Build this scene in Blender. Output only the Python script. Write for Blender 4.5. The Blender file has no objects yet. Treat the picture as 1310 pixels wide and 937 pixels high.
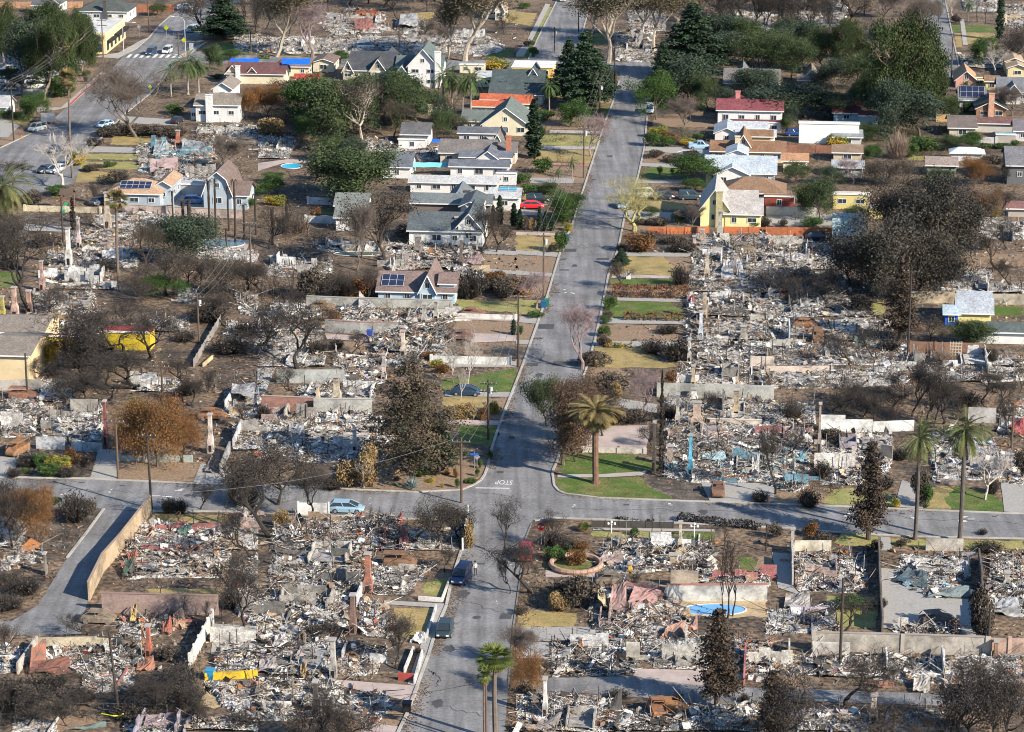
import bpy, math, random
import numpy as np
from mathutils import Vector

R = math.radians
# ---------------------------------------------------------------- camera, world, sun, exposure
H = 114.0            # height of the helicopter above the street, metres
F = 3400.0           # focal length in pixels of a 1310 px wide frame
PITCH = math.atan((468.5 + 550.0) / F)
CP, SP = math.cos(PITCH), math.sin(PITCH)
sc = bpy.context.scene
cam_d = bpy.data.cameras.new('camera'); cam = bpy.data.objects.new('camera', cam_d)
sc.collection.objects.link(cam)
cam.location = (0, 0, H); cam.rotation_euler = (math.pi / 2 - PITCH, 0, 0)
cam_d.sensor_width = 36.0; cam_d.lens = F * 36.0 / 1310.0
cam_d.clip_start = 1.0; cam_d.clip_end = 20000.0
sc.camera = cam

SUN_EL = 30.0
SUN_TRAVEL = Vector((-0.80, 0.60, -math.tan(R(SUN_EL))))      # light goes left and away from the viewer
world = bpy.data.worlds.new('World'); sc.world = world; world.use_nodes = True
wn = world.node_tree; bg = wn.nodes['Background']; bg.inputs['Strength'].default_value = 0.10
sky = wn.nodes.new('ShaderNodeTexSky'); sky.sky_type = 'NISHITA'; sky.sun_disc = False; sky.ozone_density = 6; sky.dust_density = .4; sky.air_density = 1.3
sky.sun_elevation = R(SUN_EL); sky.sun_rotation = math.atan2(0.80, -0.60)
wn.links.new(sky.outputs[0], bg.inputs['Color'])
sun_d = bpy.data.lights.new('sun', 'SUN'); sun_d.energy = 5.0; sun_d.angle = R(0.5); sun_d.color = (1.0, 0.885, 0.725)
sun = bpy.data.objects.new('sun', sun_d); sc.collection.objects.link(sun)
sun.rotation_euler = SUN_TRAVEL.to_track_quat('-Z', 'Y').to_euler(); sun.location = (200, 0, 300)
sc.view_settings.view_transform = 'Standard'; sc.view_settings.look = 'None'
sc.view_settings.gamma = 1.0; sc.view_settings.exposure = 0.80; sc.view_settings.use_curve_mapping = False
try:
    sc.cycles.filter_width = 1.0; sc.cycles.max_bounces = 4; sc.cycles.diffuse_bounces = 2; sc.cycles.glossy_bounces = 2
    sc.cycles.transparent_max_bounces = 4; sc.cycles.volume_bounces = 0
except Exception:
    pass

# ---------------------------------------------------------------- survey: photo position -> ground point
ORG = {'A1': (0, 0), 'A2': (330, 0), 'A3': (660, 0), 'A4': (980, 0), 'B1': (0, 235), 'B2': (330, 235), 'B3': (660, 235), 'B4': (980, 235),
       'C1': (0, 470), 'C2': (330, 470), 'C3': (660, 470), 'C4': (980, 470), 'D1': (0, 702), 'D2': (330, 702), 'D3': (660, 702), 'D4': (980, 702), 'F': (0, 0)}
def P(c, x, y):
    o = ORG[c]; k = 1.0 if c == 'F' else 3.97
    return (o[0] + x / k, o[1] + y / k)
def G(px, py, z=0.0):
    a = (px - 655.0) / F; b = -(py - 468.5) / F
    dz = -SP + b * CP
    t = (z - H) / dz
    return np.array([a * t, (CP + b * SP) * t, z])
def Lpx(py):                                   # photo pixels per metre across, for ground at that row
    return (py + 550.0) * CP / H
def HT(px, yb, yt):                            # height in metres of a thing standing at yb and reaching up to yt
    g = G(px, yb); b = -(yt - 468.5) / F
    return max(0.05, H + g[1] * (b * CP - SP) / (CP + b * SP))
TH = R(5.73)
U = np.array([math.sin(TH), math.cos(TH), 0.0]); V = np.array([math.cos(TH), -math.sin(TH), 0.0]); Z = np.array([0, 0, 1.0])
def proj(p):
    x, y, z = p; dz = z - H
    d = y * CP - dz * SP
    return (655.0 + F * x / d, 468.5 - F * (dz * CP + y * SP) / d)

rng = np.random.default_rng(7); random.seed(7)
COL = sc.collection

# ---------------------------------------------------------------- materials
MATS = {}
def mat(name, rgb=(.5, .5, .5), rough=.85, var=.18, scale=.6, attr=False, metal=0.0, bump=0.0, dirt=None, dirt_amt=.5, dirt_scale=.25, detail=5, fine=None, spec=.3):
    if name in MATS: return MATS[name]
    m = bpy.data.materials.new(name); m.use_nodes = True; MATS[name] = m
    nt = m.node_tree; N = nt.nodes; Lk = nt.links; bs = N['Principled BSDF']
    bs.inputs['Roughness'].default_value = rough; bs.inputs['Metallic'].default_value = metal
    bs.inputs['Specular IOR Level'].default_value = spec
    geo = N.new('ShaderNodeNewGeometry')
    nz = N.new('ShaderNodeTexNoise'); nz.inputs['Scale'].default_value = scale; nz.inputs['Detail'].default_value = detail; nz.inputs['Roughness'].default_value = .65
    Lk.new(geo.outputs['Position'], nz.inputs['Vector'])
    mr = N.new('ShaderNodeMapRange'); mr.inputs['From Min'].default_value = .3; mr.inputs['From Max'].default_value = .7
    mr.inputs['To Min'].default_value = 1 - var; mr.inputs['To Max'].default_value = 1 + var
    Lk.new(nz.outputs['Fac'], mr.inputs['Value'])
    if attr:
        at = N.new('ShaderNodeAttribute'); at.attribute_name = 'Col'; src = at.outputs['Color']
    else:
        c = N.new('ShaderNodeRGB'); c.outputs[0].default_value = (*rgb, 1); src = c.outputs[0]
    if dirt:
        d = N.new('ShaderNodeTexNoise'); d.inputs['Scale'].default_value = dirt_scale; d.inputs['Detail'].default_value = 7; d.inputs['Roughness'].default_value = .7
        Lk.new(geo.outputs['Position'], d.inputs['Vector'])
        dr = N.new('ShaderNodeMapRange'); dr.inputs['From Min'].default_value = .45; dr.inputs['From Max'].default_value = .62; dr.inputs['To Max'].default_value = dirt_amt
        Lk.new(d.outputs['Fac'], dr.inputs['Value'])
        mx = N.new('ShaderNodeMixRGB'); mx.inputs[2].default_value = (*dirt, 1)
        Lk.new(dr.outputs[0], mx.inputs[0]); Lk.new(src, mx.inputs[1]); src = mx.outputs[0]
    if fine:
        fn = N.new('ShaderNodeTexNoise'); fn.inputs['Scale'].default_value = fine[0]; fn.inputs['Detail'].default_value = 3; Lk.new(geo.outputs['Position'], fn.inputs['Vector'])
        fr = N.new('ShaderNodeMapRange'); fr.inputs['From Min'].default_value = .35; fr.inputs['From Max'].default_value = .65
        fr.inputs['To Min'].default_value = 1 - fine[1]; fr.inputs['To Max'].default_value = 1 + fine[1]; Lk.new(fn.outputs['Fac'], fr.inputs['Value'])
        v2 = N.new('ShaderNodeVectorMath'); v2.operation = 'SCALE'; Lk.new(src, v2.inputs[0]); Lk.new(fr.outputs[0], v2.inputs['Scale']); src = v2.outputs[0]
    vm = N.new('ShaderNodeVectorMath'); vm.operation = 'SCALE'
    Lk.new(src, vm.inputs[0]); Lk.new(mr.outputs[0], vm.inputs['Scale']); Lk.new(vm.outputs[0], bs.inputs['Base Color'])
    if bump:
        bp = N.new('ShaderNodeBump'); bp.inputs['Strength'].default_value = bump; bp.inputs['Distance'].default_value = .15
        n3 = N.new('ShaderNodeTexNoise'); n3.inputs['Scale'].default_value = 2.5; n3.inputs['Detail'].default_value = 4; Lk.new(geo.outputs['Position'], n3.inputs['Vector'])
        Lk.new(n3.outputs['Fac'], bp.inputs['Height']); Lk.new(bp.outputs[0], bs.inputs['Normal'])
    return m

# ---------------------------------------------------------------- mesh builder (numpy)
CUBE = np.array([[-.5, -.5, -.5], [.5, -.5, -.5], [.5, .5, -.5], [-.5, .5, -.5], [-.5, -.5, .5], [.5, -.5, .5], [.5, .5, .5], [-.5, .5, .5]])
CF = np.array([[0, 3, 2, 1], [4, 5, 6, 7], [0, 1, 5, 4], [1, 2, 6, 5], [2, 3, 7, 6], [3, 0, 4, 7]])
def rots(e):
    e = np.asarray(e, float).reshape(-1, 3); cx, cy, cz = np.cos(e).T; sx, sy, sz = np.sin(e).T
    M = np.empty((len(e), 3, 3))
    M[:, 0, 0] = cy * cz; M[:, 0, 1] = sx * sy * cz - cx * sz; M[:, 0, 2] = cx * sy * cz + sx * sz
    M[:, 1, 0] = cy * sz; M[:, 1, 1] = sx * sy * sz + cx * cz; M[:, 1, 2] = cx * sy * sz - sx * cz
    M[:, 2, 0] = -sy; M[:, 2, 1] = sx * cy; M[:, 2, 2] = cx * cy
    return M
class MB:
    def __init__(s): s.v = []; s.f = []; s.n = []; s.c = []; s.m = []; s.k = 0
    def add(s, verts, faces, col=(1, 1, 1), mi=0):          # verts (n,3); faces (m,k)
        verts = np.asarray(verts, float).reshape(-1, 3); faces = np.asarray(faces, int)
        if faces.ndim == 1: faces = faces[None]
        s.v.append(verts); s.f.append((faces + s.k).ravel()); s.n.append(np.full(len(faces), faces.shape[1])); s.m.append(np.full(len(faces), mi))
        c = np.asarray(col, float)
        s.c.append(np.tile(c, (len(verts), 1)) if c.ndim == 1 else c); s.k += len(verts); return s
    def boxes(s, C, S, E=None, col=(1, 1, 1), mi=0, taper=None):
        C = np.asarray(C, float).reshape(-1, 3); n = len(C); S = np.broadcast_to(np.asarray(S, float), (n, 3))
        cu = np.tile(CUBE, (n, 1, 1))
        if taper is not None: cu[:, 4:, :2] *= np.asarray(taper).reshape(-1, 1, 1)
        v = cu * S[:, None, :]
        if E is not None: v = np.einsum('nij,nkj->nki', rots(np.broadcast_to(E, (n, 3))), v)
        v = v + C[:, None, :]
        f = (CF[None] + (np.arange(n) * 8)[:, None, None]).reshape(-1, 4)
        c = np.asarray(col, float); c = np.repeat(c, 8, axis=0) if c.ndim == 2 else c
        return s.add(v.reshape(-1, 3), f, c, mi)
    def quads(s, Q, col=(1, 1, 1), mi=0):                   # Q (n,4,3)
        n = len(Q); f = np.arange(n * 4).reshape(n, 4); c = np.asarray(col, float); c = np.repeat(c, 4, axis=0) if c.ndim == 2 else c
        return s.add(Q.reshape(-1, 3), f, c, mi)
    def tris(s, T, col=(1, 1, 1), mi=0):
        n = len(T); f = np.arange(n * 3).reshape(n, 3); c = np.asarray(col, float); c = np.repeat(c, 3, axis=0) if c.ndim == 2 else c
        return s.add(T.reshape(-1, 3), f, c, mi)
    def segs(s, A, B, ra, rb, k=5, col=(1, 1, 1), mi=0):
        A = np.asarray(A, float).reshape(-1, 3); B = np.asarray(B, float).reshape(-1, 3); n = len(A)
        d = B - A; d /= np.maximum(np.linalg.norm(d, axis=1, keepdims=True), 1e-9)
        ref = np.where(np.abs(d[:, 2:3]) > .9, [[1., 0, 0]], [[0, 0, 1.]])
        x = np.cross(d, ref); x /= np.linalg.norm(x, axis=1, keepdims=True); y = np.cross(d, x)
        a = np.arange(k) * 2 * math.pi / k; ring = np.cos(a)[None, :, None] * x[:, None] + np.sin(a)[None, :, None] * y[:, None]
        ra = np.broadcast_to(np.asarray(ra, float), (n,)); rb = np.broadcast_to(np.asarray(rb, float), (n,))
        v = np.concatenate([A[:, None] + ring * ra[:, None, None], B[:, None] + ring * rb[:, None, None]], axis=1)
        i = np.arange(k); j = (i + 1) % k; f = np.stack([i, j, j + k, i + k], 1)
        f = (f[None] + (np.arange(n) * 2 * k)[:, None, None]).reshape(-1, 4)
        c = np.asarray(col, float); c = np.repeat(c, 2 * k, axis=0) if c.ndim == 2 else c
        s.add(v.reshape(-1, 3), f, c, mi)
        if n <= 60:
            capf = (np.arange(k)[None] + (np.arange(n) * 2 * k + k)[:, None]); s.f.append((capf + s.k - n * 2 * k).ravel()); s.n.append(np.full(n, k)); s.m.append(np.full(n, mi))
        return s
    def path(s, pts, rad, k=6, col=(1, 1, 1), mi=0):
        pts = np.asarray(pts, float); rad = np.broadcast_to(np.asarray(rad, float), (len(pts),))
        return s.segs(pts[:-1], pts[1:], rad[:-1], rad[1:], k, col, mi)
    def prism(s, poly, z0, z1, col=(1, 1, 1), mi=0):        # poly (n,2) outline
        p = np.asarray(poly, float)[:, :2]; n = len(p)
        ar = np.sum(p[:, 0] * np.roll(p[:, 1], -1) - np.roll(p[:, 0], -1) * p[:, 1])
        if ar < 0: p = p[::-1]
        v = np.concatenate([np.c_[p, np.full(n, z0)], np.c_[p, np.full(n, z1)]])
        i = np.arange(n); j = (i + 1) % n
        s.add(v, np.stack([i, j, j + n, i + n], 1), col, mi); o = s.k - 2 * n
        s.f.append(np.arange(n) + n + o); s.n.append(np.array([n])); s.m.append(np.array([mi])); return s
    def build(s, name, m, parent=None, loc=None, smooth=False):
        me = bpy.data.meshes.new(name)
        v = np.concatenate(s.v); o = np.zeros(3)
        if parent is not None:
            q = parent; o = np.zeros(3)
            while q is not None: o = o + np.array(q.location); q = q.parent
        elif loc is not None: o = np.array(loc, float)
        f = np.concatenate(s.f); n = np.concatenate(s.n); c = np.concatenate(s.c); mi = np.concatenate(s.m)
        me.vertices.add(len(v)); me.vertices.foreach_set('co', (v - o).ravel())
        me.loops.add(len(f)); me.loops.foreach_set('vertex_index', f.astype(np.int32))
        me.polygons.add(len(n)); me.polygons.foreach_set('loop_start', (np.cumsum(n) - n).astype(np.int32))
        me.polygons.foreach_set('loop_total', n.astype(np.int32))
        me.polygons.foreach_set('material_index', mi.astype(np.int32))
        me.polygons.foreach_set('use_smooth', np.full(len(n), bool(smooth)))
        me.update(calc_edges=True)
        a = me.color_attributes.new('Col', 'FLOAT_COLOR', 'POINT'); a.data.foreach_set('color', np.c_[c, np.ones(len(c))].astype(np.float32).ravel())
        for q in (m if isinstance(m, (list, tuple)) else [m]): me.materials.append(q)
        ob = bpy.data.objects.new(name, me); COL.objects.link(ob)
        if parent is not None: ob.parent = parent
        elif loc is not None: ob.location = loc
        return ob

# ---------------------------------------------------------------- naming, labels
LM = []            # landmarks: (phrase, px, py)
USED = {}
def landmark(ph, px, py): LM.append((ph, px, py))
def autolabel(look, px, py, skip=None):
    c = sorted((math.hypot(px - x, (py - y) * 2.2), px - x, (py - y) * 2.2, ph) for ph, x, y in LM if ph != skip)[:8]
    rel = lambda t: ('in front of' if t[2] > 0 else 'behind') if abs(t[2]) > abs(t[1]) else 'beside'
    for i, j in sorted(((i, j) for i in range(7) for j in range(i + 1, 8)), key=lambda t: c[t[0]][0] + c[t[1]][0]):
        for mid in (f' and {rel(c[j])}', ', towards'):
            l = f'{look} {rel(c[i])} the {c[i][3]}{mid} the {c[j][3]}'
            if l not in USED and len(l.split()) <= 16: USED[l] = 1; return l
    for cut in (' with ', ' against ', ' reduced ', ' in ', ' on ', ' and '):
        if cut in look: return autolabel(look.split(cut)[0], px, py, skip)
    return autolabel(look.split(' ', 1)[1], px, py, skip)
def tag(o, label, cat, group=None, kind=None):
    o['label'] = label; o['category'] = cat; USED[label] = 1
    if group: o['group'] = group
    if kind: o['kind'] = kind
    return o
def thing(name, label, cat, loc, group=None, rz=0.0, kind=None):
    o = bpy.data.objects.new(name, None); COL.objects.link(o); o.location = loc; o.rotation_euler = (0, 0, rz); o.empty_display_size = .5
    return tag(o, label, cat, group, kind)
def setting(o, label=None, cat=None):
    o['kind'] = 'structure'
    if label: o['label'] = label; o['category'] = cat or o.name.split('.')[0].replace('_', ' ')
    return o
def copy_tree(o, parent=None):
    c = o.copy(); COL.objects.link(c)
    if parent is not None: c.parent = parent
    for ch in o.children: copy_tree(ch, c)
    return c
# ---------------------------------------------------------------- builders: houses, walls, ruins, cars, poles
def frame_pts(o, a, b, z):                       # local (a across, b away, z up) -> world
    a, b, z = np.broadcast_arrays(np.asarray(a, float), np.asarray(b, float), np.asarray(z, float))
    return o + a[..., None] * FV + b[..., None] * FU + z[..., None] * Z
FV, FU = V.copy(), U.copy()
WALLM = {}
def wallmat(c): return mat('stucco_%d_%d_%d' % tuple(int(x * 100) for x in c), c, .9, .10, .35, dirt=tuple(x * .72 for x in c), dirt_amt=.35, dirt_scale=.5)
def roofmat(c): return mat('shingle_%d_%d_%d' % tuple(int(x * 100) for x in c), c, .92, .14, .5, dirt=tuple(min(1, x * 1.35 + .02) for x in c), dirt_amt=.45, dirt_scale=.6, fine=(3.5, .22), bump=.25)
TRIM = (.72, .72, .70)
def slab(mb, q, th, up=Z, col=(1, 1, 1)):         # quad (4,3) thickened downwards
    q = np.array(q, float); lo = q - np.array(up) * th; n = len(q)
    v = np.concatenate([lo, q]); i = np.arange(n); j = (i + 1) % n
    mb.add(v, np.stack([i, j, j + n, i + n], 1), col); o = mb.k - 2 * n
    mb.f.append(np.arange(n) + n + o); mb.n.append(np.array([n])); mb.m.append(np.array([0]))
    mb.f.append(np.arange(n)[::-1] + o); mb.n.append(np.array([n])); mb.m.append(np.array([0]))
class House:
    def __init__(s, name, label, cat, c, x, y, wall, roof, group='intact houses', trim=TRIM):
        px, py = P(c, x, y); g = G(px, py); s.o = thing(name, label, cat, (g[0], g[1], 0), group)
        roof = tuple(t * .74 for t in roof) if max(roof) < .34 else roof; s.wall = MB(); s.roof = MB(); s.trim = MB(); s.wc = wall; s.rc = roof; s.tc = trim; s.sets = []; s.wins = []; s.k = 0; s.extra = []
    def block(s, kind, c, x0, x1, yb, yt, hw=2.9, dep=None, ov=.45, wins=True, doors=0, pitch=None, sidew=True):
        if s.wall.k: s.sets.append((s.wall, s.roof, s.trim)); s.wall = MB(); s.roof = MB(); s.trim = MB()
        k = 3.97 if c != 'F' else 1.0; px, py = P(c, x0, yb); ox = G(px, py); L = Lpx(py); s.k += 1
        W = (x1 - x0) / k / L / math.cos(TH); dy = (yb - yt) / k; d = math.hypot(ox[1], H - 3); sn = (H - 3) / d; cs = ox[1] / d
        hh = HT(px, py, py - dy); e = s.k * .004
        pt = lambda a, b, z: frame_pts(ox, a, b, z)
        wl = s.wall; hw = hw * .77 if hw < 3.7 else hw * .84
        if kind == 'gv':                                            # ridge across, slope towards the viewer
            rr = pitch or .55; half = max(1.5, (dy / L - hw * cs) / (sn + cs * rr)); D = 2 * half; rise = half * rr
            wl.add(pt(np.array([0, W, W, 0, 0, W, W, 0, 0, W]), np.array([0, 0, D, D, 0, 0, D, D, half, half]), np.array([0, 0, 0, 0, hw, hw, hw, hw, hw + rise, hw + rise])), [[0, 1, 5, 4], [2, 3, 7, 6]])
            wl.add(pt(np.array([0, 0, 0, 0, 0, W, W, W, W, W]), np.array([0, 0, half, D, D, 0, 0, half, D, D]), np.array([0, hw, hw + rise, hw, 0, 0, hw, hw + rise, hw, 0])), [[0, 1, 2, 3, 4], [9, 8, 7, 6, 5]])
            n = np.array([0, 0, 1.0]); z0 = hw - ov * rr + .16
            slab(s.roof, pt(np.array([-ov, W + ov, W + ov, -ov]), np.array([-ov, -ov, half, half]), np.array([z0, z0, hw + rise + .16, hw + rise + .16])), .14)
            slab(s.roof, pt(np.array([-ov, W + ov, W + ov, -ov]), np.array([half, half, D + ov, D + ov]), np.array([hw + rise + .16, hw + rise + .16, z0, z0])), .14)
            s.trim.boxes([pt(W / 2, -ov - .03, z0 - .06)], [[W + 2 * ov, .06, .2]], [[0, 0, -TH]])
            s.trim.boxes([pt(W / 2, half, hw + rise + .18)], [[W + 2 * ov, .3, .06]], [[0, 0, -TH]], col=(.5, .5, .5)) if False else None
            s.last = (ox, W, D, hw, rise, half)
        elif kind in ('gu', 'gam'):                                 # gable end towards the viewer
            rise = max(.8, hh - hw - .15); D = dep or 9.0
            if kind == 'gu': prof = [(0, hw), (W / 2, hw + rise), (W, hw)]
            else: prof = [(0, hw), (W * .17, hw + rise * .62), (W / 2, hw + rise), (W * .83, hw + rise * .62), (W, hw)]
            pf = [(0, 0)] + prof + [(W, 0)]; n = len(pf); A = np.array([p[0] for p in pf]); Zz = np.array([p[1] for p in pf])
            wl.add(pt(A, 0 * A, Zz), np.arange(n)[::-1]); wl.add(pt(A, 0 * A + D, Zz), np.arange(n))
            wl.add(pt(np.array([0, 0, 0, 0]), np.array([0, D, D, 0]), np.array([0, 0, hw, hw])), [0, 1, 2, 3]); wl.add(pt(np.array([W] * 4), np.array([0, D, D, 0]), np.array([0, 0, hw, hw])), [3, 2, 1, 0])
            pr = list(prof); sl = (pr[1][1] - pr[0][1]) / max(.1, pr[1][0] - pr[0][0]); pr[0] = (pr[0][0] - ov * .8, pr[0][1] - ov * .8 * sl); pr[-1] = (pr[-1][0] + ov * .8, pr[-1][1] - ov * .8 * sl)
            for (a0, z0), (a1, z1) in zip(pr[:-1], pr[1:]):
                slab(s.roof, pt(np.array([a0, a1, a1, a0]), np.array([-ov, -ov, D + ov, D + ov]), np.array([z0, z1, z1, z0]) + .17), .15)
                s.trim.segs([pt(a0, -ov - .03, z0 + .08)], [pt(a1, -ov - .03, z1 + .08)], .09, .09, 4)
            s.last = (ox, W, D, hw, rise, D / 2)
        elif kind == 'hip':
            rr = pitch or .5; half = max(1.5, (dy / L - hw * cs) / (sn + cs * rr)); D = 2 * half; rise = half * rr; r0 = min(half, W * .42); z0 = hw - ov * rr + .1
            wl.boxes([pt(W / 2, D / 2, hw / 2)], [[W, D, hw]], [[0, 0, -TH]])
            q = pt(np.array([-ov, W + ov, W + ov, -ov, r0, W - r0]), np.array([-ov, -ov, D + ov, D + ov, half, half]), np.array([z0, z0, z0, z0, hw + rise, hw + rise]) + .1)
            s.roof.add(q, [[0, 1, 5, 4], [2, 3, 4, 5]]); s.roof.add(q, [[1, 2, 5], [3, 0, 4]]); s.roof.add(q[:4] - Z * .02, [3, 2, 1, 0])
            s.trim.boxes([pt(W / 2, -ov, z0)], [[W + 2 * ov, .08, .2]], [[0, 0, -TH]]); s.last = (ox, W, D, hw, rise, half)
        else:                                                       # flat roof with a parapet lip
            D = dep or max(2.0, (dy / L - hw * cs) / sn)
            wl.boxes([pt(W / 2, D / 2, hw / 2)], [[W, D, hw]], [[0, 0, -TH]])
            s.roof.boxes([pt(W / 2, D / 2, hw + .06)], [[W + .3, D + .3, .12]], [[0, 0, -TH]])
            s.trim.boxes([pt(W / 2, -.12, hw + .1)], [[W + .36, .1, .3]], [[0, 0, -TH]]); s.last = (ox, W, D, hw, .2, D / 2)
        if wins:
            nwin = max(1, int(W / 2.9)); hz = [hw * .54] if hw < 3.9 else [1.35, hw - 1.15]
            for zz in hz:
                for i in range(nwin):
                    a = W * (i + .5) / nwin
                    if doors and i == nwin // 2 and zz == hz[0]: s.door(pt(a, -.04, 1.05), .95, 2.1); continue
                    s.win(pt(a, -.03, zz), random.choice([.9, 1.2, 1.6]), random.choice([.85, 1.05]))
            if kind in ('gu', 'gam') and s.last[4] > 1.8: s.win(pt(W / 2, -.03, hw + s.last[4] * .33), .8, .9)
            if sidew:
                for b in ((.3, .7) if s.last[2] < 10 else (.2, .5, .8)): s.win(pt(W + .03, s.last[2] * b, hw * .55), 1.1, .95, side=True)
        return s
    def win(s, p, w, h, side=False): s.wins.append((p, w, h, side))
    def door(s, p, w, h, col=(.28, .18, .12)): s.extra.append(('door', p, (w, .08, h), col))
    def chimney(s, c, x, yb, yt, w=1.1, col=(.45, .42, .4)):
        ox, W, D, hw, rise, half = s.last; k = 3.97; px, py = P(c, x, yb); L = Lpx(P(c, x, yb)[1]); a = ((px - proj(ox)[0]) / L)
        h = HT(px, py, P(c, x, yt)[1]); h = max(h, hw + rise * .9)
        s.extra.append(('chimney', frame_pts(ox, min(max(a, .2), W), -.35, h / 2), (w, .7, h), col)); return s
    def panel(s, a0, a1, b0=.15, b1=.8, col=(.02, .03, .07), name='solar_panel'):   # solar panels lying on the front slope
        ox, W, D, hw, rise, half = s.last; f = lambda b: (hw + .22 + rise * b)
        q = frame_pts(ox, np.array([W * a0, W * a1, W * a1, W * a0]), np.array([half * b0, half * b0, half * b1, half * b1]), np.array([f(b0), f(b0), f(b1), f(b1)]) + .12)
        m = MB(); slab(m, q, .06); nx = max(2, int(W * (a1 - a0) / 1.1)); e = []
        for i in range(nx + 1):
            t = i / nx; e.append((q[0] + (q[1] - q[0]) * t, q[3] + (q[2] - q[3]) * t))
        for t in (0, .5, 1): e.append((q[0] + (q[3] - q[0]) * t, q[1] + (q[2] - q[1]) * t))
        m.segs([x[0] + Z * .01 for x in e], [x[1] + Z * .01 for x in e], .03, .03, 4, mi=1)
        m.build(name, [mat('solar_%d' % int(col[1] * 100), col, .55, .05, spec=.2), mat('alu', (.5, .52, .55), .5)], s.o); return s
    def done(s):
        for w_, r_, t_ in s.sets + [(s.wall, s.roof, s.trim)]:
            w_.build('wall', wallmat(s.wc), s.o); r_.build('roof', roofmat(s.rc), s.o)
            if t_.k: t_.build('trim', mat('trim_%d' % int(s.tc[0] * 100), s.tc, .7, .06), s.o)
        for p, w, h, side in s.wins:
            ang = -TH + (math.pi / 2 if side else 0); fr = MB(); gl = MB(); dx = np.array([math.cos(ang), math.sin(ang), 0])
            for sg in (-1, 1):
                fr.boxes([p + dx * sg * w / 2], [[.1, .12, h + .2]], [[0, 0, ang]]); fr.boxes([p + Z * sg * h / 2], [[w + .1, .13, .1]], [[0, 0, ang]])
            fr.boxes([p], [[.06, .1, h]], [[0, 0, ang]])
            gl.boxes([p], [[w, .05, h]], [[0, 0, ang]])
            g = gl.build('window', mat('window_glass', (.03, .045, .06), .12, .1, spec=.6), s.o); fr.build('frame', mat('window_frame', (.62, .62, .6), .6, .05), g)
        for nm, p, sz, col in s.extra:
            m = MB(); m.boxes([p], [sz], [[0, 0, -TH]])
            if nm == 'chimney': m.boxes([p + Z * (sz[2] / 2 + .06)], [[sz[0] + .2, sz[1] + .2, .12]], [[0, 0, -TH]])
            else: m.boxes([p + V * .3 - U * .06], [[.08, .06, .08]], [[0, 0, -TH]])
            m.build(nm, mat('%s_%d_%d' % (nm, int(col[0] * 100), int(col[2] * 100)), col, .9, .2, 2.0, fine=(5, .15)), s.o)
        # vents on the roof
        return s.o

def wallrun(name, label, cat, pts, h, th, col, group=None, cap=None, step=0, posts=0, broken=0, postcol=None):
    """free standing wall or fence along photo points [(c,x,yb),...]; h in metres"""
    h *= .85; g = [G(*P(*p)) for p in pts]; o = thing(name, label, cat, tuple(g[0]), group, kind='thing'); m = MB(); cp = MB(); ps = MB(); r = np.random.default_rng(len(LM) + int(g[0][0] * 10) % 1000)
    for a, b in zip(g[:-1], g[1:]):
        L = np.linalg.norm(b - a); n = max(1, int(L / (step or 3.0))); an = math.atan2(b[1] - a[1], b[0] - a[0])
        for i in range(n):
            hh = h * (1 if not broken else r.choice([1, 1, 1 - broken * r.random(), .7])); t = (i + .5) / n; p = a + (b - a) * t
            m.boxes([p + Z * (hh / 2 + (.12 * (i % 2) if step else 0))], [[L / n + (0 if broken else .0), th, hh]], [[0, 0, an]])
            if cap is not None: cp.boxes([p + Z * (hh + .05)], [[L / n, th + .12, .1]], [[0, 0, an]])
        if posts:
            k = max(2, int(L / posts) + 1); tt = np.linspace(0, 1, k)[:, None]; q = a + (b - a) * tt; ps.boxes(q + Z * (h / 2 + .08), [[th * 1.8 + .05, th * 1.8 + .05, h + .16]], [[0, 0, an]])
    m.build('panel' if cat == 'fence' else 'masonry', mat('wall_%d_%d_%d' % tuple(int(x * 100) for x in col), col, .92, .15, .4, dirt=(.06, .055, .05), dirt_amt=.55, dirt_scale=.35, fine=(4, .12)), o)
    if cp.k: cp.build('capping', mat('cap_%d_%d' % (int(cap[0] * 100), int(cap[2] * 100)), cap, .9, .15), o)
    if ps.k: ps.build('post', mat('post_%d' % int((postcol or col)[0] * 100), postcol or col, .9, .15), o)
    return o
def meshfence(label, pts, h=1.5, group='wire fences'):
    g = [G(*P(*p)) for p in pts]; o = thing('wire_fence', label, 'fence', tuple(g[0]), group, kind='thing')
    ps = MB(); w = MB()
    for a, b in zip(g[:-1], g[1:]):
        L = np.linalg.norm(b - a); k = max(2, int(L / 2.6) + 1); q = a + (b - a) * np.linspace(0, 1, k)[:, None]; ps.segs(q, q + Z * h, .04, .04, 5)
        for z in (.15, h * .5, h - .05): w.segs([a + Z * z], [b + Z * z], .012, .012, 3)
    ps.build('post', mat('galv', (.25, .24, .23), .6, .2, metal=.3), o); w.build('wire', mat('galv'), o); return o

RUB = [(.66, .635, .60), (.55, .53, .49), (.42, .40, .37), (.34, .33, .32), (.21, .20, .19), (.10, .095, .09), (.06, .055, .05), (.04, .037, .035), (.46, .37, .26), (.32, .23, .15), (.18, .11, .07), (.34, .15, .06)]
RUBW = np.array([17, 11, 6, 4, 5, 12, 13, 9, 7, 6, 7, 2.2])
def inpoly(x, y, poly):
    c = np.zeros(len(x), bool); n = len(poly)
    for i in range(n):
        x0, y0 = poly[i]; x1, y1 = poly[(i + 1) % n]
        k = ((y0 > y) != (y1 > y)) & (x < (x1 - x0) * (y - y0) / (y1 - y0 + 1e-12) + x0); c ^= k
    return c
def scatter(poly, n, r):
    if n < 1: return np.zeros((0, 2))
    poly = np.array(poly)[:, :2]; lo = poly.min(0); hi = poly.max(0); out = []
    while sum(map(len, out)) < n:
        p = r.uniform(lo, hi, (n * 2, 2)); out.append(p[inpoly(p[:, 0], p[:, 1], poly)])
    return np.concatenate(out)[:n]
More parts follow.
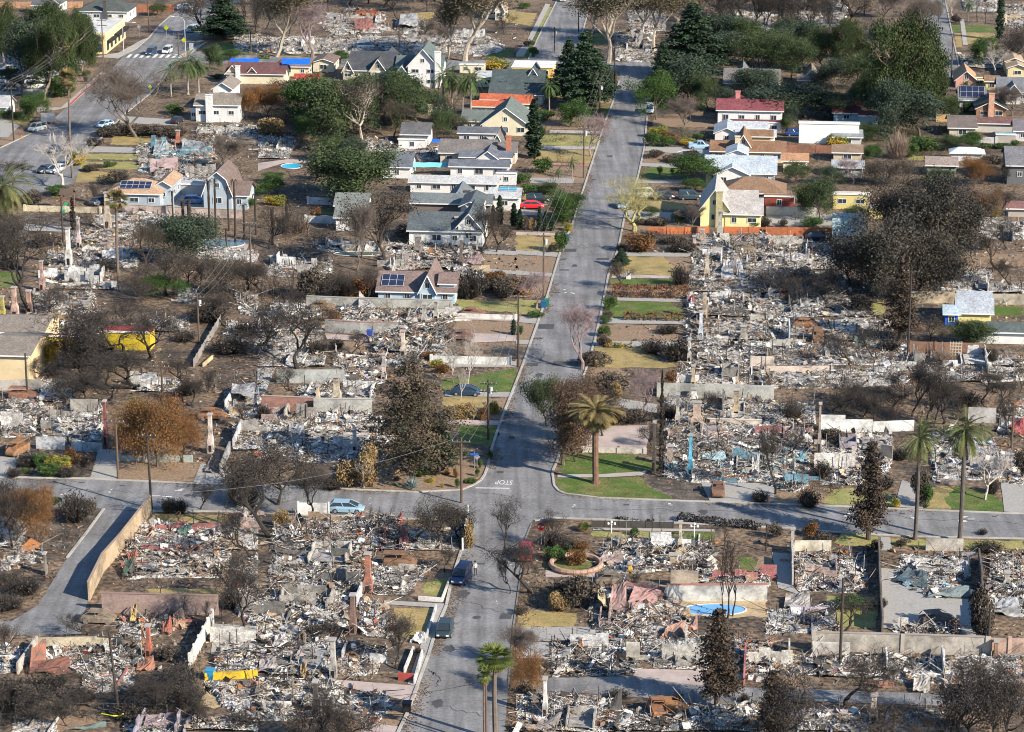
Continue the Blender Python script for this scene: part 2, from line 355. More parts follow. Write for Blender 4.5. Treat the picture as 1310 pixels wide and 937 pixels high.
def area(poly):
    p = np.array(poly)[:, :2]; return abs(np.sum(p[:, 0] * np.roll(p[:, 1], -1) - np.roll(p[:, 0], -1) * p[:, 1])) / 2
rubm = mat('rubble', attr=True, rough=.9, var=.25, scale=1.8, fine=(6, .25), dirt=(.10, .088, .076), dirt_amt=.55, dirt_scale=1.1); ashm = mat('ash', (.46, .45, .43), .95, .45, .8, dirt=(.06, .052, .045), dirt_amt=.95, dirt_scale=.38, fine=(3.5, .6), bump=.7)
def hfield(xy, r):                                # lumpy heap height
    ph = r.uniform(0, 6.28, 8); kx = r.normal(0, .45, 8); ky = r.normal(0, .45, 8); z = 0
    for i in range(8): z = z + np.sin(xy[:, 0] * kx[i] + xy[:, 1] * ky[i] + ph[i])
    return np.clip(z * .13 + .24, .02, 1.4)
RN = [0]
RS = .33
def rubble(cr, pts, look='grey ash and rubble of a burned house', accents=(), dens=7.0, tall=1.0, dark=0.0, name='rubble', label=None, weights=None, mound=True, walls=True):
    """the collapsed remains on one lot: photo outline (x,y) in crop cr -> uncountable pieces of wall, roof sheet, pipe and ash"""
    RN[0] += 1; r = np.random.default_rng(1000 + RN[0]); pp = [P(cr, *p) for p in pts]; poly = np.array([G(*p)[:2] for p in pp]); ar = area(poly); n = int(ar * dens * 6)
    cols = np.array(RUB + list(accents)); w = np.concatenate([RUBW * np.where(np.arange(12) < 4, 1 - dark * .6, 1), np.full(len(accents), 2.6)]); w /= w.sum()
    hs = int(r.integers(1e6)); hf = lambda xy: hfield(xy, np.random.default_rng(hs))
    # colour patches: neighbouring pieces share a bias
    seeds = scatter(poly, 34, r); bias = r.choice(len(cols), 34, p=w)
    def colour(xy, keep=.62):
        k = r.choice(len(cols), len(xy), p=w); d = ((xy[:, None] - seeds[None]) ** 2).sum(2).argmin(1); m = r.random(len(xy)) < keep; k[m] = bias[d[m]]
        return np.clip(cols[k] * r.uniform(.75, 1.25, (len(xy), 1)), 0, .78)
    m = MB(); ph = r.uniform(0, 6.28, 6); kk = r.normal(0, .55, (6, 2)); fld = lambda q: sum(np.sin(q @ kk[i] + ph[i]) for i in range(6))
    lo = (poly @ np.c_[V[:2], U[:2]]).min(0); hi = (poly @ np.c_[V[:2], U[:2]]).max(0); rooms = []
    for i in range(int(3 + ar / 70)):
        a0, b0 = r.uniform(lo, hi); a1 = a0 + r.uniform(2.2, 6); b1 = b0 + r.uniform(2.2, 7); cs = [V * x + U * y for x, y in ((a0, b0), (a1, b0), (a1, b1), (a0, b1))]
        if inpoly(np.array([q[0] for q in cs]), np.array([q[1] for q in cs]), poly).all() and not any(a0 < R1[2] and a1 > R1[0] and b0 < R1[3] and b1 > R1[1] for R1 in rooms): rooms.append((a0, b0, a1, b1, r.random() < .4))
    if walls:
        for (a0, b0, a1, b1, bare) in rooms:
            wcol = np.array(RUB[r.integers(0, 3)] if r.random() < .6 else (accents[0] if accents else RUB[8])) * .85; hh = r.choice([.35, .6, 1.1, 1.9], p=[.4, .3, .2, .1]) * tall
            if bare: m.boxes([V * (a0 + a1) / 2 + U * (b0 + b1) / 2 + Z * (.42 + .003 * len(m.v))], [[a1 - a0 - .3, b1 - b0 - .3, .06]], [[0, 0, -TH]], np.array(RUB[r.integers(1, 4)]) * .85)
            for (p, q) in (((a0, b0), (a1, b0)), ((a1, b0), (a1, b1)), ((a1, b1), (a0, b1)), ((a0, b1), (a0, b0))):
                if r.random() < .2: continue
                A_ = V * p[0] + U * p[1]; B_ = V * q[0] + U * q[1]; L_ = np.linalg.norm(B_ - A_); k = max(2, int(L_ / .8)); an = math.atan2(B_[1] - A_[1], B_[0] - A_[0])
                for j in range(k):
                    if r.random() < .16: continue
                    hj = (hh + .4) * r.uniform(.6, 1.05); m.boxes([A_ + (B_ - A_) * (j + .5) / k + Z * hj / 2], [[L_ / k, .16, hj]], [[0, 0, an]], np.clip(wcol * r.uniform(.55, 1.15), 0, .8))
    def inroom(q):
        u = q @ V[:2]; w_ = q @ U[:2]; k = np.zeros(len(q), bool)
        for (a0, b0, a1, b1, bare) in rooms:
            if bare: k |= (u > a0) & (u < a1) & (w_ > b0) & (w_ < b1)
        return k
    xy = scatter(poly, n, r); fv = fld(xy); xy = xy[((fv > -.9) | (r.random(n) < .3)) & (~inroom(xy) | (r.random(n) < .15))]; n = len(xy); z = hf(xy)                                   # small chunks, thinner where the floor shows
    s = r.lognormal(-1.45, .55, (n, 3)) * np.array([1.25, 1.25, .6]); s = np.clip(s * RS, .04, 1.3)
    m.boxes(np.c_[xy, z * r.uniform(.5, 1, n) + s[:, 2] * .3], s, np.c_[r.normal(0, .4, n), r.normal(0, .4, n), r.uniform(0, 6.28, n)], colour(xy), taper=r.uniform(.5, 1, n))
    k = int(n * .016); xy = scatter(poly, k, r); z = hf(xy)                 # tilted sheets and plaster plates
    s = np.c_[r.lognormal(-.55, .5, k), r.lognormal(-.8, .5, k), np.full(k, .05)]; s = np.clip(s, .04, 2.4)
    m.boxes(np.c_[xy, z + .15 * r.random(k) + .1], s, np.c_[r.normal(0, .55, k), r.normal(0, .5, k), r.uniform(0, 6.28, k)], colour(xy, .3))
    k = int(n * .018); xy = scatter(poly, k, r); z = hf(xy); l = r.uniform(.8, 3.2, k)     # pipes, studs, beams
    a = r.uniform(0, 6.28, k); e = r.normal(.1, .35, k); d = np.c_[np.cos(a) * np.cos(e), np.sin(a) * np.cos(e), np.sin(np.abs(e))]; A = np.c_[xy, z]; B = A + d * l[:, None]; c = colour(xy, 0) * .7
    m.segs(A, B, r.uniform(.02, .07, k), .03, 4, c)
    k = int(ar * .12 * tall); xy = scatter(poly, k, r); hh = r.uniform(.6, 2.3, k) * tall      # upright studs and stubs
    if k: m.segs(np.c_[xy, np.zeros(k)], np.c_[xy + r.normal(0, .12, (k, 2)), hh], .06, .05, 4, np.clip(colour(xy, 0) * .55, .02, .5))
    if walls:                                       # foundation lines and wall stubs on the grid of the former rooms
        lo = (poly @ np.c_[V[:2], U[:2]]).min(0); hi = (poly @ np.c_[V[:2], U[:2]]).max(0)
        C = []; S = []; E = []; cc = []
        wc = cols[r.choice(len(cols), p=w)] if len(accents) == 0 or r.random() < .4 else np.array(accents[0])
        wc = np.clip(np.maximum(wc, .16), 0, .7)
        for i in range(int(3 + ar / 60)):
            a0 = r.uniform(lo[0], hi[0]); b0 = r.uniform(lo[1], hi[1]); al = r.random() < .6; L = r.uniform(1, 5.5)
            p = V * a0 + U * b0
            if not inpoly(p[:1], p[1:2], poly)[0]: continue
            h = r.choice([.35, .5, .8, 1.5, 2.2], p=[.3, .25, .2, .15, .10]) * tall; q = max(1, int(L / 1.2))
            for j in range(q):
                t = (j + .5) / q - .5; hj = h * r.uniform(.55, 1.0); C.append(p + (V if al else U) * L * t + Z * hj / 2); S.append([L / q, .18, hj]); E.append([0, 0, -TH + (0 if al else math.pi / 2)]); cc.append(wc * r.uniform(.65, 1.2))
        if C: m.boxes(C, S, E, np.array(cc))
    px, py = np.mean([p[0] for p in pp]), np.mean([p[1] for p in pp])
    g = G(px, py); lab = label or autolabel(look, px, py)
    o = m.build(name, rubm, loc=(g[0], g[1], 0)); tag(o, lab, 'rubble', 'burned house lots', 'stuff')
    if mound:                                       # ash bed under the pieces, a shallow heap
        nx = 26; xs = np.linspace(poly[:, 0].min(), poly[:, 0].max(), nx); ys = np.linspace(poly[:, 1].min(), poly[:, 1].max(), nx); X, Y = np.meshgrid(xs, ys); q = np.c_[X.ravel(), Y.ravel()]
        ins = inpoly(q[:, 0], q[:, 1], poly); zz = np.where(ins, hf(q) * .62 + .03, -.25)
        idx = np.arange(nx * nx).reshape(nx, nx); f = np.stack([idx[:-1, :-1], idx[:-1, 1:], idx[1:, 1:], idx[1:, :-1]], -1).reshape(-1, 4); f = f[ins[f].any(1)]
        b = MB(); b.add(np.c_[q, zz], f); ab = b.build('ash_bed', ashm, parent=None, loc=(g[0], g[1], 0)); ab.parent = o; ab.location = (0, 0, 0)
    return o
def chimney(c, x, yb, yt, w, col, look, shoulder=True, label=None, cat='chimney', name='chimney'):
    px, py = P(c, x, yb); _, pt = P(c, x, yt); g = G(px, py); h = HT(px, py, pt); L = Lpx(py); W = w / 3.97 / L * .8
    o = thing(name, label or autolabel(look, px, py), cat, tuple(g), 'chimneys left standing')
    m = MB(); an = -TH; hb = h * .34
    if shoulder:
        m.boxes([g + Z * hb / 2], [[W * 1.25, 1.0, hb]], [[0, 0, an]])
        sh = W * 1.25; n = 4
        for i in range(n):
            t = (i + .5) / n; ww = sh + (W * .8 - sh) * t; m.boxes([g + Z * (hb + h * .12 * t)], [[ww, 1.0 - .25 * t, h * .12 / n]], [[0, 0, an]])
        m.boxes([g + Z * (hb + h * .12 + (h * .54) / 2)], [[W * .8, .7, h * .54]], [[0, 0, an]], taper=[.93])
    else: m.boxes([g + Z * h / 2], [[W, .75, h]], [[0, 0, an]], taper=[.9])
    m.build('stack', mat('stack_%d_%d_%d' % tuple(int(q * 100) for q in col), col, .92, .22, .8, dirt=(.07, .06, .055), dirt_amt=.7, dirt_scale=.6, fine=(6, .18)), o)
    cp = MB(); cp.boxes([g + Z * (h + .05)], [[W * .8 + .22, .9, .16]], [[0, 0, an]]); cp.build('cap', mat('conc_cap', (.35, .33, .31), .9, .2), o)
    if shoulder:
        fb = MB(); fb.boxes([g - U * .52 + Z * hb * .4], [[W * .6, .06, hb * .5]], [[0, 0, an]]); fb.build('firebox', mat('soot', (.02, .018, .016), 1), o)
    return o

# vehicles: body and cabin lofted from a side profile
def car(c, x, yb, heading, kind='sedan', col=(.3, .3, .3), label='', burnt=False, name='parked_car', group='parked cars', cat='car', L=4.4):
    if burnt: L = 4.0; col = tuple(q * .62 + .02 for q in col)
    px, py = P(c, x, yb); g = G(px, py); o = thing(name, label, cat, tuple(g), group); o.rotation_euler = (0, 0, 0)
    an = -TH + heading; ca, sa = math.cos(an), math.sin(an)
    def w(p): p = np.asarray(p, float); return np.c_[g[0] + p[:, 0] * ca - p[:, 1] * sa, g[1] + p[:, 0] * sa + p[:, 1] * ca, p[:, 2] + g[2]]
    T = {'sedan': dict(hood=.95, roof=1.42, cab=(-.42, .36, -.25, .14)), 'suv': dict(hood=1.08, roof=1.75, cab=(-.5, .32, -.47, .14)), 'hatch': dict(hood=.98, roof=1.52, cab=(-.48, .33, -.38, .08)), 'van': dict(hood=1.15, roof=1.85, cab=(-.5, .40, -.49, .26)), 'pickup': dict(hood=1.05, roof=1.75, cab=(-.12, .27, -.08, .16))}[kind]
    hw = .9; hd = T['hood']; rf = T['roof']; x0, x1, r0, r1 = [q * L for q in T['cab']]
    bd = MB(); st = [(-L / 2, .45, hd * .82, .8), (-L / 2 + .15, .28, hd * .96, .86), (-L * .28, .25, hd, 1), (L * .2, .25, hd, 1), (L / 2 - .5, .27, hd * .88, .93), (L / 2 - .1, .3, hd * .74, .82), (L / 2, .45, hd * .6, .72)]
    sect = lambda s_: [(-hw * s_[3], s_[1]), (-hw * s_[3], s_[2] * .75), (-hw * s_[3] * .88, s_[2]), (hw * s_[3] * .88, s_[2]), (hw * s_[3], s_[2] * .75), (hw * s_[3], s_[1])]
    vs = []; [vs.extend([(s_[0], a, b) for a, b in sect(s_)]) for s_ in st]
    fs = [[i * 6 + j, i * 6 + (j + 1) % 6, (i + 1) * 6 + (j + 1) % 6, (i + 1) * 6 + j] for i in range(6) for j in range(6)]
    bd.add(w(vs), fs); bd.f.append(np.array([0, 5, 4, 3, 2, 1]) + bd.k - 42); bd.n.append(np.array([6])); bd.m.append(np.array([0])); bd.f.append(np.array([36, 37, 38, 39, 40, 41]) + bd.k - 42); bd.n.append(np.array([6])); bd.m.append(np.array([0]))
    bd.add(w([(r0, -.66, rf), (r1, -.66, rf), (r1, .66, rf), (r0, .66, rf), (r0, -.68, rf - .08), (r1, -.68, rf - .08), (r1, .68, rf - .08), (r0, .68, rf - .08)]), [[0, 1, 2, 3], [4, 5, 1, 0], [5, 6, 2, 1], [6, 7, 3, 2], [7, 4, 0, 3]])
    for sy in (-1, 1):
        for (a, b) in ((x0, r0), (x1, r1), ((x0 + x1) / 2, (r0 + r1) / 2)): bd.segs(w([(a, sy * .78, hd)]), w([(b, sy * .67, rf - .03)]), .05, .04, 4)
    if kind == 'pickup':
        for sy in (-1, 1): bd.add(w([(-L / 2 + .1, sy * .8, hd), (x0, sy * .8, hd), (x0, sy * .8, hd + .25), (-L / 2 + .1, sy * .8, hd + .25)]), [0, 1, 2, 3])
    body_m = mat('rusted_car_%d' % int(col[0] * 100), col, .9, .35, 1.5, dirt=(.12, .10, .09), dirt_amt=.8, dirt_scale=1.0) if burnt else mat('paint_%d_%d_%d' % tuple(int(q * 100) for q in col), col, .3, .04, spec=.5)
    bd.build('body', body_m, o)
    if not burnt:
        gl = MB(); v = w([(x0, -.79, hd - .02), (x1, -.79, hd - .02), (x1, .79, hd - .02), (x0, .79, hd - .02), (r0, -.655, rf - .07), (r1, -.655, rf - .07), (r1, .655, rf - .07), (r0, .655, rf - .07)])
        gl.add(v, [[0, 1, 5, 4], [1, 2, 6, 5], [2, 3, 7, 6], [3, 0, 4, 7]]); gl.build('window', mat('car_glass', (.03, .04, .05), .08, .05, spec=.5), o)
        for sy in (-1, 1):
            hl = MB(); hl.boxes(w([(L / 2 - .03, sy * .52, hd * .58)]), [[.08, .3, .16]], [[0, 0, an]]); hl.build('headlight', mat('lamp_glass', (.8, .8, .78), .2), o)
            tl = MB(); tl.boxes(w([(-L / 2 + .02, sy * .58, hd * .72)]), [[.08, .25, .18]], [[0, 0, an]]); tl.build('tail_light', mat('tail_glass', (.4, .02, .02), .3), o)
    for sx in (-.31, .32):
        for sy in (-1, 1):
            a = w([(sx * L, sy * .68, .33)]); b = w([(sx * L, sy * .9, .33)]); t = MB(); t.segs(a, b, .33, .33, 14); k = t.build('wheel', mat('tyre', (.03, .03, .03), .9) if not burnt else mat('burnt_rim', (.2, .17, .15), .9, .3), o)
            q = MB(); q.segs(w([(sx * L, sy * .885, .33)]), w([(sx * L, sy * .915, .33)]), .19, .19, 10); q.build('rim', mat('rim', (.45, .45, .47), .35, metal=.6) if not burnt else mat('burnt_rim'), k)
    return o
WOODP = mat('pole_wood', (.115, .08, .06), .9, .25, 1.0)
def pole(c, x, yb, yt, look='wooden utility pole', arms=1, lean=0.0, dark=False, label=None, trans=False, lamp=0):
    px, py = P(c, x, yb); _, pt = P(c, x, yt); g = G(px, py); h = HT(px, py, pt); top = g + Z * h + V * lean * h
    o = thing('utility_pole', label or autolabel(look, px, py), 'utility pole', tuple(g), 'utility poles'); m = MB(); m.path([g, (g + top) / 2, top], [.17, .15, .12], 8)
    mt = WOODP if not dark else mat('pole_dark', (.055, .045, .04), .9, .25, 1.0); m.build('shaft', mt, o); pts = []
    for i in range(arms):
        a = MB(); q = top - Z * (.5 + i * 1.1); a.boxes([q - U * .16], [[2.4, .12, .14]], [[0, 0, -TH]]); a.build('crossarm', mt, o)
        s = MB(); s.segs([q + V * e + Z * .07 - U * .16 for e in (-1.1, -.5, .5, 1.1)], [q + V * e + Z * .27 - U * .16 for e in (-1.1, -.5, .5, 1.1)], .05, .03, 6); s.build('insulator', mat('insulator', (.4, .38, .36), .4), o)
        if i == 0: pts = [q + V * e + Z * .27 - U * .16 for e in (-1.1, 0, 1.1)]
    if trans:
        t = MB(); q = top - Z * 1.9 + V * .38; t.segs([q], [q + Z * .9], .24, .24, 12); t.build('transformer', mat('transf', (.5, .52, .54), .5), o)
    return pts or [top]
def streetlight(c, x, yb, yt, side=-1, label='', sign=False):
    px, py = P(c, x, yb); g = G(px, py); h = HT(px, py, P(c, x, yt)[1]); o = thing('street_lamp', label or autolabel('grey metal street lamp', px, py), 'street lamp', tuple(g), 'street lamps'); m = MB(); m.path([g, g + Z * h * .9, g + Z * h + V * side * .5], [.11, .08, .06], 8); m.build('shaft', mat('galv2', (.42, .43, .44), .5, .1), o)
    a = MB(); e = g + Z * (h + .3) + V * side * 2.6; a.path([g + Z * h + V * side * .5, g + Z * (h + .3) + V * side * 1.6, e], .05, 6); a.build('arm', mat('galv2'), o)
    l = MB(); l.boxes([e + V * side * .3], [[.8, .3, .15]], [[0, 0, -TH]], taper=[.7]); l.build('lamp_head', mat('lamph', (.6, .6, .6), .5), o)
WN = [0]
def wire(A, B, sag=1.0, rad=.028, look='overhead power line'):
    WN[0] += 1; t = np.linspace(0, 1, 15)[:, None]; A = np.array(A); B = np.array(B); p = A + (B - A) * t; p[:, 2] -= (4 * sag * t * (1 - t))[:, 0]; m = MB(); m.path(p, rad, 4)
    o = m.build('power_line', mat('wire', (.12, .12, .12), .5), loc=tuple(A)); q = proj((A + B) / 2); tag(o, autolabel(look, q[0], q[1]), 'power line', 'overhead lines'); return o
def patch(name, cr, pts, m, z=.03, label=None, kind='structure', cat=None, h=0, group=None):
    g = np.array([G(*P(cr, *p)) for p in pts]); b = MB()
    if h: b.prism(g, -.02, h)
    else:
        if name in ('lawn', 'bare_earth', 'burned_earth', 'tan_slab'):
            rr = np.random.default_rng(int(abs(g[0][0] * 100)) % 9999); q = []
            for a_, b_ in zip(g, np.roll(g, -1, 0)):
                k = max(1, int(np.linalg.norm(b_ - a_) / .8)); t_ = np.arange(k)[:, None] / k; e_ = a_ + (b_ - a_) * t_; e_[1:, :2] += rr.normal(0, .16, (k - 1, 2)) + .3 * np.sin(np.arange(1, k) * .9 + rr.random() * 6)[:, None] * rr.uniform(.2, 1); q.append(e_)
            g = np.concatenate(q)
        a = np.sum(g[:, 0] * np.roll(g[:, 1], -1) - np.roll(g[:, 0], -1) * g[:, 1]); q = g if a > 0 else g[::-1]; q = q.copy(); q[:, 2] = z; b.add(q, np.arange(len(q)))
    o = b.build(name, m, loc=(g[0][0], g[0][1], 0)); o['kind'] = kind; px, py = np.mean([P(cr, *p) for p in pts], axis=0)
    if label: o['label'] = label if len(label.split()) > 6 else autolabel(label, px, py); USED[o['label']] = 1
    if kind != 'structure' or cat: o['category'] = cat or name.replace('_', ' ')
    return o
# ---------------------------------------------------------------- vegetation prototypes
def norm(v): return v / max(1e-9, np.linalg.norm(v))
def skeleton(seed, h=10.0, trunk=.3, levels=4, nb=4, spread=.9, up=.25, ratio=.62, wob=.22, r0=.28, lean=0.05, multi=1, gnarl=0):
    r = np.random.default_rng(seed); A = []; B = []; RA = []; RB = []; tips = []
    def branch(p, d, L, rad, lv):
        n = 4 if lv < 2 else 3
        pts = [p]; q = p.copy(); dd = d.copy()
        for i in range(n):
            dd = norm(dd + r.normal(0, wob * (1 + gnarl), 3) + np.array([0, 0, up * .25])); q2 = q + dd * L / n
            ra = rad * (1 - .55 * i / n); rb = rad * (1 - .55 * (i + 1) / n)
            A.append(q); B.append(q2); RA.append(ra); RB.append(rb); q = q2; pts.append(q)
        if lv >= levels: tips.append(q); return
        k = nb if lv else nb + 1
        for j in range(k):
            t = 1.0 if j == 0 else r.uniform(.45 if lv else .75, 1.0)
            i = min(n - 1, int(t * n)); pp = pts[i] + (pts[i + 1] - pts[i]) * (t * n - i)
            az = r.uniform(0, 2 * math.pi) if lv else j * 2 * math.pi / k + r.uniform(-.4, .4)
            side = np.array([math.cos(az), math.sin(az), 0.0])
            nd = norm(dd * (1 - spread * .5) + side * spread * r.uniform(.6, 1.1) + np.array([0, 0, up]))
            branch(pp, nd, L * ratio * r.uniform(.75, 1.2) if lv else (h * (1 - trunk)) * .48 * r.uniform(.8, 1.15), rad * (.62 if lv else .6) * r.uniform(.7, 1), lv + 1)
    for m in range(multi):
        a = r.uniform(0, 6.28); branch(np.array([math.cos(a), math.sin(a), 0]) * (.25 if multi > 1 else 0), norm(np.array([math.cos(a) * lean * (3 if multi > 1 else 1), math.sin(a) * lean * (3 if multi > 1 else 1), 1.0])), h * trunk, r0 / math.sqrt(multi), 0)
    A, B, RA, RB, T = map(np.array, (A, B, RA, RB, tips))
    z = max(A[:, 2].max(), B[:, 2].max()); s = h / z
    return A * s, B * s, RA, RB, T * s
def leaf_quads(C, size, r, up=.3, asp=.7):
    n = len(C); d = r.normal(0, 1, (n, 3)); d /= np.linalg.norm(d, axis=1, keepdims=True)
    e = r.normal(0, 1, (n, 3)); e[:, 2] += up; e = np.cross(d, e); e /= np.linalg.norm(e, axis=1, keepdims=True); f = d
    s = size * r.uniform(.6, 1.35, (n, 1)); a = e * s; b = f * s * asp
    return np.stack([C - a - b * .3, C - b, C + a + b * .2, C + b], 1)
def leafcols(r, n, cols, grp=None, var=.25):
    cols = np.array(cols, float); k = r.integers(0, len(cols), n) if grp is None else grp % len(cols)
    return cols[k] * r.uniform(1 - var, 1 + var, (n, 1))
bark = mat('bark', (.16, .125, .10), .95, .25, 1.5, attr=True)
leafm = mat('leaf', (.1, .1, .1), .8, .15, .4, attr=True, spec=.15)
def fin(name, mbT, mbC, h):
    root = bpy.data.objects.new(name, None); COL.objects.link(root)
    if mbT: mbT.build('trunk', bark, root)
    if mbC: mbC.build('crown', leafm, root)
    root['h'] = h; return root
def clumps(r, tips, per, rad, flat=.75):
    n = len(tips); c = np.repeat(tips, per, axis=0) + r.normal(0, 1, (n * per, 3)) * np.array([rad, rad, rad * flat]); return c, np.repeat(np.arange(n), per)
def mk_leafy(name, seed, cols, h=10, per=22, rad=.55, size=.22, barkc=(.13, .10, .08), keep=1.0, sk=None, low=0, haze=0):
    r = np.random.default_rng(seed + 99); kw = dict(levels=3, nb=4, spread=.85, up=.28, trunk=.26); kw.update(sk or {})
    A, B, ra, rb, T = skeleton(seed, h, **kw)
    t = MB(); big = ra > .05; t.segs(A[big], B[big], ra[big], rb[big], 6, barkc); t.segs(A[~big], B[~big], np.maximum(ra[~big], .022), np.maximum(rb[~big], .016), 3, barkc)
    if haze: TT = np.repeat(T, haze, axis=0) + r.normal(0, .3, (len(T) * haze, 3)); t.segs(TT, TT + r.normal(0, .6, TT.shape), .022, .01, 3, np.array(barkc) * 1.3)
    if keep < 1: T = T[r.random(len(T)) < keep]
    if low: q = T[r.random(len(T)) < low] * [1.0, 1.0, 1.0]; q[:, 2] *= r.uniform(.35, .8, len(q)); T = np.concatenate([T, q])
    size *= .62; per = int(per * 2.1); C, g = clumps(r, T, per, rad); C[:, 2] = np.maximum(C[:, 2], .3)
    pal = r.integers(0, len(cols), len(T))[g] if len(T) else g
    m = MB(); m.quads(leaf_quads(C, size, r), leafcols(r, len(C), cols, pal))
    return fin(name, t, m, h)
def mk_bare(name, seed, col, h=10, levels=5, nb=3, tw=.018, sk=None, haze=0):
    r = np.random.default_rng(seed + 5); kw = dict(levels=levels, nb=nb, spread=.8, up=.22, trunk=.24, ratio=.66, r0=.26); kw.update(sk or {})
    A, B, ra, rb, T = skeleton(seed, h, **kw); t = MB(); big = ra > .06; c = np.array(col)
    t.segs(A[big], B[big], ra[big], rb[big], 6, c)
    n = (~big).sum(); m = MB(); m.segs(A[~big], B[~big], np.maximum(ra[~big] * .8, tw), np.maximum(rb[~big] * .8, tw * .6), 3, np.clip(c * r.uniform(.7, 1.25, (n, 1)), 0, 1))
    k = haze
    if k:
        TT = np.repeat(T, k, axis=0); D = r.normal(0, .55, TT.shape); m.segs(TT, TT + D, tw * .8, tw * .4, 3, c * .95)
    return fin(name, t, m, h)
def mk_conifer(name, seed, cols, h=14, base=.12, wid=.26, nl=26, per=9, size=.30, barkc=(.10, .075, .06), droop=-.15, ragged=.3, keep=1.0, shape=1.0, leafr=.22):
    r = np.random.default_rng(seed); t = MB(); t.path([[0, 0, 0], [0, 0, h * .5], [0.1, 0, h * .98]], [.32, .2, .04], 7, barkc)
    C = []; A = []; B = []; g = []
    k = 0
    for i in range(nl):
        f = i / (nl - 1); z = h * (base + (1 - base) * f * .98); rad = h * wid * ((1 - f) ** shape * .92 + .05) * (0.55 if f < .06 else 1)
        for j in range(7 if f < .8 else 5):
            if r.random() > keep: continue
            a = r.uniform(0, 6.28); L = rad * r.uniform(1 - ragged, 1 + ragged * .4); d = np.array([math.cos(a), math.sin(a), droop + r.uniform(-.1, .1)])
            p0 = np.array([0, 0, z]); p1 = p0 + d * L; A.append(p0); B.append(p1)
            m = max(2, int(L * 2.4)); per_ = int(per * 2.2); tt = np.linspace(.3, 1, m)[:, None]; q = p0 + (p1 - p0) * tt
            q = np.repeat(q, per_, axis=0) + r.normal(0, 1, (m * per_, 3)) * np.array([leafr, leafr, leafr * .55]) * (1 + .5 * (1 - f)); C.append(q); g += [k] * len(q); k += 1
    t.segs(A, B, .05, .015, 4, barkc); size *= .6; C = np.concatenate(C); m = MB(); m.quads(leaf_quads(C, size, r), leafcols(r, len(C), cols, np.array(g) * 7))
    return fin(name, t, m, h)
def mk_column(name, seed, cols, h=8, rad=.6, n=1500, size=.14, bare=.0):
    r = np.random.default_rng(seed); t = MB(); t.path([[0, 0, 0], [0, 0, h * .95]], [.12, .03], 5, (.1, .08, .07)); z = r.uniform(.03, 1, n) ** .9
    w = rad * np.clip(np.sin(np.clip(z, 0, 1) ** .6 * math.pi) ** .55, .12, 1) * (1 + .25 * np.sin(z * 37)); a = r.uniform(0, 6.28, n); q = r.uniform(.45, 1, n)
    C = np.c_[np.cos(a) * w * q, np.sin(a) * w * q, z * h]; m = MB(); m.quads(leaf_quads(C, size, r, 2, 1.0), leafcols(r, n, cols)); return fin(name, t, m, h)
def mk_shrub(name, seed, cols, h=2.0, w=1.5, n=2200, size=.085, lumps=9):
    r = np.random.default_rng(seed); L = r.normal(0, 1, (lumps, 3)); L /= np.linalg.norm(L, axis=1, keepdims=True); L *= np.array([w * .55, w * .55, h * .28]); L[:, 2] += h * .52
    g = r.integers(0, lumps, n); d = r.normal(0, 1, (n, 3)); d /= np.linalg.norm(d, axis=1, keepdims=True)
    C = L[g] + d * (r.uniform(.5, 1, (n, 1)) * np.array([w * .45, w * .45, h * .3])); C[:, 2] = np.clip(C[:, 2], .05, h * 1.1)
    t = MB(); t.segs(np.zeros((7, 3)), L[:7] if lumps >= 7 else L[r.integers(0, lumps, 7)], .04, .015, 4, (.1, .08, .06))
    m = MB(); m.quads(leaf_quads(C, size, r), leafcols(r, n, cols, g)); o = fin(name, t, m, h)
    for c in o.children:
        if c.name.startswith('trunk'): c.name = 'stem'
        else: c.name = 'foliage'
    return o
def mk_twiggy(name, seed, col, h=2.4, w=1.8, n=260, leaf=None):
    r = np.random.default_rng(seed); m = MB(); a = r.uniform(0, 6.28, n); q = r.uniform(0, 1, n) ** .6
    A = np.c_[np.cos(a) * q * w * .25, np.sin(a) * q * w * .25, np.zeros(n)]; B = np.c_[np.cos(a) * q * w, np.sin(a) * q * w, h * r.uniform(.4, 1, n) * (1 - .35 * q)]
    M = (A + B) / 2 + r.normal(0, .15, (n, 3)); M[:, 2] = np.abs(M[:, 2]); c = np.array(col) * r.uniform(.6, 1.3, (n, 1))
    m.segs(A, M, .03, .022, 3, c); m.segs(M, B, .022, .012, 3, c)
    K = 3; BB = np.repeat(M, K, 0); EE = BB + r.normal(0, .4, BB.shape) + [0, 0, .3]; m.segs(BB, EE, .016, .008, 3, np.repeat(c, K, 0))
    root = bpy.data.objects.new(name, None); COL.objects.link(root); m.build('stem', bark, root)
    if leaf: C = B[r.integers(0, n, 350)] + r.normal(0, .2, (350, 3)); C[:, 2] = np.abs(C[:, 2]); l = MB(); l.quads(leaf_quads(C, .12, r), leafcols(r, 350, leaf)); l.build('foliage', leafm, root)
    root['h'] = h; return root
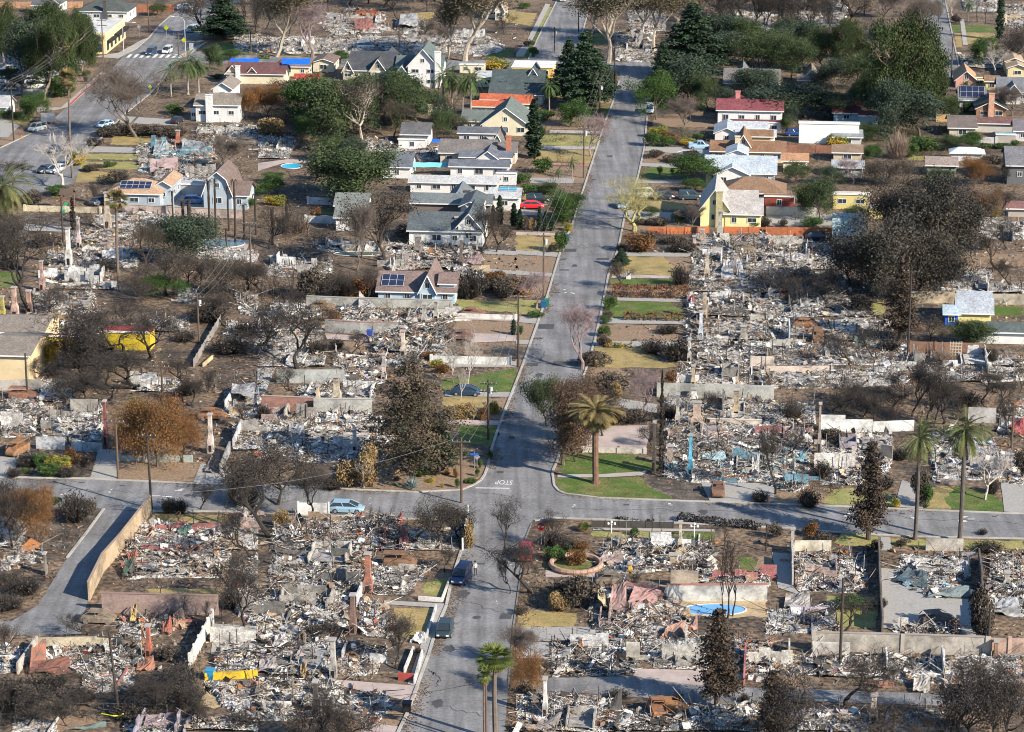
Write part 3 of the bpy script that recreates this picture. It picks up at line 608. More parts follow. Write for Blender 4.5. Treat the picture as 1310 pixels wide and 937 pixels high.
def mk_datepalm(name, seed, cols, h=12, nf=64, L=2.7, skirt=0, tr=.30, tc=(.17, .12, .085)):
    r = np.random.default_rng(seed); t = MB(); zs = np.linspace(0, h - L * .55, 22); t.path(np.c_[np.sin(zs * .3) * .06, zs * 0, zs], np.where(np.arange(22) == 0, tr * 1.7, np.where(np.arange(22) > 19, tr * 1.4, tr * (1 + .07 * (np.arange(22) % 2)))), 9, tc)
    top = h - L * .55; T = []; c = []; A = []; B = []
    for i in range(nf):
        a = r.uniform(0, 6.28); e = math.asin(np.clip(r.uniform(-.8 - skirt, 1.0), -.97, .97)); l = L * r.uniform(.85, 1.12); n = 16; p = np.array([0, 0, top + .1]); d = np.array([math.cos(a) * math.cos(e), math.sin(a) * math.cos(e), math.sin(e)])
        cc = np.array(cols[0] if e > .05 or len(cols) < 2 else cols[r.integers(0, len(cols))]) * r.uniform(.7, 1.25)
        for j in range(n):
            d = norm(d + np.array([0, 0, -.085 - .03 * (e < .3)])); q = p + d * l / n; A.append(p); B.append(q)
            if j > 1:
                s = norm(np.cross(d, [0, 0, 1.0]) + 1e-6); w = .30 * math.sin((j + .6) / n * 2.7) + .05
                for sg in (-1, 1):
                    tip = q + s * sg * w + d * w * 1.3 + np.array([0, 0, -.06 - .1 * r.random()]); T.append([q - d * .07, q + d * .07, tip]); c.append(cc * r.uniform(.7, 1.3))
            p = q
    m = MB(); m.tris(np.array(T), np.array(c)); m.segs(A, B, .026, .018, 3, np.array(cols[0]) * .9); return fin(name, t, m, h)
def mk_fanpalm(name, seed, cols, h=9, nf=46, tr=.17, skirt=30, dry=(.20, .15, .08), R0=.95):
    r = np.random.default_rng(seed); t = MB(); zs = np.linspace(0, h - 1.1, 9); t.path(np.c_[np.sin(zs * .35) * .1, zs * 0, zs], np.linspace(tr * 1.25, tr * .8, 9), 7, (.15, .12, .10)); top = np.array([np.sin(zs[-1] * .35) * .1, 0, h - 1.1]); T = []; c = []; A = []; B = []
    for i in range(nf + skirt):
        low = i >= nf; a = r.uniform(0, 6.28); e = r.uniform(-1.45, -.8) if low else r.uniform(-.5, 1.4); d = np.array([math.cos(a) * math.cos(e), math.sin(a) * math.cos(e), math.sin(e)]); l = (.45 if low else .8) * R0
        hub = top + d * l; A.append(top); B.append(hub); s = norm(np.cross(d, [0, 0, 1.0]) + 1e-6); cc = np.array(dry if low else cols[r.integers(0, len(cols))]) * r.uniform(.7, 1.25)
        for k in range(9):
            an = (k - 4) * .3; f = norm(d * math.cos(an) + s * math.sin(an) + np.array([0, 0, -.25])); w = np.cross(f, norm(np.cross(s, d))) * .09; e2 = hub + f * R0 * r.uniform(.75, 1.0); T.append([hub - w * .4, hub + w, e2]); T.append([hub + w, hub - w, e2 + np.array([0, 0, -.05])]); c += [cc, cc]
    m = MB(); m.tris(np.array(T), np.array(c)); m.segs(A, B, .02, .015, 3, cols[0]); return fin(name, t, m, h)
def mk_queen(name, seed, cols, h=8): return mk_datepalm(name, seed, cols, h, 46, 3.1, 0, .16, (.28, .25, .22))
def mk_stub(name, seed, h=8, fr=14):
    r = np.random.default_rng(seed); t = MB(); zs = np.linspace(0, h, 10); t.path(np.c_[np.sin(zs * .3) * .12, zs * 0, zs], (.27 + r.uniform(-.05, .08, 10)), 7, (.045, .035, .03)); m = MB(); A = []; B = []
    for i in range(fr):
        a = r.uniform(0, 6.28); p = np.array([0, 0, h - .1]); q = p + np.array([math.cos(a) * .6, math.sin(a) * .6, .35]); w = q + np.array([math.cos(a) * .7, math.sin(a) * .7, -1.1 * r.random() - .2]); A += [p, q]; B += [q, w]
    m.segs(A, B, .05, .02, 3, (.05, .04, .035)); return fin(name, t, m, h)
def mk_agave(name, seed, cols, rad=1.3):
    r = np.random.default_rng(seed); T = []; c = []
    for i in range(46):
        a = i * 2.4; e = .15 + 1.2 * i / 46; d = np.array([math.cos(a) * math.cos(e), math.sin(a) * math.cos(e), math.sin(e)]); s = np.array([-math.sin(a), math.cos(a), 0]) * .12; o = d * .2; tip = d * rad * r.uniform(.85, 1.1); u = np.array([0, 0, .06]); cc = np.array(cols[i % len(cols)]) * r.uniform(.85, 1.15)
        T += [[o - s, o + u, tip], [o + u, o + s, tip], [o - s, o - u, tip], [o - u, o + s, tip]]; c += [cc] * 4
    m = MB(); m.tris(np.array(T), np.array(c)); return m

GREEN = [(.050, .095, .026), (.068, .115, .032), (.038, .072, .024)]; OAKG = [(.055, .080, .036), (.070, .098, .040), (.042, .060, .030)]
PINEG = [(.042, .062, .024), (.056, .076, .028), (.030, .046, .020)]; CEDG = [(.032, .058, .034), (.045, .072, .040), (.026, .045, .028)]
BURN = [(.105, .086, .066), (.072, .061, .050), (.050, .044, .040)]; BURND = [(.052, .048, .046), (.038, .036, .036), (.074, .065, .056)]
RUST = [(.20, .095, .035), (.15, .075, .035), (.24, .12, .045), (.11, .07, .035)]; TAN = [(.30, .21, .10), (.24, .165, .08), (.19, .13, .07)]
CHARC = (.035, .030, .027)
PROTO = {}
def reg(k, objs, label, cat, grp): PROTO[k] = (objs, label, cat, grp)
reg('oak', [mk_leafy('oak_tree', s, OAKG, per=75, low=.22, rad=.85, size=.25) for s in (1, 2, 3)], 'dusty green oak', 'tree', 'live green trees')
reg('green', [mk_leafy('leafy_tree', s, GREEN, per=75, low=.22, rad=.8, size=.24, sk=dict(up=.35)) for s in (4, 5)], 'bright green leafy tree', 'tree', 'live green trees')
reg('dark', [mk_leafy('oak_tree', s, [(.050, .072, .050), (.066, .090, .056), (.038, .056, .042)], per=80, rad=.9, size=.25, low=.22) for s in (6, 7)], 'dark green oak', 'tree', 'live green trees')
reg('pine', [mk_leafy('pine_tree', s, PINEG, h=16, low=.4, per=110, rad=1.0, size=.30, keep=.62, barkc=(.30, .22, .17), sk=dict(trunk=.35, nb=5, spread=1.05, r0=.5, gnarl=.3)) for s in (8, 9)], 'broad clumpy green pine', 'tree', 'pines')
reg('bpine', [mk_leafy('pine_tree', 31, BURN, h=14, per=34, rad=.85, size=.24, keep=.7, barkc=(.40, .35, .29), sk=dict(trunk=.35, nb=4, spread=1.05, r0=.42))], 'pale limbed half dead pine', 'tree', 'pines')
reg('burnt', [mk_leafy('burned_oak', s, BURN, per=20, rad=.65, size=.19, haze=5, barkc=(.05, .04, .033), keep=.85) for s in (11, 12, 13)], 'scorched brown leaved oak', 'tree', 'fire burned trees')
reg('bdark', [mk_leafy('burned_oak', s, BURND, low=.15, per=22, rad=.72, size=.2, haze=4, barkc=(.035, .03, .027)) for s in (14, 15)], 'dark scorched oak', 'tree', 'fire burned trees')
reg('char', [mk_leafy('charred_tree', s, BURND, per=3, rad=.6, size=.16, keep=.8, haze=9, barkc=CHARC, sk=dict(levels=4, nb=3, spread=.8, up=.38, gnarl=.4, trunk=.32)) for s in (16, 17, 18)], 'charred black limbed tree', 'tree', 'fire burned trees')
reg('ivy', [mk_leafy('scorched_tree', 72, [(.15, .095, .065), (.105, .072, .052), (.07, .055, .042)], per=70, low=.7, rad=.7, size=.16, sk=dict(trunk=.2, up=.5, spread=.6))], 'dense reddish brown scorched tree', 'tree', 'fire burned trees')
reg('bol', [mk_leafy('burned_oak', s, [(.088, .078, .060), (.058, .054, .046), (.040, .040, .037)], per=80, low=.3, rad=.85, size=.19, barkc=(.05, .04, .033)) for s in (73, 74)], 'dense olive brown scorched oak', 'tree', 'fire burned trees')
reg('thin', [mk_bare('charred_sapling', s, CHARC, levels=4, nb=3, sk=dict(up=.5, spread=.5, trunk=.35, r0=.16)) for s in (19, 20)], 'thin charred leafless tree', 'tree', 'fire burned trees')
reg('bare', [mk_bare('bare_tree', s, (.14, .115, .10), levels=5, nb=4, tw=.02, haze=3, sk=dict(trunk=.2, up=.3, spread=.9)) for s in (21, 22)], 'bare grey twigged tree', 'tree', 'leafless trees')
reg('pale', [mk_bare('bare_tree', s, (.42, .38, .34), levels=5, haze=1, sk=dict(trunk=.3)) for s in (23,)], 'pale bare whitish tree', 'tree', 'leafless trees')
reg('mauve', [mk_bare('bare_tree', 24, (.25, .19, .19), levels=5, haze=5, sk=dict(up=.45, spread=.65))], 'mauve grey bare twiggy tree', 'tree', 'leafless trees')
reg('yel', [mk_bare('bare_tree', 25, (.33, .30, .13), levels=5, haze=2, sk=dict(up=.5))], 'yellowish bare barked tree', 'tree', 'leafless trees')
reg('euc', [mk_leafy('eucalyptus_tree', s, [(.13, .11, .075), (.10, .095, .065), (.16, .13, .085)], h=18, per=85, rad=1.2, size=.22, barkc=(.36, .31, .25), keep=.95, sk=dict(trunk=.38, up=.6, spread=.6, r0=.34, wob=.12)) for s in (26, 27)], 'tall pale trunked eucalyptus', 'tree', 'eucalyptus trees')
reg('rust', [mk_leafy('scorched_tree', s, RUST, h=9, per=95, low=.22, rad=.9, size=.17, keep=1, sk=dict(trunk=.14, nb=4, spread=.95)) for s in (28, 29)], 'rusty orange scorched tree', 'tree', 'fire burned trees')
reg('cedar', [mk_conifer('cedar_tree', s, CEDG, per=12, size=.3, wid=.30, keep=.9, droop=-.05) for s in (41, 42)], 'dark green cedar', 'tree', 'cedars')
reg('bcedar', [mk_conifer('burned_cedar', 43, [(.125, .10, .07), (.09, .072, .05), (.055, .052, .036)], h=15, wid=.36, per=11, size=.19, keep=.62, ragged=.55, shape=.5, nl=30, leafr=.3)], 'huge scorched brown cedar', 'tree', 'cedars')
reg('bfir', [mk_conifer('burned_conifer', s, [(.07, .052, .042), (.048, .038, .033), (.09, .068, .05)], h=12, wid=.19, per=11, size=.22, keep=.85, shape=.6, base=.15, ragged=.4) for s in (44, 45)], 'dark scorched conifer', 'tree', 'fire burned trees')
reg('cyp', [mk_column('cypress_tree', 46, CEDG, 8, .55, 1700)], 'narrow dark green cypress', 'tree', 'cypresses')
reg('bcyp', [mk_column('burned_cypress', 47, [(.05, .042, .035), (.035, .03, .028)], 10, .38, 900, .12)], 'charred pole thin cypress', 'tree', 'fire burned trees')
reg('fan', [mk_fanpalm('fan_palm', 48, [(.10, .14, .035), (.16, .19, .05), (.08, .11, .035)])], 'fan palm with green crown', 'palm', 'palms')
reg('fand', [mk_fanpalm('fan_palm', 49, [(.16, .12, .06), (.11, .11, .04), (.2, .15, .07)], h=13, tr=.15)], 'slim yellowed fan palm', 'palm', 'palms')
reg('date', [mk_datepalm('date_palm', 50, [(.11, .135, .05), (.18, .17, .07), (.26, .19, .09)], h=15, tc=(.10, .085, .075), tr=.24, nf=74, L=3.1, skirt=.05)], 'tall date palm with green feather crown', 'palm', 'palms')
reg('dated', [mk_datepalm('date_palm', 51, [(.19, .15, .065), (.19, .125, .06), (.12, .13, .05), (.26, .17, .08)], h=11, nf=150, L=2.15, tr=.23, skirt=.35, tc=(.15, .09, .06))], 'date palm with dry golden crown', 'palm', 'palms')
reg('dateg', [mk_datepalm('date_palm', 52, [(.12, .13, .05), (.22, .17, .08)], h=6, nf=90, L=3.6, tr=.4)], 'squat date palm', 'palm', 'palms')
reg('queen', [mk_queen('queen_palm', 53, [(.06, .10, .035), (.09, .13, .045)])], 'feathery green queen palm', 'palm', 'palms')
reg('stub', [mk_stub('burned_palm', s, 8) for s in (54, 55)], 'black burned palm trunk', 'palm', 'burned palms')
reg('bush', [mk_shrub('green_shrub', s, GREEN) for s in (60, 61)], 'round green shrub', 'shrub', 'green shrubs')
reg('bushb', [mk_shrub('brown_shrub', s, BURN) for s in (62, 63)], 'scorched brown shrub', 'shrub', 'scorched shrubs')
reg('bushr', [mk_shrub('rusty_shrub', 64, RUST)], 'rusty brown shrub', 'shrub', 'scorched shrubs')
reg('busht', [mk_shrub('dry_shrub', 65, TAN)], 'dry golden tan shrub', 'shrub', 'scorched shrubs')
reg('bushy', [mk_shrub('flowering_shrub', 66, [(.42, .30, .04), (.16, .18, .04), (.35, .22, .04)])], 'yellow flowered shrub', 'shrub', 'green shrubs')
reg('twig', [mk_twiggy('charred_bush', s, (.042, .036, .032), leaf=BURND) for s in (67, 68)], 'charred twiggy bush', 'shrub', 'charred bushes')
reg('twigt', [mk_twiggy('bare_bush', 69, (.24, .18, .14))], 'bare tan twiggy bush', 'shrub', 'charred bushes')
UNUSED = {k: list(v[0]) for k, v in PROTO.items()}
CNT = {}
WIDE = 'oak green dark pine bpine burnt bdark euc rust cedar bol'.split()
def plant(kind, c, x, yb, yt, w=None, label=None, deg=None):
    px, pb = P(c, x, yb); _, pt = P(c, x, yt); g = G(px, pb); h = HT(px, pb, pt)
    objs, look, cat, grp = PROTO[kind]; i = CNT.get(kind, 0); CNT[kind] = i + 1; src = objs[i % len(objs)]
    if i < len(objs): o = src
    else: o = copy_tree(src)
    s = h / src['h'] if 'h' in src else 1.0
    base = BW[(kind, i % len(objs))]
    sx = s
    if w: sx = (w / 3.97 / Lpx(pb)) / base if c != 'F' else (w / Lpx(pb)) / base
    if kind in WIDE: sx *= 1.08
    sx = min(max(sx, s * .45), s * 2.4)
    o.scale = (sx, sx, s); o.location = (*g[:2], 0); o.rotation_euler = (0, 0, deg if deg is not None else random.uniform(0, 6.28))
    size = ''
    if cat == 'tree': size = 'tall ' if h > 13 and not look.startswith(('tall', 'huge')) else ('small ' if h < 4.5 else '')
    if 'h' in o and o is not src: pass
    tag(o, label or autolabel(size + look, px, pb), cat, grp)
    return o
BW = {}
for _k, (_o, *_r) in PROTO.items():
    for _i, _ob in enumerate(_o):
        v = []
        for ch in _ob.children:
            if ch.name.startswith('trunk') and len(_ob.children) > 1: continue
            a = np.empty(len(ch.data.vertices) * 3, np.float32); ch.data.vertices.foreach_get('co', a); v.append(a.reshape(-1, 3)[:, 0])
        v = np.concatenate(v); BW[(_k, _i)] = float(np.percentile(v, 97) - np.percentile(v, 3)) * 1.05
# ================================================================ THE PLACE
soil = mat('burned_soil', (.165, .118, .080), .97, .38, .2, dirt=(.042, .037, .034), dirt_amt=.92, dirt_scale=.11, fine=(1.6, .5), bump=.6, detail=9)
m = MB(); q = np.array([[-5000, -800, 0], [5000, -800, 0], [5000, 9000, 0], [-5000, 9000, 0]], float)
nx = 40; xs = np.linspace(-5000, 5000, nx); ys = np.linspace(-800, 9000, nx); X, Y = np.meshgrid(xs, ys); idx = np.arange(nx * nx).reshape(nx, nx)
m.add(np.c_[X.ravel(), Y.ravel(), 0 * X.ravel()], np.stack([idx[:-1, :-1], idx[:-1, 1:], idx[1:, 1:], idx[1:, :-1]][::-1], -1).reshape(-1, 4)[:, ::-1])
gr = m.build('ground', soil); gr['kind'] = 'structure'; gr['label'] = 'scorched brown earth between the burned lots'

ASPH = mat('asphalt', (.212, .212, .216), .9, .2, .22, dirt=(.135, .13, .127), dirt_amt=.6, dirt_scale=.12, fine=(2.5, .14), bump=.08, detail=8)
_n = ASPH.node_tree; _b = _n.nodes['Principled BSDF']; _src = _b.inputs['Base Color'].links[0].from_socket   # wheel lanes and drips drawn out along the street
_g = _n.nodes.new('ShaderNodeNewGeometry'); _m = _n.nodes.new('ShaderNodeMapping'); _m.inputs['Rotation'].default_value = (0, 0, TH); _m.inputs['Scale'].default_value = (.55, .03, 1); _w = _n.nodes.new('ShaderNodeTexNoise'); _w.inputs['Scale'].default_value = 1.6; _w.inputs['Detail'].default_value = 6
_r = _n.nodes.new('ShaderNodeMapRange'); _r.inputs['From Min'].default_value = .35; _r.inputs['From Max'].default_value = .65; _r.inputs['To Min'].default_value = .74; _r.inputs['To Max'].default_value = 1.14; _v = _n.nodes.new('ShaderNodeVectorMath'); _v.operation = 'SCALE'
_n.links.new(_g.outputs['Position'], _m.inputs['Vector']); _n.links.new(_m.outputs[0], _w.inputs['Vector']); _n.links.new(_w.outputs['Fac'], _r.inputs['Value']); _n.links.new(_src, _v.inputs[0]); _n.links.new(_r.outputs[0], _v.inputs['Scale']); _n.links.new(_v.outputs[0], _b.inputs['Base Color'])
CONC = mat('concrete', (.35, .34, .32), .9, .16, .3, dirt=(.24, .225, .20), dirt_amt=.6, dirt_scale=.3, fine=(3, .10))
CURB = mat('curb', (.40, .385, .35), .9, .2, .6, dirt=(.25, .22, .19), dirt_amt=.5)
ROADS = {
 'main_street': ('F', [(508, 940), (521, 913), (548, 839), (558, 806), (571, 775), (578, 742), (590, 700), (597, 672), (560, 664), (511, 664), (380, 659), (285, 655), (196, 655), (131, 651), (-60, 644), (-60, 608), (0, 611), (121, 613.6), (242, 618.6), (423, 625), (463, 627.5), (535, 630), (591, 627), (615, 615), (623, 600), (630, 571), (642, 535), (660, 490), (668, 469), (700, 379), (720, 311), (730, 294), (749, 234), (763, 191), (773, 159), (786, 126), (792, 104), (793, 86), (829, 86), (831, 110), (828, 149), (824, 191), (816, 227), (804, 262), (798.5, 280), (791, 318), (778, 353), (771, 391), (761, 436), (748, 478), (734, 520), (722, 555), (713, 590), (707, 608), (709, 622), (722, 632), (766, 637.5), (862, 641), (902, 642.5), (980, 645), (1093, 649), (1181, 653), (1282, 657), (1380, 660), (1380, 692), (1310, 690), (1166, 687), (1088, 683), (1000, 676), (788, 666), (700, 663), (680, 668), (672, 690), (664, 750), (657, 800), (650, 880), (645, 940)]),
 'side_street': ('F', [(133, 651.5), (191, 655.5), (154, 704), (131, 730), (113, 766), (104, 800), (104, 812), (45, 813), (-40, 814), (-40, 796), (15, 795), (48, 775), (86, 714)]),
 'avenue': ('F', [(-80, 214), (0, 190), (40, 171), (72, 149), (88, 136), (108, 117), (128, 102), (137, 94.5), (161, 69), (174, 63), (191, 48), (205, 32), (219, 20), (240, 6), (262, -10), (320, -10), (285, 20), (262, 45), (250, 66), (228, 78), (217, 93), (190, 122), (154, 151), (121, 186), (108, 199), (96, 234), (60, 246), (-80, 262)]),
 'north_street': ('F', [(250, 66), (330, 72), (560, 78), (675, 76), (690, 45), (713, 0), (722, -16), (765, -16), (757, 0), (745, 42), (738, 76), (792, 80), (829, 80), (905, 84), (905, 90), (829, 92), (793, 92), (675, 88), (560, 90), (330, 84), (228, 79)]),
 'east_street': ('F', [(1178, -12), (1180, 0), (1174, 46), (1150, 52), (1150, 60), (1182, 60), (1186, 100), (1230, 100), (1228, 91), (1209, 0), (1206, -12)]),
 'alley': ('F', [(703, 868), (809, 866), (887, 877), (972, 881), (1020, 882), (1191, 888), (1330, 892), (1330, 908), (1191, 903), (1020, 897), (902, 903), (836, 894), (768, 889), (690, 884)]),
}
for i, (nm, (cr, pts)) in enumerate(ROADS.items()):
    lab = {'main_street': 'long grey street running up through the burned blocks', 'side_street': 'short grey side street beside the tan wall', 'avenue': 'wide avenue with crosswalk past the pines', 'north_street': 'cross street behind the intact gabled houses', 'east_street': 'grey street past the tall green pine', 'alley': 'narrow paved lane through the ash lots'}[nm]
    o = patch(nm, cr, pts, ASPH, .02 + .004 * i); o['label'] = lab
KN = [0]
def kerb(pts, cr='F', w=.32, h=.14, mtl=None, name='kerb'):
    KN[0] += 1; g = [G(*P(cr, *p)) for p in pts]; m = MB()
    for a, b in zip(g[:-1], g[1:]):
        L = np.linalg.norm(b - a); m.boxes([(a + b) / 2 + Z * (h / 2 + .001 * (KN[0] % 7))], [[L + .05, w, h]], [[0, 0, math.atan2(b[1] - a[1], b[0] - a[0])]])
    o = m.build(name, mtl or CURB, loc=tuple(g[0])); o['kind'] = 'structure'; return o
kerb([(508, 940), (521, 913), (548, 839), (558, 806), (571, 775), (578, 742), (590, 705)])
kerb([(0, 611), (121, 613.6), (242, 618.6), (423, 625), (463, 627.5), (535, 630), (591, 627), (606, 621), (615, 615), (620, 608), (623, 600), (630, 571), (642, 535), (660, 490), (668, 469), (700, 379), (720, 311), (730, 294), (749, 234), (763, 191), (773, 159), (786, 126), (792, 104)])
kerb([(828, 149), (824, 191), (816, 227), (804, 262), (798.5, 280), (791, 318), (778, 353), (771, 391), (761, 436), (748, 478), (734, 520), (722, 555), (713, 590), (707.5, 602), (707, 608), (709, 622), (715, 629), (722, 632), (766, 637.5), (862, 641), (902, 642.5), (980, 645), (1093, 649), (1181, 653), (1282, 657), (1380, 660)])
kerb([(1310, 690), (1166, 687), (1088, 683), (1000, 676), (788, 666), (700, 663), (684, 667)]); kerb([(680, 670), (672, 690), (664, 750), (657, 800), (650, 880)], w=.15, h=.10, mtl=mat('old_kerb', (.2, .19, .17), .9, .3))
kerb([(133, 651.5), (110, 683), (86, 714)]); kerb([(380, 659), (285, 655), (196, 655)]); kerb([(560, 665), (511, 664), (380, 659)])
kerb([(121, 186), (154, 151), (190, 122), (217, 93)]); kerb([(0, 190), (40, 171)]); kerb([(161, 69), (174, 63), (191, 48), (205, 32), (219, 20)])
kerb([(88, 136), (108, 117), (137, 94.5)], mtl=mat('red_kerb', (.45, .05, .04), .8, .2)); kerb([(1209, 0), (1228, 91)]); kerb([(676, 76), (690, 45), (713, 0)]); kerb([(738, 76), (745, 42), (757, 0)])

MT = {
 'g': ('lawn', mat('lawn_green', (.070, .120, .022), .95, .28, .5, dirt=(.21, .17, .075), dirt_amt=.6, dirt_scale=.22, fine=(4, .28), bump=.4), 'green lawn'),
 'd': ('lawn', mat('lawn_dry', (.33, .245, .105), .95, .22, .45, dirt=(.16, .16, .06), dirt_amt=.6, dirt_scale=.25, fine=(4, .2), bump=.4), 'dried yellow lawn'),
 'y': ('lawn', mat('lawn_fading', (.235, .235, .08), .95, .22, .45, dirt=(.36, .28, .13), dirt_amt=.75, dirt_scale=.3, fine=(4, .22), bump=.4), 'fading yellow green lawn'),
 's': ('bare_earth', mat('bare_earth', (.27, .19, .125), .96, .2, .4, dirt=(.13, .09, .065), dirt_amt=.6, dirt_scale=.4, fine=(3, .25), bump=.4), 'bare brown earth'),
 'b': ('burned_earth', mat('burned_earth', (.075, .062, .052), .97, .3, .5, dirt=(.2, .17, .14), dirt_amt=.55, dirt_scale=.5, fine=(3, .35), bump=.5), 'blackened burned earth'),
 'c': ('driveway', CONC, 'pale concrete driveway'),
 'r': ('brick_path', mat('brick_path', (.38, .20, .16), .9, .2, .8, fine=(6, .2)), 'reddish brick path'),
 'k': ('sidewalk', mat('sidewalk', (.38, .36, .33), .9, .12, .5, dirt=(.3, .28, .25), dirt_amt=.4), 'pale concrete sidewalk'),
 't': ('tan_slab', mat('tan_slab', (.42, .32, .19), .9, .15, .6, fine=(3, .15)), 'tan sandy patio'),
 'p': ('patio', mat('pink_patio', (.44, .36, .33), .9, .12, .4, dirt=(.25, .22, .2), dirt_amt=.6), 'pinkish concrete patio'),
}
ZL = {'s': .006, 'b': .009, 'd': .012, 'y': .012, 'g': .014, 'c': .05, 'k': .065, 'r': .058, 't': .03, 'p': .035}; ZN = [0]
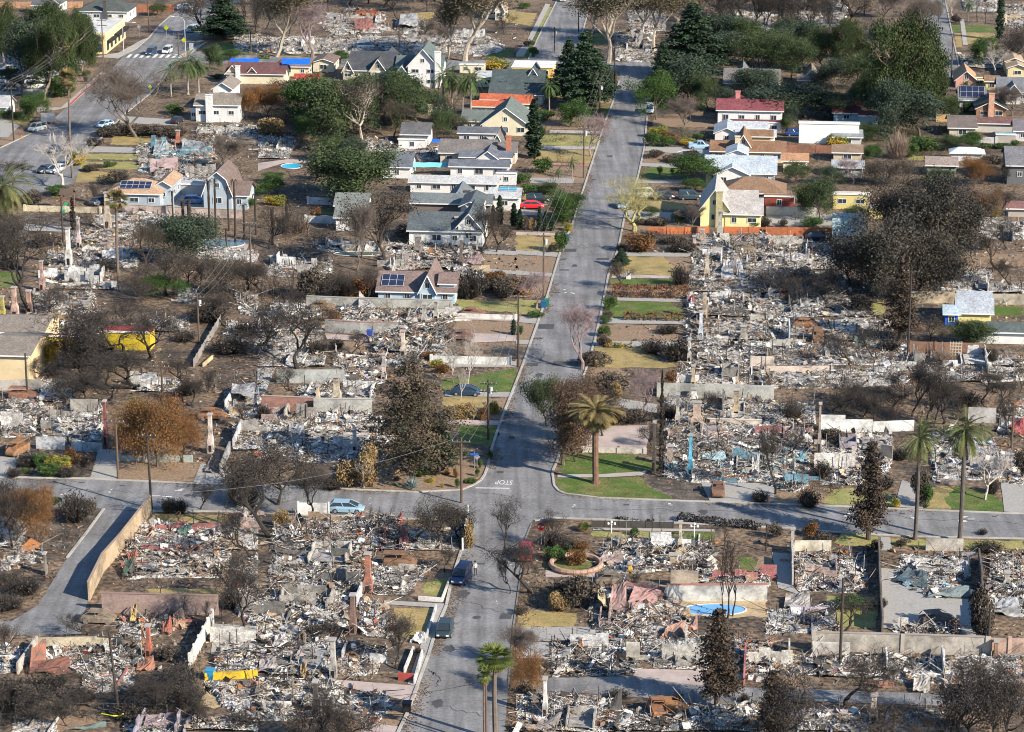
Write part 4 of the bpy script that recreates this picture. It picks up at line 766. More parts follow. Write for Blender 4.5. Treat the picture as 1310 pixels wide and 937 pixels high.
FLAT = [
 # right side of the main street, top to bottom
 ('s', 'A3', [(700, 600), (1020, 610), (1020, 650), (690, 645)]), ('b', 'A3', [(690, 655), (1000, 665), (990, 745), (660, 745)]), ('c', 'A3', [(660, 745), (990, 755), (985, 795), (655, 768)]), ('s', 'A3', [(650, 775), (960, 780), (960, 830), (640, 828)]), ('c', 'A3', [(630, 828), (870, 838), (860, 858), (625, 845)]), ('g', 'A3', [(622, 858), (720, 850), (835, 856), (835, 895), (612, 915)]),
 ('c', 'A3', [(605, 915), (850, 915), (850, 933), (600, 933)]),
 ('d', 'B3', [(640, 85), (860, 100), (855, 132), (690, 128)]), ('c', 'B3', [(560, 140), (820, 150), (820, 195), (580, 190)]), ('s', 'B3', [(550, 195), (900, 200), (900, 225), (545, 240)]),
 ('b', 'B3', [(540, 262), (912, 255), (890, 350), (530, 348)]), ('c', 'B3', [(528, 350), (892, 354), (880, 374), (560, 370)]), ('d', 'B3', [(525, 372), (750, 372), (820, 440), (800, 468), (505, 460)]), ('s', 'B3', [(760, 374), (890, 376), (880, 460), (825, 450)]), ('p', 'B3', [(490, 462), (800, 470), (800, 484), (485, 480)]), ('g', 'B3', [(482, 484), (830, 486), (790, 520), (470, 515)]), ('s', 'B3', [(465, 516), (885, 520), (880, 578), (455, 566)]),
 ('c', 'B3', [(453, 566), (880, 584), (870, 605), (448, 594)]), ('g', 'B3', [(446, 596), (790, 604), (860, 655), (850, 690), (432, 680)]), ('c', 'B3', [(432, 682), (870, 694), (870, 716), (425, 712)]), ('s', 'B3', [(423, 714), (830, 722), (820, 802), (410, 804)]), ('c', 'B3', [(408, 803), (840, 803), (832, 828), (400, 832)]), ('d', 'B3', [(398, 834), (690, 838), (720, 900), (840, 935), (385, 935)]),
 ('s', 'C3', [(370, 0), (560, 10), (540, 120), (330, 130)]), ('c', 'C3', [(470, 150), (720, 190), (715, 235), (460, 200)]), ('b', 'C3', [(300, 205), (720, 240), (660, 300), (280, 300)]), ('p', 'C3', [(260, 300), (690, 296), (660, 415), (240, 412)]),
 ('g', 'C3', [(232, 440), (590, 445), (735, 500), (640, 540), (222, 546)]), ('k', 'C3', [(212, 547), (440, 545), (640, 532), (660, 522), (668, 532), (640, 552), (440, 562), (210, 562)]), ('g', 'C3', [(208, 565), (440, 565), (620, 556), (700, 620), (800, 672), (420, 662), (262, 640), (215, 600)]), ('b', 'C3', [(615, 552), (730, 545), (950, 600), (980, 680), (800, 674), (700, 620)]),
 ('c', 'C3', [(940, 590), (1230, 590), (1310, 610), (1310, 680), (1080, 690), (985, 682)]), ('c', 'C4', [(690, 575), (745, 590), (800, 720), (650, 712)]), ('s', 'C4', [(0, 640), (220, 600), (440, 640), (440, 700), (0, 688)]), ('y', 'C4', [(300, 620), (440, 612), (640, 650), (650, 700), (310, 700)]), ('d', 'C4', [(830, 610), (960, 600), (960, 722), (808, 718)]), ('g', 'C4', [(960, 600), (1130, 640), (1205, 690), (1200, 735), (940, 722), (910, 680)]), ('c', 'C4', [(1190, 580), (1310, 600), (1310, 742), (1210, 735), (1200, 650)]),
 # left side of the main street
 ('d', 'A3', [(205, 460), (500, 472), (490, 525), (205, 512)]), ('c', 'A3', [(205, 455), (500, 462), (500, 472), (205, 466)]), ('g', 'A3', [(345, 540), (480, 542), (465, 590), (345, 590)]), ('s', 'A3', [(150, 590), (455, 600), (450, 660), (150, 655)]), ('k', 'A3', [(170, 662), (440, 668), (438, 682), (170, 678)]), ('y', 'A3', [(110, 684), (432, 690), (410, 748), (100, 738)]), ('k', 'A3', [(100, 742), (410, 748), (405, 762), (100, 762)]), ('d', 'A3', [(90, 765), (402, 764), (380, 832), (80, 810)]), ('r', 'A3', [(80, 828), (375, 834), (370, 845), (80, 840)]), ('s', 'A3', [(70, 845), (368, 846), (355, 930), (70, 930)]),
 ('c', 'A3', [(70, 905), (300, 905), (290, 933), (70, 933)]), ('d', 'B3', [(40, 50), (170, 60), (160, 110), (40, 100)]), ('c', 'B3', [(0, 130), (150, 145), (145, 165), (0, 160)]), ('p', 'B3', [(0, 246), (270, 254), (265, 266), (0, 262)]), ('d', 'B3', [(0, 262), (262, 268), (230, 350), (0, 340)]), ('c', 'B3', [(0, 340), (232, 352), (222, 375), (0, 360)]), ('s', 'B3', [(0, 362), (220, 377), (198, 455), (0, 442)]), ('c', 'B3', [(0, 442), (196, 458), (190, 476), (0, 465)]), ('s', 'B3', [(0, 466), (188, 478), (165, 570), (0, 580)]), ('y', 'B3', [(0, 585), (150, 600), (130, 675), (0, 660)]), ('c', 'B3', [(0, 675), (128, 678), (108, 715), (0, 705)]), ('s', 'B3', [(0, 706), (105, 716), (80, 795), (0, 795)]), ('c', 'B3', [(0, 795), (78, 797), (72, 820), (0, 815)]), ('s', 'B3', [(0, 820), (70, 822), (30, 930), (0, 930)]),
 ('c', 'B2', [(1150, 335), (1310, 345), (1310, 365), (1150, 360)]), ('s', 'B2', [(1150, 362), (1310, 366), (1310, 440), (1150, 430)]), ('c', 'B2', [(1160, 432), (1310, 447), (1310, 462), (1160, 455)]), ('y', 'B2', [(1010, 590), (1310, 600), (1310, 655), (1010, 640)]), ('p', 'B2', [(1000, 655), (1310, 672), (1310, 700), (1000, 690)]), ('s', 'B2', [(1000, 695), (1290, 702), (1290, 762), (1000, 762)]), ('p', 'B2', [(1080, 762), (1310, 765), (1310, 800), (1080, 810)]), ('s', 'B2', [(1050, 812), (1310, 812), (1310, 885), (1050, 880)]), ('c', 'B2', [(880, 905), (1310, 905), (1310, 933), (880, 933)]),
 ('g', 'C2', [(920, 70), (1310, 5), (1310, 126), (1110, 124), (930, 122)]), ('c', 'C2', [(950, 124), (1305, 128), (1285, 152), (950, 150)]), ('d', 'C2', [(940, 152), (1165, 152), (1120, 250), (950, 240)]), ('s', 'C2', [(1168, 154), (1283, 154), (1240, 268), (1110, 262)]), ('p', 'C2', [(960, 266), (1240, 272), (1232, 296), (960, 292)]), ('g', 'C2', [(1010, 296), (1228, 300), (1205, 372), (1190, 400), (1040, 385)]), ('s', 'C2', [(620, 500), (1040, 440), (1170, 470), (1130, 565), (1040, 618), (815, 628), (480, 612), (600, 560)]),
 # street in front, left part
 ('s', 'C1', [(600, 480), (1040, 480), (1000, 585), (590, 575)]), ('c', 'C1', [(500, 420), (620, 420), (590, 575), (455, 572)]), ('b', 'C1', [(90, 440), (520, 420), (460, 570), (60, 560)]), ('c', 'C1', [(0, 455), (100, 460), (60, 560), (0, 560)]), ('c', 'C1', [(1020, 490), (1170, 520), (1200, 590), (980, 590)]), ('k', 'C1', [(60, 555), (460, 562), (460, 574), (60, 566)]),
 ('d', 'C1', [(770, 745), (1180, 750), (1140, 800), (760, 790)]), ('b', 'C1', [(240, 700), (525, 718), (390, 930), (200, 930)]), ('c', 'C2', [(130, 760), (200, 760), (330, 800), (200, 930), (90, 930)]),
 ('s', 'D2', [(810, 100), (980, 130), (940, 250), (770, 240)]), ('y', 'D2', [(850, 170), (965, 150), (930, 250), (840, 230)]), ('c', 'D2', [(640, 265), (955, 282), (900, 440), (860, 545), (800, 700), (760, 690), (890, 300), (640, 285)]), ('d', 'D2', [(690, 305), (900, 305), (850, 440), (760, 460)]), ('b', 'D2', [(620, 520), (780, 515), (740, 630), (600, 630)]), ('p', 'D2', [(370, 665), (820, 700), (830, 720), (800, 800), (740, 770), (420, 700)]), ('s', 'D2', [(640, 780), (760, 780), (700, 930), (600, 890)]),
 ('p', 'D2', [(540, 880), (710, 905), (700, 933), (520, 933)]),
 ('g', 'D3', [(150, 60), (400, 50), (400, 110), (150, 105)]), ('p', 'D3', [(150, 112), (400, 118), (400, 150), (150, 145)]), ('d', 'D3', [(0, 310), (310, 330), (300, 398), (0, 400)]), ('c', 'D3', [(0, 402), (380, 398), (370, 465), (0, 475)]), ('p', 'D3', [(600, 610), (940, 620), (960, 700), (590, 660)]), ('c', 'D3', [(0, 475), (170, 478), (170, 560), (0, 560)]), ('t', 'D3', [(830, 270), (1280, 265), (1280, 350), (830, 350)]), ('s', 'D3', [(660, 400), (820, 430), (820, 500), (650, 470)]),
 ('g', 'C3', [(750, 840), (1010, 838), (1010, 880), (750, 878)]), ('k', 'C3', [(390, 818), (1010, 826), (1010, 838), (390, 830)]), ('y', 'C3', [(390, 832), (745, 838), (745, 870), (390, 860)]), ('k', 'C3', [(680, 838), (740, 838), (735, 890), (680, 890)]), ('g', 'D3', [(1115, 40), (1215, 40), (1215, 115), (1150, 110)]), ('s', 'D3', [(1215, 40), (1310, 40), (1310, 130), (1225, 125)]),
 ('c', 'D4', [(585, 100), (690, 110), (830, 250), (1080, 262), (1080, 460), (590, 405)]), ('y', 'D4', [(300, 240), (560, 250), (560, 400), (340, 400)]), ('c', 'C4', [(582, 862), (630, 865), (640, 933), (582, 933)]), ('y', 'C4', [(630, 870), (980, 880), (1310, 880), (1310, 925), (640, 910)]), ('y', 'C4', [(380, 845), (580, 862), (580, 925), (340, 890)]), ('c', 'D4', [(30, 20), (140, 30), (130, 190), (180, 240), (60, 200)]), ('s', 'D4', [(0, 640), (260, 650), (260, 712), (0, 712)]),
 ('t', 'D1', [(1000, 780), (1050, 730), (1040, 690), (1100, 760), (1220, 780), (1090, 815), (1010, 815)]), ('d', 'D1', [(740, 205), (1130, 205), (1110, 255), (760, 255)]), ('c', 'D1', [(1080, 465), (1170, 465), (1170, 540), (1070, 540)]), ('s', 'D1', [(200, 850), (640, 850), (300, 933), (200, 933)]),
 # top left
 ('s', 'A1', [(350, 345), (510, 345), (330, 545), (200, 545)]), ('k', 'A1', [(520, 362), (545, 372), (350, 545), (290, 560), (190, 570), (180, 548), (310, 548)]), ('k', 'A1', [(480, 290), (600, 270), (720, 205), (760, 190), (690, 250), (640, 278), (600, 300)]), ('y', 'A1', [(0, 580), (180, 590), (130, 640), (0, 610)]), ('c', 'A1', [(0, 600), (100, 640), (40, 700), (0, 700)]), ('s', 'A1', [(40, 650), (155, 670), (130, 710), (0, 750), (0, 700)]), ('d', 'A1', [(580, 680), (840, 700), (830, 745), (560, 735)]), ('c', 'A1', [(490, 745), (770, 755), (760, 780), (450, 775)]), ('y', 'A1', [(440, 782), (760, 785), (760, 815), (430, 808)]), ('y', 'A1', [(400, 822), (700, 822), (700, 862), (390, 860)]), ('d', 'A1', [(380, 870), (660, 875), (640, 925), (370, 925)]), ('c', 'A1', [(610, 590), (900, 610), (900, 640), (610, 625)]), ('k', 'A1', [(1010, 230), (1060, 210), (950, 290), (900, 290)]),
 ('c', 'A1', [(0, 240), (200, 240), (460, 320), (340, 350), (240, 480), (90, 480), (0, 520)]), ('g', 'A1', [(1080, 215), (1310, 240), (1310, 275), (1070, 270)]),
 ('y', 'A2', [(0, 285), (400, 285), (400, 302), (0, 302)]), ('d', 'A2', [(740, 70), (900, 60), (880, 100), (740, 95)]), ('g', 'A2', [(1150, 250), (1300, 250), (1300, 290), (1150, 290)]), ('d', 'A2', [(1250, 55), (1310, 50), (1310, 120), (1240, 115)]), ('d', 'A3', [(0, 60), (110, 70), (75, 135), (0, 120)]), ('k', 'A3', [(150, 20), (175, 25), (40, 290), (0, 290), (0, 275), (60, 200)]), ('y', 'A3', [(160, 36), (200, 40), (140, 145), (105, 145)]), ('g', 'A3', [(75, 170), (125, 172), (55, 300), (10, 300)]), ('g', 'A3', [(395, 170), (445, 170), (445, 225), (400, 225)]),
 ('g', 'A4', [(940, 128), (1160, 132), (1165, 165), (945, 160)]), ('k', 'A4', [(985, 100), (1005, 100), (1025, 230), (1000, 230)]), ('d', 'A4', [(1010, 165), (1160, 170), (1170, 230), (1025, 225)]), ('d', 'A4', [(955, 170), (990, 170), (1000, 240), (965, 240)]), ('y', 'A4', [(730, 790), (810, 795), (810, 815), (720, 812)]),
 ('b', 'B1', [(120, 150), (500, 170), (420, 230), (120, 225)]), ('c', 'B1', [(120, 205), (440, 230), (430, 250), (120, 240)]), ('c', 'B1', [(890, 40), (1050, 40), (1050, 130), (880, 120)]), ('g', 'B1', [(0, 450), (100, 455), (90, 520), (0, 530)]), ('p', 'A2', [(0, 830), (150, 810), (330, 815), (330, 830), (230, 830), (130, 830), (0, 870)]),
 ('g', 'B4', [(1140, 622), (1300, 625), (1300, 675), (1140, 675)]), ('s', 'B4', [(900, 350), (1310, 360), (1310, 420), (900, 430)]), ('b', 'B4', [(740, 610), (970, 610), (960, 690), (740, 690)]), ('s', 'B4', [(900, 860), (1310, 870), (1310, 933), (880, 933)]), ('c', 'B4', [(0, 155), (340, 155), (340, 215), (0, 215)]), ('y', 'B4', [(480, 610), (600, 600), (600, 670), (480, 670)]), ('g', 'B2', [(270, 130), (395, 135), (395, 160), (270, 160)]), ('p', 'B1', [(1000, 280), (1270, 290), (1250, 350), (1000, 340)]), ('p', 'B2', [(340, 760), (560, 780), (560, 805), (350, 790)]), ('s', 'B2', [(380, 800), (560, 805), (560, 860), (380, 850)]),
]
GN = 0
PEND = []
for t, cr, pts in FLAT:
    nm, mt, look = MT[t]; ZN[0] += 1; o = patch(nm, cr, pts, mt, ZL[t] + .0012 * (ZN[0] % 9) if t not in 'ckr' else ZL[t] + .0011 * (ZN[0] % 12))
    px, py = np.mean([P(cr, *p) for p in pts], axis=0); PEND.append((o, look, px, py))
WHITEP = mat('road_paint', (.72, .72, .70), .8, .25, 1.5, dirt=(.3, .3, .3), dirt_amt=.5, dirt_scale=1.5)
# crosswalk bars, stop bar, tar repairs, cracks
cw = MB()
for i in range(9):
    x = 640 + i * 33; a = [G(*P('A1', x, 295)), G(*P('A1', x + 16, 295)), G(*P('A1', x + 34, 278)), G(*P('A1', x + 18, 278))]; cw.quads(np.array([a]) + Z * .052)
o = cw.build('crosswalk', WHITEP); setting(o, 'white striped crosswalk across the avenue', 'crosswalk')
sb = MB(); a = [G(*P('C2', 1105, 612)), G(*P('C2', 1278, 614)), G(*P('C2', 1278, 618)), G(*P('C2', 1105, 616))]; sb.quads(np.array([a]) + Z * .03); o = sb.build('stop_line', WHITEP); setting(o, 'white stop line at the street corner', 'road marking')
def text(name, body, loc, rot, size, m, kind='structure', ext=.0, parent=None, align='CENTER'):
    cu = bpy.data.curves.new(name, 'FONT'); cu.body = body; cu.size = size; cu.align_x = align; cu.align_y = 'CENTER'; cu.extrude = ext
    t = bpy.data.objects.new(name, cu); COL.objects.link(t); dg = bpy.context.evaluated_depsgraph_get(); me = bpy.data.meshes.new_from_object(t.evaluated_get(dg)); bpy.data.objects.remove(t)
    o = bpy.data.objects.new(name, me); COL.objects.link(o); o.location = loc; o.rotation_euler = rot; me.materials.clear(); me.materials.append(m)
    if parent: o.parent = parent; o.matrix_parent_inverse.identity()
    if kind and not parent: o['kind'] = kind
    return o
g = G(*P('C2', 1250, 585)); o = text('stop_marking', 'STOP', (g[0], g[1], .032), (0, 0, -TH + math.pi), .95, WHITEP); o.scale = (1.0, 2.5, 1); o['label'] = 'white STOP lettering painted on the street at the corner'
tar = mat('tar_patch', (.07, .07, .075), .85, .25, 1.0); r_ = np.random.default_rng(5)
m = MB()
for cr, x, y, w, h in [('B3', 275, 340, 60, 16), ('B3', 240, 385, 30, 6), ('B3', 245, 440, 50, 6), ('B3', 440, 384, 65, 10), ('B3', 480, 330, 30, 4), ('B3', 150, 727, 80, 24), ('B3', 110, 788, 45, 8), ('B3', 80, 920, 60, 18), ('B3', 250, 915, 130, 22), ('B3', 205, 555, 40, 5), ('C3', 560, 700, 30, 7), ('C4', 630, 733, 28, 6), ('C4', 690, 745, 30, 6), ('C1', 415, 586, 30, 5), ('C1', 620, 603, 26, 5), ('D2', 1255, 345, 60, 28), ('D2', 1130, 78, 40, 8), ('C4', 1160, 758, 26, 5)]:
    a = [G(*P(cr, x - w / 2, y + h / 2)), G(*P(cr, x + w / 2, y + h / 2)), G(*P(cr, x + w / 2 + h * .3, y - h / 2)), G(*P(cr, x - w / 2 + h * .3, y - h / 2))]; m.quads(np.array([a]) + Z * .036)
for cr, x0, y0, x1, y1 in [('D2', 870, 620, 930, 660), ('D2', 930, 660, 900, 700), ('C2', 1120, 640, 1310, 660), ('B3', 250, 60, 470, 80), ('B3', 180, 300, 460, 330), ('B3', 120, 500, 430, 520), ('B3', 60, 640, 380, 660), ('C3', 0, 130, 150, 160), ('C3', 10, 250, 160, 300), ('C1', 60, 600, 700, 640), ('C4', 100, 720, 1300, 800), ('C3', 250, 720, 1300, 740), ('D2', 980, 250, 1260, 330), ('D2', 880, 480, 1230, 560), ('D2', 850, 780, 1200, 860)]:
    n = 16; t = np.linspace(0, 1, n); q = np.array([G(*P(cr, x0 + (x1 - x0) * k + r_.normal(0, 5), y0 + (y1 - y0) * k + r_.normal(0, 5))) for k in t]) + Z * .034
    for a, b in zip(q[:-1], q[1:]):
        d = b - a; nn = np.array([-d[1], d[0], 0]) / np.linalg.norm(d) * .05; m.quads(np.array([[a - nn, b - nn, b + nn, a + nn]]))
for x, y, rad in [(640, 604, .5), (700, 420, .5), (760, 230, .5), (610, 790, .5), (240, 634, .5), (1100, 668, .5), (592, 760, 1.3), (575, 830, 1.0), (690, 480, .9), (735, 340, .8), (780, 200, 1.0), (600, 870, .8), (655, 560, .8), (900, 655, .9), (350, 640, .8), (560, 900, 1.0)]:
    c = G(x, y, .038); a = np.linspace(0, 6.28, 18, endpoint=False); k = rad * (1 + (rad > .6) * r_.normal(0, .15, 18)); m.add(c + np.c_[np.cos(a) * k * (.6 if rad > .6 else 1), np.sin(a) * k, 0 * a], np.arange(18))
o = m.build('tar_repairs', tar); setting(o, 'dark tar patches and crack seals on the streets', 'road repair')
m = MB()
for cr, x, y, w in [('C3', 290, 705, 20), ('C3', 780, 700, 24), ('C4', 740, 765, 40), ('C4', 990, 765, 60), ('C1', 545, 628, 18), ('C1', 310, 645, 50), ('C1', 900, 625, 70), ('C1', 820, 655, 90), ('C4', 400, 755, 60), ('C4', 990, 780, 50), ('C2', 570, 678, 22), ('B3', 250, 553, 20), ('B3', 285, 562, 22), ('D2', 1260, 80, 40), ('D2', 1215, 270, 14), ('C3', 12, 715, 16)]:
    for k in range(3):
        xx = x + r_.normal(0, w * .3); yy = y + r_.normal(0, 6); ww = w * r_.uniform(.2, .6); a = [G(*P(cr, xx, yy + 3)), G(*P(cr, xx + ww, yy + 3)), G(*P(cr, xx + ww, yy)), G(*P(cr, xx, yy))]; m.quads(np.array([a]) + Z * (.040 + .002 * k))
o = m.build('survey_marks', WHITEP); setting(o, 'faded white utility marks sprayed on the asphalt', 'road marking')

# ---------------------------------------------------------------- houses
WHT = (.68, .68, .67); CRM = (.66, .60, .44); BLU = (.36, .43, .50)
HN = [0]
def house(name, label, short, c, x, y, wall, roof, **k):
    px, py = P(c, x, y); landmark(short, px, py - 6); return House(name, label, 'house' if 'garage' not in name and 'shed' not in name and 'shop' not in name else name.replace('_', ' '), c, x, y, wall, roof, **k)
h = house('house', 'white stucco house with tan shingle roof and chimney beside the rust coloured tree', 'tan roofed white house', 'A1', 1100, 620, WHT, (.27, .235, .20)); h.block('gv', 'A1', 1062, 1215, 620, 475, 4.6).chimney('A1', 1048, 620, 482, 1.4, WHT).block('gu', 'A1', 1085, 1180, 570, 418, 6.2, 9).block('gv', 'A1', 996, 1062, 618, 480, 4.4).block('flat', 'A1', 970, 998, 612, 556, 3.2); h.done()
h = house('house', 'house with purple brown gables and blue tarp on its roof', 'tarped brown gabled house', 'A2', 40, 410, CRM, (.15, .075, .075)); h.block('gv', 'F', 291, 364, 107, 80, 3.2, wins=False).block('gu', 'A1', 1150, 1215, 425, 330, 3.2, 8).chimney('A1', 1212, 425, 335, 1.0, WHT).block('gu', 'A2', 60, 130, 410, 330, 3.2, 8).block('gu', 'A1', 1255, 1310, 425, 340, 3.0, 7); h.done()
h = house('house', 'cream bungalow with brown roof and blue tarp, next to the red roof', 'cream tarped bungalow', 'A2', 150, 385, CRM, (.20, .15, .13)); h.block('gv', 'A2', 125, 262, 388, 310, 3.2).block('gu', 'A2', 280, 385, 365, 298, 2.9, 8); h.done()
h = house('shed', 'small outbuilding under a bright red sheet roof', 'red roofed outbuilding', 'A2', 230, 430, WHT, (.36, .05, .045)); h.block('gv', 'A2', 190, 305, 440, 380, 2.3); h.done()
h = house('house', 'tan house with steep charcoal cross gabled roof', 'charcoal cross gabled house', 'A2', 520, 405, (.50, .43, .31), (.075, .083, .095)); h.block('gv', 'A2', 462, 690, 408, 262, 3.2).block('gu', 'A2', 572, 648, 412, 300, 3.4, 9).block('gu', 'A2', 432, 482, 408, 308, 3.0, 9).block('gu', 'A2', 610, 700, 370, 270, 3.4, 9); h.done()
h = house('house', 'tall white two storey house with swept pale green grey gable', 'tall white gabled house', 'A2', 800, 440, WHT, (.13, .17, .17)); h.block('gu', 'A2', 762, 915, 442, 248, 5.8, 11).chimney('A2', 932, 440, 278, 1.3, WHT).block('gv', 'A2', 706, 790, 410, 285, 4.0).block('gu', 'A2', 690, 772, 440, 332, 2.9, 8).block('gv', 'A2', 870, 935, 420, 285, 4.5); h.done()
h = house('garage', 'cream flat roofed carport with dark opening behind queen palms', 'cream carport', 'A2', 1150, 440, CRM, (.45, .46, .46)); h.block('flat', 'A2', 1110, 1222, 442, 362, 2.8).block('flat', 'A2', 1025, 1150, 372, 332, 2.6); h.done()
h = house('house', 'long house with dark green roof in front of the yellow flat building', 'long dark green roofed house', 'F', 660, 133, (.55, .57, .56), (.075, .10, .105)); h.block('gv', 'F', 627, 694, 133, 106, 3.0).block('gv', 'F', 630, 694, 121, 89, 3.0, wins=False).block('gu', 'A3', 45, 128, 470, 345, 3.4, 8); h.done()
h = house('house', 'flat roofed building with bright yellow parapet beside the street', 'yellow parapet building', 'F', 680, 98, (.62, .42, .12), (.62, .63, .63)); h.block('flat', 'F', 655, 707, 99, 78, 3.1); h.done()
h = house('house', 'cream house with orange red tile roof', 'orange tiled house', 'F', 640, 148, CRM, (.37, .10, .05)); h.block('gv', 'F', 604, 652, 148, 132, 2.8).block('gv', 'F', 650, 679, 146, 122, 3.2).block('gv', 'F', 616, 652, 140, 127, 3.0, wins=False); h.done()
h = house('shed', 'cream outbuilding with one red tile edge among the queen palms', 'cream tile edged outbuilding', 'A2', 900, 580, CRM, (.42, .12, .06)); h.block('flat', 'A2', 866, 945, 584, 512, 2.8).block('gu', 'A2', 935, 962, 584, 508, 2.8, 4); h.done()
h = house('house', 'cream gabled house with weathered sage green roof', 'sage roofed house', 'F', 640, 170, CRM, (.155, .185, .175)); h.block('gv', 'F', 592, 662, 168, 141, 3.0).block('gu', 'F', 617, 676, 173, 137, 3.0, 12); h.done()
h = house('house', 'small white house with dark slate roof behind the burned yard', 'small slate roofed white house', 'A2', 790, 755, WHT, (.13, .135, .145)); h.block('gv', 'A2', 732, 868, 735, 625, 3.0, wins=False).block('flat', 'A2', 714, 852, 757, 700, 2.6); h.done()
h = house('house', 'brown grey shingled house with twin dormer gables and brick chimney', 'twin gabled brown house', 'A2', 1060, 830, (.52, .46, .38), (.19, .175, .165)); h.block('gv', 'A2', 926, 1200, 832, 708, 3.1).block('gv', 'A2', 1196, 1306, 832, 722, 3.1).chimney('A2', 1274, 832, 690, 1.0, (.42, .17, .11)).block('gu', 'A2', 1180, 1250, 815, 680, 3.6, 8).block('gu', 'A2', 1105, 1160, 812, 738, 3.0, 7); h.done()
h = house('house', 'low slate blue roofed house behind the twin gabled one', 'low slate blue house', 'A2', 1130, 725, (.52, .54, .56), (.13, .145, .175)); h.block('gv', 'A2', 1022, 1250, 728, 656, 3.0); h.done()
h = house('house', 'white house with long blue slate roof and arched porch at the street', 'arched porch house', 'A2', 1200, 933, WHT, (.15, .165, .20)); h.block('gv', 'A2', 978, 1268, 900, 812, 3.0).block('gv', 'A2', 1030, 1284, 852, 778, 3.0, wins=False).block('gu', 'A2', 1118, 1214, 862, 766, 3.0, 8).block('flat', 'A2', 1212, 1310, 940, 890, 3.0); h.done()
h = house('garage', 'white garage with grey roof and teal trim beside the big oak', 'teal trimmed white garage', 'A2', 700, 900, WHT, (.16, .175, .20)); h.block('gv', 'A2', 636, 776, 905, 776, 3.1); h.done()
h = house('house', 'very long low building with pale grey roof, behind the dark gabled house', 'long pale roofed building', 'F', 580, 247, WHT, (.36, .37, .38)); h.block('gv', 'F', 525, 636, 246, 225, 2.8); h.done()
h = house('house', 'grey blue house with one dark brown gable and dark chimney', 'dark gabled slate house', 'B2', 980, 150, (.16, .13, .12), (.17, .20, .215)); h.block('gv', 'B2', 782, 1180, 156, 48, 3.0, wins=False).block('gu', 'B2', 962, 1062, 140, 42, 2.6, 9).chimney('B2', 1066, 150, 44, 1.3, (.10, .09, .09)); h.done()
h = house('house', 'white house with dark slate cross gable facing the burned lots', 'white slate roofed corner house', 'B2', 980, 310, WHT, (.105, .13, .145)); h.block('gv', 'B2', 768, 1140, 312, 142, 3.6, wins=True).block('gu', 'B2', 1016, 1124, 318, 150, 4.4, 11).block('gu', 'B2', 1030, 1130, 230, 96, 5.0, 9, wins=False); h.done()
h = house('house', 'white house with flat grey roof and blue skylights beside the cypresses', 'white skylight house', 'B2', 1240, 130, WHT, (.36, .37, .38)); h.block('gv', 'B2', 1180, 1325, 135, 22, 3.4).panel(.3, .9, .5, .95, (.05, .25, .4), 'skylight'); h.done()
h = house('garage', 'tall narrow white garage with grey roof between bare trees', 'tall narrow white garage', 'B2', 470, 235, WHT, (.19, .21, .20)); h.block('gv', 'B2', 396, 548, 238, 94, 3.3).block('gv', 'B2', 396, 552, 170, 48, 3.0, wins=False); h.done()
h = house('house', 'pale blue house with scorched brown roof standing alone among ruins', 'pale blue survivor house', 'B2', 850, 600, (.40, .52, .62), (.225, .165, .15)); h.block('gv', 'B2', 612, 1000, 602, 445, 2.6).panel(.03, .32, .15, .75).block('gu', 'B2', 822, 900, 612, 462, 3.0, 11).block('gv', 'B2', 922, 1002, 604, 455, 3.8, ov=.3); h.done()
h = house('house', 'blue house with tan hip roof and black solar panels', 'blue solar panelled house', 'F', 178, 265, BLU, (.36, .24, .16)); h.block('hip', 'F', 139, 206, 265, 228, 3.6).panel(.2, .8, .2, .7).block('gu', 'F', 200, 219, 262, 232, 4.4, 9); h.done()
h = house('garage', 'concrete garage with flat grey roof between the two blue houses', 'flat concrete garage', 'F', 238, 245, (.42, .43, .43), (.38, .385, .39)); h.block('flat', 'F', 215, 262, 249, 231, 2.6, wins=False); h.done()
h = house('house', 'blue barn shaped house with gambrel roof and brown side wing', 'blue gambrel house', 'F', 280, 268, BLU, (.20, .15, .135)); h.block('gam', 'F', 261, 297, 269, 219, 4.2, 10).block('gv', 'F', 296, 317, 268, 232, 3.6); h.done()
h = house('house', 'cream flat fronted building with grey brown roof and scorched wall', 'scorched cream building', 'C1', 80, 80, (.66, .53, .33), (.26, .23, .20)); h.block('gv', 'F', -14, 39, 492, 430, 5.4, pitch=.2, wins=False).block('gv', 'F', -6, 56, 447, 404, 3.6, pitch=.25, wins=False); h.done()
h = house('shop', 'burned out shop with yellow wall panels and red fascia', 'yellow walled shop ruin', 'B1', 650, 835, (.52, .39, .03), (.26, .04, .035)); h.block('flat', 'B1', 532, 768, 842, 768, 3.6, dep=3.0, wins=False).block('flat', 'B1', 250, 420, 835, 790, 2.4, dep=.8, wins=False); h.done()
h = house('house', 'white house with maroon roof and pointed front gable', 'maroon roofed white house', 'A3', 1100, 660, WHT, (.235, .07, .085)); h.block('gv', 'F', 918, 999, 160, 127, 4.0).block('gu', 'A3', 1072, 1166, 618, 532, 4.0, 9).chimney('A3', 1125, 640, 484, 1.0, (.5, .2, .18)).block('flat', 'A3', 1050, 1345, 668, 608, 2.6); h.done()
h = house('house', 'low white house with ribbed pale metal roof', 'pale metal roofed house', 'A3', 1100, 700, WHT, (.36, .39, .42)); h.block('gv', 'A3', 1092, 1268, 700, 640, 3.0).block('gu', 'A3', 1010, 1128, 725, 648, 2.6, 9).block('gv', 'A3', 1120, 1310, 735, 680, 2.6); h.done()
